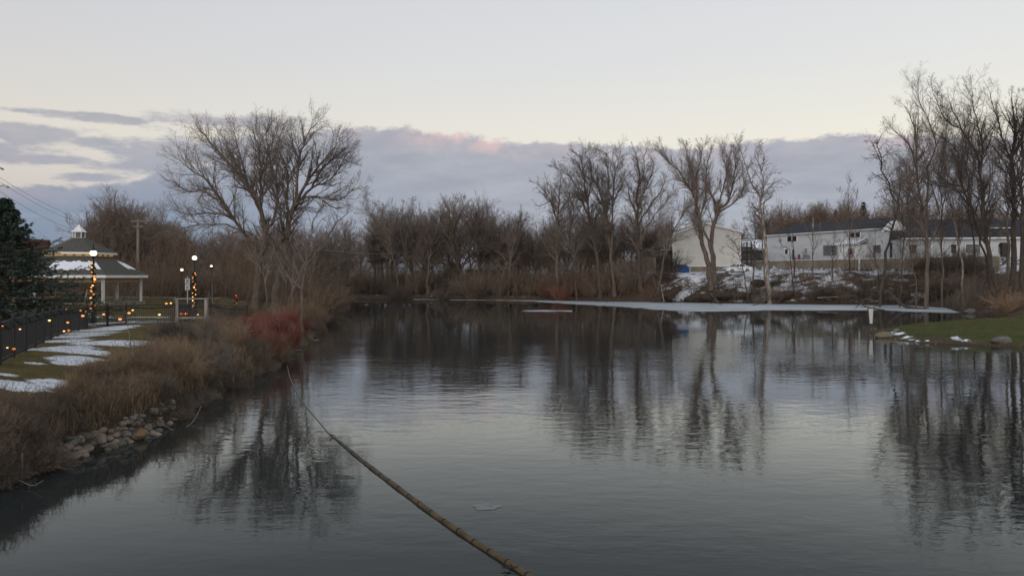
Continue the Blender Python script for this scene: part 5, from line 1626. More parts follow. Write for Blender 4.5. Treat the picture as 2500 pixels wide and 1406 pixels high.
# ------------------------------------------------------------------ long white building on the terrace
A, B = Vector((49.4, 150.0, 0)), Vector((62.2, 125.0, 0))
U = (B - A).normalized()
Nb = Vector((-U.y, U.x, 0))                      # away from the pond
if Nb.x < 0:
    Nb = -Nb
LEN = (B - A).length
ROT = math.atan2(U.y, U.x)


def on_wall(px, py, off=0.0):
    """point of the wall plane (moved off metres towards the pond) behind photo point px, py"""
    a = A - Nb * off
    s = (px - HX) / F
    t = (s * a.y - a.x) / (U.x - s * U.y)
    q = a + U * t
    q.z = CH - (py - HY) / F * q.y
    return q


r_ = thing('long_building', (A.x, A.y, 6.7), 'long white-sided building with a dark roof standing on the terrace above the bank', 'building')
ZB, ZE, ZR = 6.6, 11.92, 14.0
W_ = 9.0


def pt(u, w, z):
    q = A + U * u + Nb * w
    return (q.x, q.y, z)


MB().add([pt(0, 0, ZB), pt(LEN, 0, ZB), pt(LEN, W_, ZB), pt(0, W_, ZB), pt(0, 0, ZE), pt(LEN, 0, ZE), pt(LEN, W_, ZE), pt(0, W_, ZE)], [(0, 1, 5, 4), (1, 2, 6, 5), (2, 3, 7, 6), (3, 0, 4, 7), (4, 5, 6, 7)]).build('wall', M['siding_grey'], r_)
e = .35
MB().add([pt(-e, -e, ZE), pt(LEN + e, -e, ZE), pt(LEN + e, W_ + e, ZE), pt(-e, W_ + e, ZE), pt(2.2, W_ / 2, ZR), pt(LEN + e, W_ / 2, ZR),
          pt(-e, -e, ZE - .1), pt(LEN + e, -e, ZE - .1), pt(LEN + e, W_ + e, ZE - .1), pt(-e, W_ + e, ZE - .1)],
         [(0, 1, 5, 4), (2, 3, 4, 5), (3, 0, 4), (1, 2, 5), (0, 6, 7, 1), (3, 9, 6, 0), (1, 7, 8, 2), (2, 8, 9, 3)]).build('roof', M['shingle_dark'], r_)
MB().prism([pt(-e, -e - .02, ZE - .14), pt(LEN + e, -e - .02, ZE - .14), pt(LEN + e, -e - .02, ZE + .02), pt(-e, -e - .02, ZE + .02)], tuple(-Nb * .05)).build('gutter', M['trim'], r_)


def wall_window(x0, y0, x1, y1, parent, glass='glass', frame='trim', name='window', mull=1, off=0.0, fr=.09):
    a, b_ = on_wall(x0, y0, off), on_wall(x1, y1, off)
    zt_, zb_ = max(a.z, b_.z), min(a.z, b_.z)
    c = (a + b_) / 2
    ln = math.hypot(b_.x - a.x, b_.y - a.y)
    h = zt_ - zb_
    f = MB()
    for s in [-1, 1]:
        q = c + U * (s * (ln / 2))
        f.box((q.x - Nb.x * .05, q.y - Nb.y * .05, c.z), (fr, .12, h + fr), ROT)
        f.box((c.x - Nb.x * .05, c.y - Nb.y * .05, c.z + s * (h / 2)), (ln - fr, .115, fr), ROT)
    for i in range(mull):
        q = c + U * (ln * ((i + 1) / (mull + 1) - .5))
        f.box((q.x - Nb.x * .05, q.y - Nb.y * .05, c.z), (fr * .9, .11, h - fr), ROT)
    w = f.build(name, M[frame], parent)
    MB().box((c.x - Nb.x * .02, c.y - Nb.y * .02, c.z), (ln - fr, .04, h - fr), ROT).build('pane', M[glass], w)
    return w


wall_window(1922, 577, 1946, 590, r_)
wall_window(2075, 568, 2101, 580, r_)
wall_window(1916, 608, 1925, 621.5, r_, fr=.16, mull=0)
wall_window(2011, 600, 2043, 623, r_, 'glass_grey', 'metal', mull=1)
wall_window(2030, 601, 2036, 623, r_, 'glass_grey', 'metal', mull=0)
wall_window(2134, 598, 2152, 618, r_, 'glass_grey', mull=0)


def wall_door(x0, y0, x1, y1, parent, m1, name='door'):
    a, b_ = on_wall(x0, y0), on_wall(x1, y1)
    c = (a + b_) / 2
    ln = math.hypot(b_.x - a.x, b_.y - a.y)
    zt_, zb_ = max(a.z, b_.z), ZB + .05
    dd = MB().box((c.x - Nb.x * .04, c.y - Nb.y * .04, (zt_ + zb_) / 2), (ln, .1, zt_ - zb_), ROT).build(name, M[m1], parent)
    k_ = c + U * (ln * .36) - Nb * .12
    MB().ball((k_.x, k_.y, zb_ + 1.0), .05, 6).build('handle', M['metal'], dd)


wall_door(1935, 610, 1939.5, 626, r_, 'glass')
wall_door(2173, 593, 2189, 630, r_, 'wood_dark')
q = on_wall(1968, 612)
MB().box((q.x - Nb.x * .08, q.y - Nb.y * .08, q.z), (.5, .16, .9), ROT).build('meter_box', M['metal'], r_)
q = on_wall(1985, 565, -2.0)
mb = MB().bar((q.x, q.y, 11.9), (q.x, q.y, 14.6), .12, .12, 8)
mb.box((q.x, q.y, 14.55), (.5, .12, .1), ROT)
mb.build('vent_pipe', M['metal'], r_)
# porch
r2 = thing('porch', tuple(on_wall(2045, 630, 1.9)), 'small white porch with a snow-covered roof built onto the long white building', 'porch')
a, b_ = on_wall(2047, 593, 1.9), on_wall(2098, 593, 1.9)
zt_ = 9.35
ln = math.hypot(b_.x - a.x, b_.y - a.y)
c = (a + b_) / 2 + Nb * .94
MB().box((c.x, c.y, (zt_ + ZB) / 2), (ln, 1.84, zt_ - ZB), ROT).build('wall', M['trim'], r2)
q0, q1 = a - U * .5 - Nb * .4, b_ + U * .35 - Nb * .4
rf = MB().prism([(q0.x, q0.y, zt_ + .02), (q1.x, q1.y, zt_ + .02), (q1.x + Nb.x * 2.25, q1.y + Nb.y * 2.25, zt_ + .75), (q0.x + Nb.x * 2.25, q0.y + Nb.y * 2.25, zt_ + .75)], (0, 0, .14)).build('roof', M['trim'], r2)
s0, s1 = q0 + U * .3 + Nb * .06, q1 - U * .5 + Nb * .06
MB().prism([(s0.x, s0.y, zt_ + .19), (s1.x, s1.y, zt_ + .19), (s1.x + Nb.x * 1.7, s1.y + Nb.y * 1.7, zt_ + .74), (s0.x + Nb.x * 1.9, s0.y + Nb.y * 1.9, zt_ + .80)], (0, 0, .1)).build('snow_cover', M['snow'], rf)
MB().prism([(q1.x, q1.y, zt_ + .17), (q1.x + Nb.x * 2.25, q1.y + Nb.y * 2.25, zt_ + .9), (q1.x + Nb.x * 2.25 - U.x * .4, q1.y + Nb.y * 2.25 - U.y * .4, zt_ + .9), (q1.x - U.x * .4, q1.y - U.y * .4, zt_ + .17)], (0, 0, .05)).build('roof_edge', M['shingle_dark'], rf)
pa_, pb_ = on_wall(2071, 598, 1.9), on_wall(2083, 598, 1.9)
pc = (pa_ + pb_) / 2
pl = math.hypot(pb_.x - pa_.x, pb_.y - pa_.y)
M['door_pink'] = mat('faded_red_door', (.30, .19, .16), (.38, .25, .21), 4, .7)
dd = MB().box((pc.x - Nb.x * .03, pc.y - Nb.y * .03, ZB + 1.15), (pl, .1, 2.1), ROT).build('door', M['door_pink'], r2)
MB().box((pc.x - Nb.x * .06, pc.y - Nb.y * .06, ZB + 1.55), (pl * .72, .1, .8), ROT).build('pane', M['glass'], dd)
# second house
C0, C1 = Vector((61.2, 121.5, 0)), Vector((84.0, 118.5, 0))
U2 = (C1 - C0).normalized()
N2 = Vector((-U2.y, U2.x, 0))
L2_ = (C1 - C0).length
ROT2 = math.atan2(U2.y, U2.x)
p2 = lambda u, w, z: tuple((C0 + U2 * u + N2 * w) + Vector((0, 0, z)))
r_ = thing('white_house', (C0.x, C0.y, 6.4), 'white house with a broad dark roof behind the right-bank trees', 'house')
E2, R2 = 10.0, 13.2
MB().add([p2(0, 0, 6.2), p2(L2_, 0, 6.2), p2(L2_, 10, 6.2), p2(0, 10, 6.2), p2(0, 0, E2), p2(L2_, 0, E2), p2(L2_, 10, E2), p2(0, 10, E2)], [(0, 1, 5, 4), (1, 2, 6, 5), (2, 3, 7, 6), (3, 0, 4, 7), (4, 5, 6, 7)]).build('wall', M['siding_grey'], r_)
rf = MB().add([p2(-.2, -.6, E2 - .1), p2(L2_ + .4, -.6, E2 - .1), p2(L2_ + .4, 10.6, E2 - .1), p2(-.2, 10.6, E2 - .1), p2(-.2, 5, R2), p2(L2_ + .4, 5, R2)], [(0, 1, 5, 4), (2, 3, 4, 5), (3, 0, 4), (1, 2, 5), (3, 2, 1, 0)]).build('roof', M['shingle_dark'], r_)
MB().prism([p2(-.2, -.64, E2 - .2), p2(L2_ + .4, -.64, E2 - .2), p2(L2_ + .4, -.64, E2 + .02), p2(-.2, -.64, E2 + .02)], tuple(N2 * -.06)).build('gutter', M['trim'], r_)
ga = [(2174, 562), (2214, 562), (2193, 540)]
k = 119.6
gt = MB().prism([at(x, y, k) for x, y in ga], (0, 2.6, 0)).build('dormer', M['trim'], rf)
MB().prism([at(2171, 564, k - .1), at(2193, 537.6, k - .1), at(2216, 564, k - .1), at(2213, 564, k - .1), at(2193, 540.5, k - .1), at(2175, 564, k - .1)], (0, 2.8, 0)).build('dormer_roof', M['trim'], gt)


def win2(u, z, w, h, glass='glass'):
    f = MB()
    for s in (-1, 1):
        f.box(p2(u + s * w / 2, -.04, z), (.1, .12, h + .1), ROT2)
        f.box(p2(u, -.04, z + s * h / 2), (w - .1, .11, .1), ROT2)
    o = f.build('window', M['trim'], r_)
    MB().box(p2(u, -.02, z), (w - .08, .06, h - .08), ROT2).build('pane', M[glass], o)


for u, w in ((1.6, 1.1), (7.6, .9), (10.4, 2.2), (14.5, 1.0), (18.5, 1.4)):
    win2(u, 8.3, w, 1.5, 'glass' if u != 10.4 else 'glass_grey')
MB().box(p2(4.9, -.05, 7.35), (1.0, .1, 2.2), ROT2).build('door', M['white_paint'], r_)
for u in (3.4, 4.2, 5.8):
    MB().box(p2(u, -.5, 8.1), (.16, .16, 3.7), ROT2).build('porch_post', M['trim'], r_)
MB().box(p2(14.8, -.5, 7.5), (1.1, .7, 3.4), ROT2).build('chimney', M['wood_dark'], r_)
MB().box(p2(15.5, 2.0, 11.6), (3.2, .5, .12), ROT2).build('snow_cover', M['snow'], rf)

# retaining wall with a mesh fence
W0, W1 = Vector((42.2, 153.5, 0)), Vector((68.8, 109.4, 0))
Uw = (W1 - W0).normalized()
Nw = Vector((-Uw.y, Uw.x, 0))
Nw = Nw if Nw.x > 0 else -Nw
r_ = thing('retaining_wall', (W0.x, W0.y, 5), 'stained brown concrete retaining wall under the long white building', 'wall')
MB().prism([(W0.x, W0.y, 3.8), (W1.x, W1.y, 3.8), (W1.x, W1.y, 6.86), (W0.x, W0.y, 6.86)], tuple(Nw * .35)).build('wall_face', M['concrete'], r_)
MB().prism([(W0.x - Nw.x * .05, W0.y - Nw.y * .05, 6.863), (W1.x - Nw.x * .05, W1.y - Nw.y * .05, 6.863), (W1.x + Nw.x * .4, W1.y + Nw.y * .4, 6.863), (W0.x + Nw.x * .4, W0.y + Nw.y * .4, 6.863)], (0, 0, .08)).build('snow_cover', M['snow'], r_)
Lw = (W1 - W0).length
r_ = thing('mesh_fence', (W0.x, W0.y, 6.9), 'thin wire mesh fence along the top of the retaining wall', 'fence')
for i in range(18):
    q = W0 + Uw * (i * Lw / 17) + Nw * .2
    MB().bar((q.x, q.y, 6.9), (q.x, q.y, 8.15), .03, .03, 6).build('post', M['metal'], r_)
a, b_ = W0 + Nw * .2, W1 + Nw * .2
MB().bar((a.x, a.y, 8.15), (b_.x, b_.y, 8.15), .022, .022, 6).build('top_rail', M['metal'], r_)
mb = MB()
for i in range(150):
    q0 = a + (b_ - a) * (i / 150)
    q1 = a + (b_ - a) * ((i + 1.6) / 150 if i < 148 else 1)
    mb.bar((q0.x, q0.y, 6.95), (q1.x, q1.y, 8.12), .004, .004, 3, False)
    mb.bar((q0.x, q0.y, 8.12), (q1.x, q1.y, 6.95), .004, .004, 3, False)
mb.build('wire_mesh', M['metal'], r_)


def on_line(px, off=0.0):
    a = W0 + Nw * off
    s = (px - HX) / F
    t = (s * a.y - a.x) / (Uw.x - s * Uw.y)
    return a + Uw * t


q = on_line(2098, -.25)
tag(MB().box((q.x, q.y, 5.9), (.2, .2, 3.0), ROT).box((q.x, q.y, 7.45), (.26, .26, .12), ROT).build('white_post', M['trim']), 'tall white post standing against the retaining wall right of the porch', 'post')
# things on the terrace
for i, (px, lab) in enumerate([(1948, 'red folded chair on the terrace before the meter box'), (1961, 'red chair with a pale cloth beside the folded red chair')]):
    q = on_line(px, 1.4)
    r_ = thing('patio_chair', (q.x, q.y, 6.76), lab, 'chair')
    MB().box((q.x, q.y, 7.2), (.55, .55, .12), ROT).build('seat', M['red_cloth'], r_)
    MB().box((q.x + Nw.x * .3, q.y + Nw.y * .3, 7.6), (.55, .12, .8), ROT).build('backrest', M['red_cloth'] if i == 0 else M['door_pink'], r_)
    for s in (-.23, .23):
        for t_ in (-.23, .23):
            v = q + Uw * s + Nw * t_
            MB().box((v.x, v.y, 6.95), (.05, .05, .4), ROT).build('leg', M['iron'], r_)
q = on_line(1970, 1.3)
r_ = thing('gas_grill', (q.x, q.y, 6.76), 'grey covered grill on the terrace right of the red chairs', 'grill')
MB().box((q.x, q.y, 7.15), (.9, .5, .7), ROT).build('cart', M['metal'], r_)
hood = MB().bar((q.x - Uw.x * .42, q.y - Uw.y * .42, 7.62), (q.x + Uw.x * .42, q.y + Uw.y * .42, 7.62), .28, .28, 12).build('hood', M['wood_grey'], r_)
MB().bar((q.x - Uw.x * .3 - Nw.x * .3, q.y - Uw.y * .3 - Nw.y * .3, 7.62), (q.x + Uw.x * .3 - Nw.x * .3, q.y + Uw.y * .3 - Nw.y * .3, 7.62), .025, .025, 6).build('handle', M['iron'], hood)
q = on_line(2119, .9)
r_ = thing('bicycle', (q.x, q.y, 6.76), 'dark bicycle leaning on the terrace fence right of the white post', 'bicycle')
for s in (-.52, .52):
    c = q + Uw * s
    mb = MB()
    ring = [(c.x + Uw.x * .34 * math.cos(a), c.y + Uw.y * .34 * math.cos(a), 7.12 + .34 * math.sin(a)) for a in np.linspace(0, 2 * math.pi, 17)]
    w = mb.path(ring, .03, 5).build('wheel', M['rubber'], r_)
    mb = MB()
    for a in np.linspace(0, math.pi, 5)[:-1]:
        v = Vector((Uw.x * .33 * math.cos(a), Uw.y * .33 * math.cos(a), .33 * math.sin(a)))
        mb.bar(Vector((c.x, c.y, 7.12)) - v, Vector((c.x, c.y, 7.12)) + v, .006, .006, 4)
    mb.build('spokes', M['metal'], w)
f = lambda s, z: (q.x + Uw.x * s, q.y + Uw.y * s, z)
MB().path([f(-.52, 7.12), f(-.2, 7.62), f(.32, 7.62), f(0, 7.12), f(-.2, 7.62)], .025).path([f(0, 7.12), f(-.52, 7.12)], .02).path([f(.52, 7.12), f(.32, 7.75)], .025).build('frame', M['iron'], r_)
MB().box(f(-.2, 7.72), (.26, .12, .07), ROT).build('saddle', M['rubber'], r_)
hb = f(.3, 7.8)
MB().bar((hb[0] - Nw.x * .25, hb[1] - Nw.y * .25, 7.8), (hb[0] + Nw.x * .25, hb[1] + Nw.y * .25, 7.8), .02, .02, 6).build('handlebar', M['iron'], r_)
q = on_wall(2134, 598, .5)
tag(MB().bar((q.x, q.y, 6.76), (q.x, q.y, 8.9), .16, .10, 8).ball((q.x, q.y, 9.0), .2, 8).build('patio_umbrella', M['red_cloth']), 'furled red patio umbrella by the wall right of the porch', 'umbrella')

# ------------------------------------------------------------------ white car
def sedan(loc, rz):
    r = thing('parked_car', loc, 'white sedan parked on the bank in front of the cream building', 'car')
    L_, Wd = 4.75, 1.82
    # stations along the car: x, bottom, belt height, half width
    st = [(-2.37, .42, .70, .62), (-2.30, .30, .78, .76), (-1.9, .22, .86, .87), (-1.2, .20, .93, .905), (-.4, .20, .95, .91), (.6, .20, .97, .91), (1.4, .22, .99, .90), (2.0, .26, 1.0, .86), (2.3, .36, .97, .78), (2.37, .46, .86, .68)]
    V, Fc = [], []
    for x, b, t_, w in st:
        V += [(x, -w * .92, b), (x, -w, b + .12), (x, -w, (b + t_) / 2), (x, -w * .95, t_ - .06), (x, -w * .80, t_), (x, 0, t_ + .03), (x, w * .80, t_), (x, w * .95, t_ - .06), (x, w, (b + t_) / 2), (x, w, b + .12), (x, w * .92, b)]
    n_ = 11
    for i in range(len(st) - 1):
        for j in range(n_):
            Fc.append((i * n_ + j, (i + 1) * n_ + j, (i + 1) * n_ + (j + 1) % n_, i * n_ + (j + 1) % n_))
    Fc.append(tuple(range(n_)))
    Fc.append(tuple((len(st) - 1) * n_ + j for j in range(n_ - 1, -1, -1)))

    def local(name, V, Fc, m, parent, sm=True):
        me = bpy.data.meshes.new(name)
        me.from_pydata(V, [], Fc)
        if sm:
            me.polygons.foreach_set('use_smooth', [True] * len(me.polygons))
        me.update()
        return link(name, me, m, parent)
    body = local('body', V, Fc, M['car_paint'], r)
    cab = [(-1.12, .94, .80), (-.35, 1.40, .62), (.15, 1.46, .60), (.75, 1.42, .60), (1.75, 1.01, .74)]
    V = []
    for x, z, w in cab:
        V += [(x, -w, z), (x, w, z)]
    for x, w in ((-1.12, .82), (-.35, .84), (.15, .84), (.75, .84), (1.75, .78)):
        V += [(x, -w, .93), (x, w, .93)]
    Fc = []
    for i in range(4):
        Fc += [(2 * i, 2 * i + 1, 2 * i + 3, 2 * i + 2), (2 * i, 2 * i + 2, 12 + 2 * i, 10 + 2 * i), (2 * i + 1, 11 + 2 * i, 13 + 2 * i, 2 * i + 3)]
    local('cabin', V, Fc, M['car_paint'], r, False)
    for s in (-1, 1):
        local('side_window', [(-.85, s * .80, 1.02), (-.1, s * .825, 1.02), (-.1, s * .645, 1.38), (-.42, s * .665, 1.33)], [(0, 1, 2, 3)], M['glass'], r, False)
        local('side_window', [(.0, s * .825, 1.02), (1.15, s * .80, 1.03), (.72, s * .65, 1.37), (.0, s * .645, 1.39)], [(0, 1, 2, 3)], M['glass'], r, False)
    local('windscreen', [(-1.06, -.72, .985), (-1.06, .72, .985), (-.42, .56, 1.375), (-.42, -.56, 1.375)], [(0, 1, 2, 3)], M['glass'], r, False)
    local('rear_window', [(1.62, -.66, 1.075), (1.62, .66, 1.075), (.85, .54, 1.39), (.85, -.54, 1.39)], [(0, 1, 2, 3)], M['glass'], r, False)
    for x in (-1.42, 1.38):
        for s in (-1, 1):
            mb = MB().bar((loc[0] + x, loc[1] + s * .93, loc[2] + .32), (loc[0] + x, loc[1] + s * .70, loc[2] + .32), .325, .325, 18)
            w = mb.build('wheel', M['rubber'], r)
            MB().bar((loc[0] + x, loc[1] + s * .945, loc[2] + .32), (loc[0] + x, loc[1] + s * .90, loc[2] + .32), .20, .21, 14).build('rim', M['metal'], w)
    for s in (-1, 1):
        MB().box((loc[0] - 2.28, loc[1] + s * .58, loc[2] + .66), (.14, .34, .12)).build('headlight', M['glass_grey'], r)
        MB().box((loc[0] + 2.30, loc[1] + s * .60, loc[2] + .80), (.12, .3, .16)).build('tail_light', M['red_cloth'], r)
        MB().box((loc[0] - .75, loc[1] + s * .98, loc[2] + 1.02), (.14, .2, .13)).build('wing_mirror', M['car_paint'], r)
        for x in (-.05, 1.0):
            MB().box((loc[0] + x - .25, loc[1] + s * .915, loc[2] + .82), (.18, .03, .03)).build('door_handle', M['metal'], r)
    MB().box((loc[0] - 2.36, loc[1], loc[2] + .50), (.06, .9, .16)).build('grille', M['rubber'], r)
    MB().box((loc[0], loc[1], loc[2] + .16), (3.6, 1.5, .1)).build('underbody', M['rubber'], r)
    r.rotation_euler = (0, 0, rz)
    return r


xc = X(1800, 127.5)
sedan((xc, 127.5, hz(xc, 127.5) - .02), math.radians(14))
# blue tarp
xc, dt = X(1664, 131), 131.0
zt_ = hz(xc, dt)
r_ = thing('tarp_stack', (xc, dt, zt_), 'bright blue tarp over a stack at the left foot of the cream building', 'tarp')
prof = [(-1.3, -.1), (-1.32, .7), (-1.1, 1.25), (-.6, 1.45), (.1, 1.5), (.8, 1.42), (1.15, 1.15), (1.3, .6), (1.28, -.1)]
MB().prism([(xc + a, dt, zt_ + b_) for a, b_ in prof], (0, 2.0, 0)).build('tarp', M['tarp'], r_, bevel=.1)
for s in (-1, 1):
    MB().box((xc + s * 1.42, dt + .6, zt_ + .55), (.16, .9, 1.1), .1 * s).build('white_flap', M['white_paint'], r_)

# far buildings seen through the wood
r_ = thing('garage', (X(1085, 165), 165, 1.8), 'tan garage seen through the far wood behind the round-crowned tree', 'garage')
MB().box((X(1101, 165), 167, 4.0), (X(1120, 165) - X(1083, 165), 4, 4.6)).build('wall', M['tan_wall'], r_)
MB().prism([(X(1080, 165), 164.7, 6.25), (X(1123, 165), 164.7, 6.25), (X(1101, 165), 164.7, 7.3)], (0, 4.6, 0)).build('roof', M['shingle'], r_)
MB().box((X(1103, 165), 164.96, 3.2), (1.9, .1, 2.4)).build('garage_door', M['siding'], r_)
r_ = thing('mobile_home', (X(1140, 160), 160, 1.8), 'long low white building with dark windows seen through the far wood', 'building')
MB().box((X(1188, 160), 161.5, 4.0), (X(1240, 160) - X(1138, 160), 3, 2.6)).build('wall', M['siding_grey'], r_)
MB().box((X(1188, 160), 161.5, 5.4), (X(1243, 160) - X(1135, 160), 3.6, .25)).build('roof', M['snow'], r_)
for px in (1155, 1175, 1196, 1218):
    w = MB().box((X(px, 160), 159.98, 4.2), (1.2, .08, .9)).build('window', M['trim'], r_)
    MB().box((X(px, 160), 159.93, 4.2), (1.05, .06, .75)).build('pane', M['glass'], w)
for px, lab in ((1168, 'white parked van seen low through the far wood, left one'), (1196, 'white parked van seen low through the far wood, right one')):
    r_ = thing('parked_van', (X(px, 155), 155, 1.7), lab, 'van')
    xx = X(px, 155)
    z0 = hz(xx, 155) + .3
    MB().prism([(xx - 1.1, 154.2, z0), (xx + 1.1, 154.2, z0), (xx + 1.15, 154.2, z0 + .8), (xx + .8, 154.2, z0 + 1.5), (xx - 1.05, 154.2, z0 + 1.5), (xx - 1.15, 154.2, z0 + .8)], (0, 1.7, 0)).build('body', M['car_paint'], r_, bevel=.06)
    MB().box((xx, 154.17, z0 + 1.1), (1.6, .06, .4)).build('side_window', M['glass'], r_)
    for s in (-.7, .7):
        MB().bar((xx + s, 154.15, z0), (xx + s, 154.4, z0), .3, .3, 12).build('wheel', M['rubber'], r_)

# ------------------------------------------------------------------ gazebo
GC = Vector(((193 - HX) / F * 67, 67.0, 0))
GR, GIN, GUP, GTOP = 5.4, 2.65, 2.95, .55
ZEV, ZIN, ZUE, ZUT = 4.16, 5.72, 6.08, 7.32
gz = hz(GC.x, GC.y)
r_ = thing('gazebo', (GC.x, GC.y, gz), 'six-sided park gazebo with two-tier grey roof and white cupola, lit amber', 'gazebo')
GA = [math.radians(20 - 60 * i) for i in range(6)]                  # corners, seen from the pond: right, front right, front left ...
gp3 = lambda r, i, z: Vector((GC.x + r * math.cos(GA[i % 6]), GC.y + r * math.sin(GA[i % 6]), z))


def hexroof(r0, z0, r1, z1, th=.12):
    vs = [gp3(r0, i, z0) for i in range(6)] + [gp3(r1, i, z1) for i in range(6)] + [gp3(r0, i, z0 - th) for i in range(6)] + [gp3(r1, i, z1 - th) for i in range(6)]
    fs = []
    for i in range(6):
        j = (i + 1) % 6
        fs += [(i, 6 + i, 6 + j, j), (12 + i, 12 + j, 18 + j, 18 + i), (i, j, 12 + j, 12 + i), (6 + i, 18 + i, 18 + j, 6 + j)]
    return MB().add(vs, fs)


lower = hexroof(GR, ZEV, GIN, ZIN).build('lower_roof', M['shingle'], r_)
upper = hexroof(GUP, ZUE, GTOP, ZUT).build('upper_roof', M['shingle'], r_)


def ring(r0, r1, z0, z1):
    mb = MB()
    for i in range(6):
        a0, a1, b0_, b1_ = gp3(r0, i, z0), gp3(r0, i + 1, z0), gp3(r1, i, z0), gp3(r1, i + 1, z0)
        up_ = Vector((0, 0, z1 - z0))
        mb.add([a0, a1, b1_, b0_, a0 + up_, a1 + up_, b1_ + up_, b0_ + up_], [(0, 1, 5, 4), (3, 7, 6, 2), (4, 5, 6, 7), (0, 3, 2, 1)])
    return mb


ring(GR + .03, GR - .12, ZEV - .27, ZEV - .05).build('fascia', M['trim'], lower)
ring(GUP + .03, GUP - .1, ZUE - .2, ZUE - .04).build('fascia', M['trim'], upper)
ring(GIN - .02, GIN - .12, ZIN - .06, ZUE - .05).build('clerestory', M['glow_band'], r_)
for i in range(6):
    for f_ in (.25, .5, .75):
        q = gp3(GIN + .02, i, 0).lerp(gp3(GIN + .02, i + 1, 0), f_)
        MB().box((q.x, q.y, (ZIN + ZUE) / 2), (.16, .16, ZUE - ZIN - .05), GA[i]).build('clerestory_post', M['wood_tan'], r_)
ring(GR * .88, GR * .88 - .14, ZEV - .62, ZEV - .3).build('beam', M['wood_tan'], r_)
for i in range(6):
    q = gp3(GR * .9, i, 0)
    MB().box((q.x, q.y, (gz + ZEV - .2) / 2), (.21, .21, ZEV - .2 - gz), GA[i]).build('post', M['wood_tan'] if i in (3, 4) else M['white_paint'], r_)  # back posts tan: warm lamp light put into their colour
vs = [gp3(GR * .97, i, gz + .14) for i in range(6)]
MB().prism(vs, (0, 0, -.6)).build('floor', M['concrete'], r_)
cu = ring(.45, .40, ZUT - .12, ZUT + .50).build('cupola', M['glass_grey'], r_)
for i in range(6):
    q = gp3(.45, i, 0)
    MB().box((q.x, q.y, ZUT + .2), (.07, .07, .66), GA[i]).build('cupola_post', M['trim'], cu)
ring(.50, .38, ZUT - .1, ZUT + .02).build('cupola_sill', M['trim'], cu)
vs = [gp3(.62, i, ZUT + .5) for i in range(6)] + [Vector((GC.x, GC.y, ZUT + 1.18))]
MB().add(vs, [(i, 6, (i + 1) % 6) for i in range(6)] + [(0, 1, 2, 3, 4, 5)]).build('cupola_roof', M['trim'], cu)


def facet(i, u, v, off=.03):
    a = gp3(GR, i, ZEV).lerp(gp3(GR, i + 1, ZEV), u)
    b_ = gp3(GIN, i, ZIN).lerp(gp3(GIN, i + 1, ZIN), u)
    q = a.lerp(b_, v)
    n_ = (gp3(GR, i + 1, ZEV) - gp3(GR, i, ZEV)).cross(gp3(GIN, i, ZIN) - gp3(GR, i, ZEV)).normalized()
    return q + (n_ if n_.z > 0 else -n_) * off


rs2 = random.Random(5)


def roof_snow(i, u0, u1, v0, v1, n_=26, jag=.05):
    lo = [facet(i, u0 + (u1 - u0) * k / n_, v0 + rs2.uniform(-jag, jag)) for k in range(n_ + 1)]
    hi = [facet(i, u1 - (u1 - u0) * k / n_ + rs2.uniform(-.01, .01), v1 + rs2.uniform(-jag, jag)) for k in range(n_ + 1)]
    MB().prism(lo + hi, (0, 0, .05)).build('snow_cover', M['snow'], lower)


roof_snow(1, .02, .84, .24, .66)
roof_snow(0, .10, .27, .30, .58, 10, .06)
roof_snow(0, .17, .23, .52, .68, 6, .04)
# warm lamp under the cupola
pl = bpy.data.lights.new('gazebo_lamp', 'POINT')
pl.energy = 28
pl.color = (1, .68, .35)
pl.shadow_soft_size = .15
plo = bpy.data.objects.new('lamp_bulb', pl)
plo.location = (0, 0, 5.2 - gz)
plo.parent = r_
col.objects.link(plo)
# picnic tables under the roof
for i, (dx, dy, lab) in enumerate([(1.6, -1.0, 'dark picnic table under the gazebo roof, right one'), (-1.5, .5, 'dark picnic table under the gazebo roof, left one')]):
    c = (GC.x + dx, GC.y + dy, gz + .14)
    r2 = thing('picnic_table', c, lab, 'table')
    MB().box((c[0], c[1], c[2] + .74), (1.8, .75, .06)).build('table_top', M['wood_grey'], r2)
    for s in (-1, 1):
        MB().box((c[0], c[1] + s * .72, c[2] + .44), (1.8, .26, .05)).build('bench', M['wood_grey'], r2)
        MB().prism([(c[0] + s * .65, c[1] - .75, c[2]), (c[0] + s * .65, c[1] - .62, c[2]), (c[0] + s * .65, c[1] + .25, c[2] + .7), (c[0] + s * .65, c[1] + .12, c[2] + .7)], (.06, 0, 0)).build('leg', M['wood_dark'], r2)
        MB().prism([(c[0] + s * .72, c[1] + .75, c[2]), (c[0] + s * .72, c[1] + .62, c[2]), (c[0] + s * .72, c[1] - .25, c[2] + .7), (c[0] + s * .72, c[1] - .12, c[2] + .7)], (.06, 0, 0)).build('leg', M['wood_dark'], r2)
a = at(205, 725, 63)
b_ = at(213, 708, 63)
tag(MB().bar((a.x, a.y, hz(a.x, a.y)), b_, .05, .05, 6).build('guy_brace', M['wood_tan']), 'slanted yellow brace standing in front of the gazebo', 'brace')

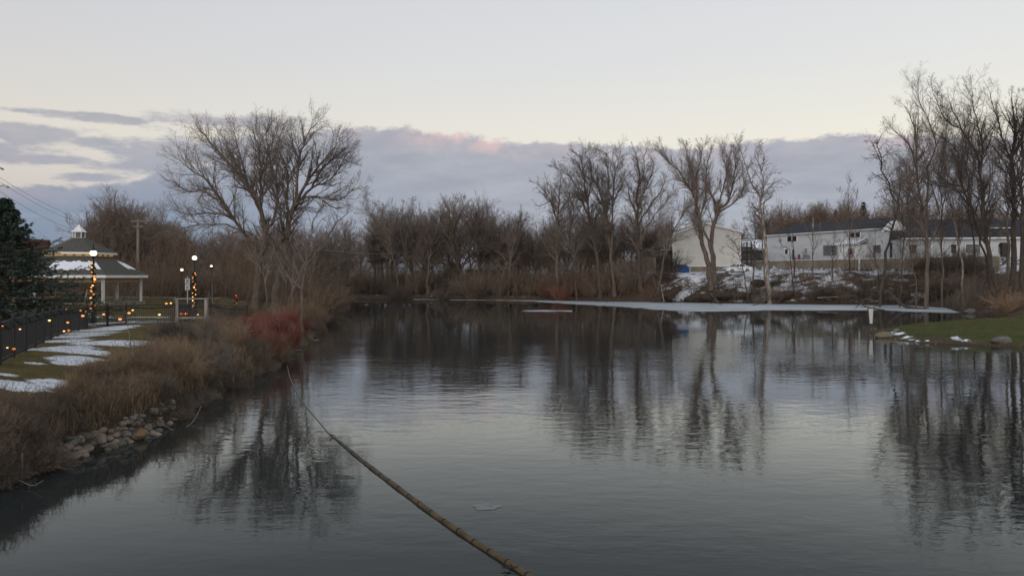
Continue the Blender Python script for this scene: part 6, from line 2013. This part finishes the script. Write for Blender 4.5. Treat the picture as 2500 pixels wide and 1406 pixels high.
# ------------------------------------------------------------------ globe lamps with wound lights
def globe_lamp(px, gy, d, gr, label, cap=True, glow='globe', base_r=.06):
    x = (px - HX) / F * d
    z0 = hz(x, d)
    zg = CH - (gy - HY) / F * d
    r = thing('globe_lamp', (x, d, z0), label, 'street lamp')
    MB().lathe((x, d, z0), [(.22, -.1), (.22, .12), (.15, .2), (.13, .7), (.09, .8), (base_r, .9)], 12).build('base', M['iron'], r, True)
    MB().bar((x, d, z0 + .85), (x, d, zg - gr), base_r, base_r * .8, 10).build('pole', M['iron'], r)
    MB().lathe((x, d, zg - gr), [(.05, -.12), (.13, -.05), (.14, .03)], 12).build('fitter', M['iron'], r)
    MB().ball((x, d, zg), gr, 20, .95).build('globe', M[glow], r, True)
    if cap:
        MB().lathe((x, d, zg + gr * .72), [(gr * .75, 0), (gr * .45, .12), (gr * .18, .25), (.03, .33), (.05, .38), (.01, .52)], 12).build('cap', M['iron'], r, True)
    return x, z0, zg


def wound_lights(x, d, z0, z1, n_, seed, label, hot='bulb', rad=.13, br=.062, turns=7):
    rng = random.Random(seed)
    r = thing('light_garland', (x, d, z0), label, 'light string')
    pts = []
    for i in range(90):
        t = i / 89
        a = t * turns * 6.283
        rr = rad * .75
        pts.append((rr * math.cos(a), rr * math.sin(a), (z1 - z0) * t))
    P = np.array(pts)
    t_ = Tubes()
    rn = np.random.default_rng(seed)
    t_.add(P[None], (.06 + .02 * rn.normal(0, 1, 90)).clip(.03, .1)[None], 6)
    # needles
    a, dd, ln, r0 = spawn(P[None], np.full((1, 90), .05), 320, 0, 1, 70, 15, 0, .2, .006, rn, .11)
    t_.add(trace(a, dd, ln * rn.uniform(.7, 1.5, len(ln)), 1, .1, 0, rn), np.full((len(a), 2), .008), 3)
    link('garland', t_.mesh('garland'), M['garland'], r)
    for i in range(n_):
        t = (i + rng.random() * .9) / n_
        a = rng.uniform(-2.7, -.4)
        c = (x + rad * 1.15 * math.cos(a), d + rad * 1.15 * math.sin(a), z0 + (z1 - z0) * t)
        MB().ball(c, br * rng.uniform(.75, 1.2), 8, .75).build('bulb', M[hot] if rng.random() < .45 else M['bulb_dim' if rng.random() < .5 else ('bulb_hot' if hot == 'bulb' else 'bulb')], r, True)
    return r


x, z0, zg = globe_lamp(228, 618, 50, .21, 'tall black globe lamp wound with amber lights in front of the gazebo')
wound_lights(x, 50, z0 + .75, zg - .55, 20, 3, 'garland with amber bulbs wound round the lamp before the gazebo', br=.064)
x, z0, zg = globe_lamp(475, 630, 58, .175, 'black globe lamp wound with orange lights right of the white signs', False)
wound_lights(x, 58, z0 + .6, zg - 1.0, 16, 4, 'garland with orange bulbs wound round the lamp right of the signs', br=.055)
globe_lamp(444, 659, 82, .15, 'small distant globe lamp above the white signs', False)
x, z0, zg = globe_lamp(516, 650, 62, .09, 'small lamp on a thin pole amid twigs, right of the orange-lit lamp', False, 'globe', .04)
x, z0, zg = globe_lamp(576, 722, 64, .06, 'short post with faint red lights before the grass patch by the lawn trees', False, 'bulb_red', .04)
wound_lights(x, 64, z0 + .3, zg - .1, 9, 6, 'garland with faint red bulbs on the short post by the lawn trees', 'bulb_red', .09, .04, 5)

# white signs on a post
d = 52.0
a = at(457.5, 694, d)
zg = hz(a.x, d)
r_ = thing('sign_post', (a.x, d, zg), 'two white notice signs stacked on a post left of the orange-lit lamp', 'sign')
MB().box((a.x, d + .03, (zg + a.z + .5) / 2), (.06, .04, a.z + .5 - zg)).build('post', M['metal'], r_)
M['ink'] = mat('dark_ink', (.03, .03, .035), (.06, .06, .065), 8, .6)
for cy, h, kind in ((687, .36, 0), (701.5, .36, 1)):
    c = at(457.5, cy, d)
    s = MB().box(c, (.31, .02, h)).build('sign_panel', M['white_paint'], r_)
    mb = MB()
    if kind == 0:
        for i in range(14):
            a0, a1 = 2 * math.pi * i / 14, 2 * math.pi * (i + 1) / 14
            q = lambda an, rr: (c.x + rr * math.cos(an), d - .014, c.z + .05 + rr * math.sin(an))
            mb.prism([q(a0, .075), q(a1, .075), q(a1, .1), q(a0, .1)], (0, -.004, 0))
        mb.prism([(c.x - .07, d - .014, c.z + .10), (c.x - .05, d - .014, c.z + .12), (c.x + .07, d - .014, c.z), (c.x + .05, d - .014, c.z - .02)], (0, -.004, 0))
        mb.prism([(c.x - .045, d - .014, c.z + .01), (c.x + .04, d - .014, c.z + .01), (c.x + .05, d - .014, c.z + .07), (c.x - .02, d - .014, c.z + .09)], (0, -.006, 0))
        for j in range(2):
            mb.box((c.x, d - .015, c.z - .10 - j * .04), (.2, .008, .018))
    else:
        mb.prism([(c.x - .08, d - .014, c.z + .03), (c.x - .02, d - .014, c.z + .11), (c.x + .03, d - .014, c.z + .06), (c.x + .09, d - .014, c.z + .12), (c.x + .05, d - .014, c.z), (c.x - .03, d - .014, c.z - .01)], (0, -.004, 0))
        for j in range(3):
            mb.box((c.x, d - .015, c.z - .06 - j * .04), (.2 - .03 * j, .008, .016))
    mb.build('symbol', M['ink'], s)

# ------------------------------------------------------------------ black picket fence with garlands and lights
FPTS = [(-12.3, 15.5), (-14.3, 21.6), (-16.1, 25.6), (-19.2, 32.2), (-22.3, 39.0), (-23.9, 43.5), (-23.4, 47.0), (-21.0, 48.2), (-18.9, 48.6), (-16.9, 49.4)]
fseg = []
r_ = thing('picket_fence', (FPTS[0][0], FPTS[0][1], hz(*FPTS[0])), 'black iron picket fence curving along the left lawn, hung with amber lights', 'fence')
posts = []
for (x0, y0), (x1, y1) in zip(FPTS[:-1], FPTS[1:]):
    L_ = math.hypot(x1 - x0, y1 - y0)
    n_ = max(1, round(L_ / 2.3))
    for i in range(n_):
        posts.append((x0 + (x1 - x0) * i / n_, y0 + (y1 - y0) * i / n_))
posts.append(FPTS[-1])
for i, (x, y) in enumerate(posts):
    z = hz(x, y)
    MB().box((x, y, z + .62), (.075, .075, 1.34)).box((x, y, z + 1.31), (.1, .1, .05)).build('post', M['iron'], r_)
for (x0, y0), (x1, y1) in zip(posts[:-1], posts[1:]):
    z0, z1 = hz(x0, y0), hz(x1, y1)
    L_ = math.hypot(x1 - x0, y1 - y0)
    ra = math.atan2(y1 - y0, x1 - x0)
    mb = MB()
    for h in (.14, 1.0, 1.18):
        a, b_ = Vector((x0, y0, z0 + h)), Vector((x1, y1, z1 + h))
        mb.bar(a, b_, .02, .02, 4)
    n_ = int(L_ / .115)
    for i in range(1, n_):
        t = i / n_
        mb.box((x0 + (x1 - x0) * t, y0 + (y1 - y0) * t, z0 + (z1 - z0) * t + .63), (.018, .018, 1.16), ra)
    mb.build('panel', M['iron'], r_)


def fence_at(px, off=.0):
    s = (px - HX) / F
    for (x0, y0), (x1, y1) in zip(FPTS[:-1], FPTS[1:]):
        dx, dy = x1 - x0, y1 - y0
        den = dx - s * dy
        if abs(den) < 1e-6:
            continue
        t = (s * y0 - x0) / den
        if 0 <= t <= 1:
            yield x0 + dx * t, y0 + dy * t


# garland swags, one string for each stretch of the fence
LIGHTS = [(3, 795), (46, 803), (15, 848), (31, 851), (154, 808), (163, 787), (158, 756), (194, 758), (207, 760), (200, 771), (251, 767), (291, 779), (313, 764), (322, 757), (404, 741), (415, 740), (387, 768), (440, 766), (451, 766), (165, 812), (480, 768), (118, 782)]
cuts = [0, 3, 6, 9, 12, len(posts) - 1]
strings = []
for a_, b_ in zip(cuts[:-1], cuts[1:]):
    sg = posts[a_:b_ + 1]
    if len(sg) < 2:
        continue
    x, y = sg[0]
    lab = ['garland of greens and amber bulbs on the nearest stretch of the black fence', 'garland on the fence stretch beside the dark spruce', 'garland with amber bulbs on the fence below the gazebo lamp', 'garland on the fence stretch in front of the gazebo posts', 'garland with orange bulbs on the fence by the wooden rail'][len(strings)]
    g_ = thing('light_garland', (x, y, hz(x, y)), lab, 'light string')
    pts = []
    for (p0, p1) in zip(sg[:-1], sg[1:]):
        for i in range(10):
            t = i / 10
            xx, yy = p0[0] + (p1[0] - p0[0]) * t, p0[1] + (p1[1] - p0[1]) * t
            nx_, ny_ = (p1[1] - p0[1]), -(p1[0] - p0[0])
            nl = math.hypot(nx_, ny_)
            pts.append((xx + nx_ / nl * .07 - x, yy + ny_ / nl * .07 - y, hz(xx, yy) + 1.14 - .16 * math.sin(math.pi * t) - hz(x, y)))
    P = np.array(pts)
    rn = np.random.default_rng(700 + a_)
    t_ = Tubes()
    t_.add(P[None], (.022 + .008 * rn.normal(0, 1, len(P))).clip(.012, .04)[None], 6)
    a, dd, ln, r0 = spawn(P[None], np.full((1, len(P)), .05), 60 * len(sg), 0, 1, 65, 15, 0, .2, .006, rn, .12)
    t_.add(trace(a, dd, ln * rn.uniform(.4, .9, len(ln)), 1, .1, 0, rn), np.full((len(a), 2), .006), 3)
    link('garland', t_.mesh('garland'), M['garland'], g_)
    strings.append((g_, sg))
rb_ = random.Random(8)
for px, py in LIGHTS:
    hits = list(fence_at(px))
    if not hits:
        continue
    x, y = hits[0]
    z = min(max(CH - (py - HY) / F * y, hz(x, y) + .12), hz(x, y) + 1.35)
    g_ = min(strings, key=lambda s: min((x - q[0]) ** 2 + (y - q[1]) ** 2 for q in s[1]))[0]
    rr = (2.2 + rb_.random() * 2.4) / F * y
    MB().ball((x + .10, y - .10, z), rr, 10, .62).build('bulb', M[rb_.choice(['bulb_hot', 'bulb_hot', 'bulb', 'bulb', 'bulb_dim'])], g_, True)
# wooden rail frame at the end of the fence
d = 45.5
r_ = thing('wooden_rail', tuple(gp_(433, d)), 'weathered grey wooden rail with two posts standing at the end of the black fence', 'rail')
for px in (433, 503.5):
    a = at(px, 731, d)
    MB().box((a.x, d, (a.z + hz(a.x, d)) / 2), (.17, .17, a.z - hz(a.x, d) + .1)).build('post', M['wood_grey'], r_)
a, b_ = at(433, 732, d), at(503.5, 733, d)
MB().box(((a.x + b_.x) / 2, d - .02, (a.z + b_.z) / 2 + .08), (b_.x - a.x + .3, .2, .07)).build('top_rail', M['wood_grey'], r_)
MB().box(((a.x + b_.x) / 2, d, a.z - 1.05), (b_.x - a.x - .16, .07, .12)).build('bottom_rail', M['wood_grey'], r_)
mb = MB()
for i in range(1, 16):
    t = i / 16
    mb.box((a.x + (b_.x - a.x) * t, d, a.z - .52), (.03, .03, .95))
mb.build('balusters', M['iron'], r_)
# dark bin by the sign and a green bush of garland at its foot
q = gp_(452, 51)
r_ = thing('litter_bin', tuple(q), 'dark green litter bin with snow on its lid at the foot of the white signs', 'bin')
MB().lathe(q, [(.32, 0), (.36, .1), (.38, .95), (.36, 1.0)], 14).build('bin_body', M['garland'], r_, True)
MB().lathe((q.x, q.y, q.z + 1.0), [(.4, 0), (.34, .1), (.15, .16)], 14).build('lid', M['iron'], r_, True)

# ------------------------------------------------------------------ spruce at the left edge
def spruce(seed, h, r, needle, dens=1.0, layers=34):
    rng = np.random.default_rng(seed)
    tr = Tubes()
    tr.add(resample([(0, 0, -.2), (.02, 0, h * .5), (0, 0, h)], 10)[None], np.linspace(h * .022, .012, 11)[None], 8)
    B0, BD, BL = [], [], []
    for i in range(layers):
        t = (i + rng.random() * .5) / layers
        z = h * (.05 + .93 * t)
        nb = int(9 - 4 * t)
        for j in range(nb):
            a = i * 1.1 + j * 6.283 / nb + rng.normal(0, .2)
            L_ = r * (1 - t) ** 1.18 * rng.uniform(.6, 1.15) * (1 + .16 * math.sin(i * 2.1)) + .10
            up = -.12 + .85 * t ** 2
            B0.append((0, 0, z)); BD.append((math.cos(a), math.sin(a), up)); BL.append(L_)
    P = trace(np.array(B0), unit(np.array(BD)), np.array(BL), 6, .07, .045, rng)
    R = radii(np.full(len(P), .028), np.full(len(P), .006), 6)
    br = Tubes()
    br.add(P, R, 4)
    a, d, l_, r0 = spawn(P, R, int(13 * dens), .12, 1, 50, 10, .34, .6, .006, rng, .14, .6, .6)
    P2 = trace(a, d, l_, 3, .1, -.02, rng)
    R2_ = radii(r0, np.full(len(r0), .004), 3)
    br.add(P2, R2_, 3)
    # needle sprays: narrow leaf-like quads round each twig
    nd = int(14 * dens)
    a, d, l_, _ = spawn(P2, R2_, nd, .02, 1, 48, 14, 0, 1, .003, rng, .10, .0)
    l_ = .085 * rng.uniform(.7, 1.4, len(l_))
    sd_ = unit(np.cross(d, rng.normal(0, 1, d.shape))) * .019
    tip = a + d * l_[:, None]
    V = np.stack([a - sd_, a + sd_, tip + sd_ * .5, tip - sd_ * .5], 1).reshape(-1, 3)
    me = mesh_np('needles', V, np.arange(len(a))[:, None] * 4 + np.arange(4)[None])
    return tr.mesh('trunk', True), br.mesh('branches'), me


def put_spruce(name, px, d, sc, parts, needle, label, group=None, cat='tree'):
    b = gp_(px, d)
    r = thing(name, b, label, cat, group)
    link('trunk', parts[0], M['bark_dark'], r)
    link('branches', parts[1], M['bark_dark'], r)
    f_ = link('foliage', parts[2].copy() if needle != 'needle' else parts[2], M[needle], r)
    r.scale = sc
    return r


sp_ = spruce(801, 7.2, 4.3, 'needle', 1.15, 38)
put_spruce('spruce_tree', 14, 44, (1.42, 1.42, 1.03), sp_, 'needle', 'dark dense spruce filling the left edge in front of the gazebo')
put_spruce('spruce_tree', -150, 47, (1, 1, 1.0), sp_, 'needle', 'second dark spruce mostly cut off by the left frame edge')
ced = spruce(802, 7.2, 2.6, 'needle_far', .55, 26)
for px, d, ty, lab in ((2040, 176, 512, 'dark cedar behind the long building roof, left one of the two'), (2108, 174, 492, 'dark cedar behind the long building roof, right one of the two')):
    b = gp_(px, d)
    s = (CH - (ty - HY) / F * d - b.z) / 7.2
    put_spruce('cedar_tree', px, d, (s * 1.1, s * 1.1, s), ced, 'needle_far', lab)

# house behind the spruce
xh0, xh1, dh = X(-230, 84), X(16, 84), 84.0
r_ = thing('brick_house', (xh0, dh, hz(xh1, dh)), 'red-brown brick house almost hidden behind the dark spruce at the left edge', 'house')
MB().box(((xh0 + xh1) / 2, dh + 4, 4.6), (xh1 - xh0, 8, 7.4)).build('wall', M['brick'], r_)
MB().prism([(xh0 - .4, dh - .5, 8.3), (xh1 + .4, dh - .5, 8.3), (xh1 - 1.5, dh + 4, 10.4), (xh0 + 2.5, dh + 4, 10.4)], (0, .3, .02)).build('roof_front', M['shingle'], r_)
for px in (-150, -80, -10):
    w = MB().box((X(px, dh), dh - .03, 5.5), (1.3, .1, 1.5)).build('window', M['trim'], r_)
    MB().box((X(px, dh), dh - .06, 5.5), (1.1, .1, 1.3)).build('pane', M['glass'], w)

# ------------------------------------------------------------------ utility poles, street light and wires
def cable(name, p0, p1, sag, r, m1, label):
    p0, p1 = Vector(p0), Vector(p1)
    P = [(p0.lerp(p1, t) - Vector((0, 0, sag * 4 * t * (1 - t)))) for t in np.linspace(0, 1, 25)]
    b = P[0].copy()
    t_ = Tubes()
    t_.add(np.array([tuple(q - b) for q in P])[None], np.full((1, 25), r), 5)
    o = link(name, t_.mesh(name, True), M[m1])
    o.location = b
    return tag(o, label, 'wire')


d = 96.0
a = at(337, 536, d)
zg = hz(a.x, d)
r_ = thing('utility_pole', (a.x, d, zg), 'weathered wooden utility pole with crossarms right of the gazebo', 'pole')
MB().bar((a.x, d, zg - .3), (a.x, d, a.z), .22, .15, 10).build('pole_shaft', M['pole'], r_)
for yy, w in ((541, 1.7), (554, 1.3)):
    q = at(338, yy, d)
    arm = MB().box((q.x + .1, d - .2, q.z), (w, .12, .14)).build('crossarm', M['pole'], r_)
    for s in (-.8, -.35, .5, .85):
        MB().lathe((q.x + s * w / 2, d - .2, q.z + .07), [(.05, 0), (.07, .08), (.03, .16)], 8).build('insulator', M['glass_grey'], arm)
pole_top = at(337, 541, d)
d1 = 40.0
a1 = at(-60, 400, d1)
zg1 = hz(a1.x, d1)
r_ = thing('street_light', (a1.x, d1, zg1), 'street light whose grey arms just enter at the left frame edge', 'street lamp')
MB().bar((a1.x, d1, zg1 - .2), (a1.x, d1, a1.z + .6), .16, .10, 10).build('mast', M['metal'], r_)
for (px, py) in ((6, 412), (19, 456)):
    e0, e1 = at(-60, py + 8, d1), at(px - 10, py - 2, d1)
    arm = MB().path([e0, e0.lerp(e1, .5) + Vector((0, 0, .10)), e1], .035, 8).build('arm', M['metal'], r_)
    h0 = at(px, py, d1)
    MB().prism([(e1.x - .02, d1 - .11, e1.z - .05), (h0.x, d1 - .11, h0.z - .07), (h0.x + .02, d1 - .11, h0.z), (h0.x - .1, d1 - .11, h0.z + .07), (e1.x - .02, d1 - .11, e1.z + .07)], (0, .22, 0)).build('lamp_head', M['metal'], arm)
for i, (p0, py1) in enumerate([((-30, 415), 541), ((-30, 425), 543), ((-25, 452), 554)]):
    q0 = at(p0[0], p0[1], d1)
    q1 = at(332 + 3 * i, py1, d)
    cable('power_line', q0, q1, 1.4 + .2 * i, .009, 'wire', ['uppermost power line crossing behind the spruce top to the wooden pole', 'middle power line crossing to the wooden pole', 'lowest power line crossing to the wooden pole'][i])
cable('cable', at(790, 610, 84), at(1010, 614, 139), .45, .03, 'wire_pale', 'pale cable slung between the left thicket and the far trees')
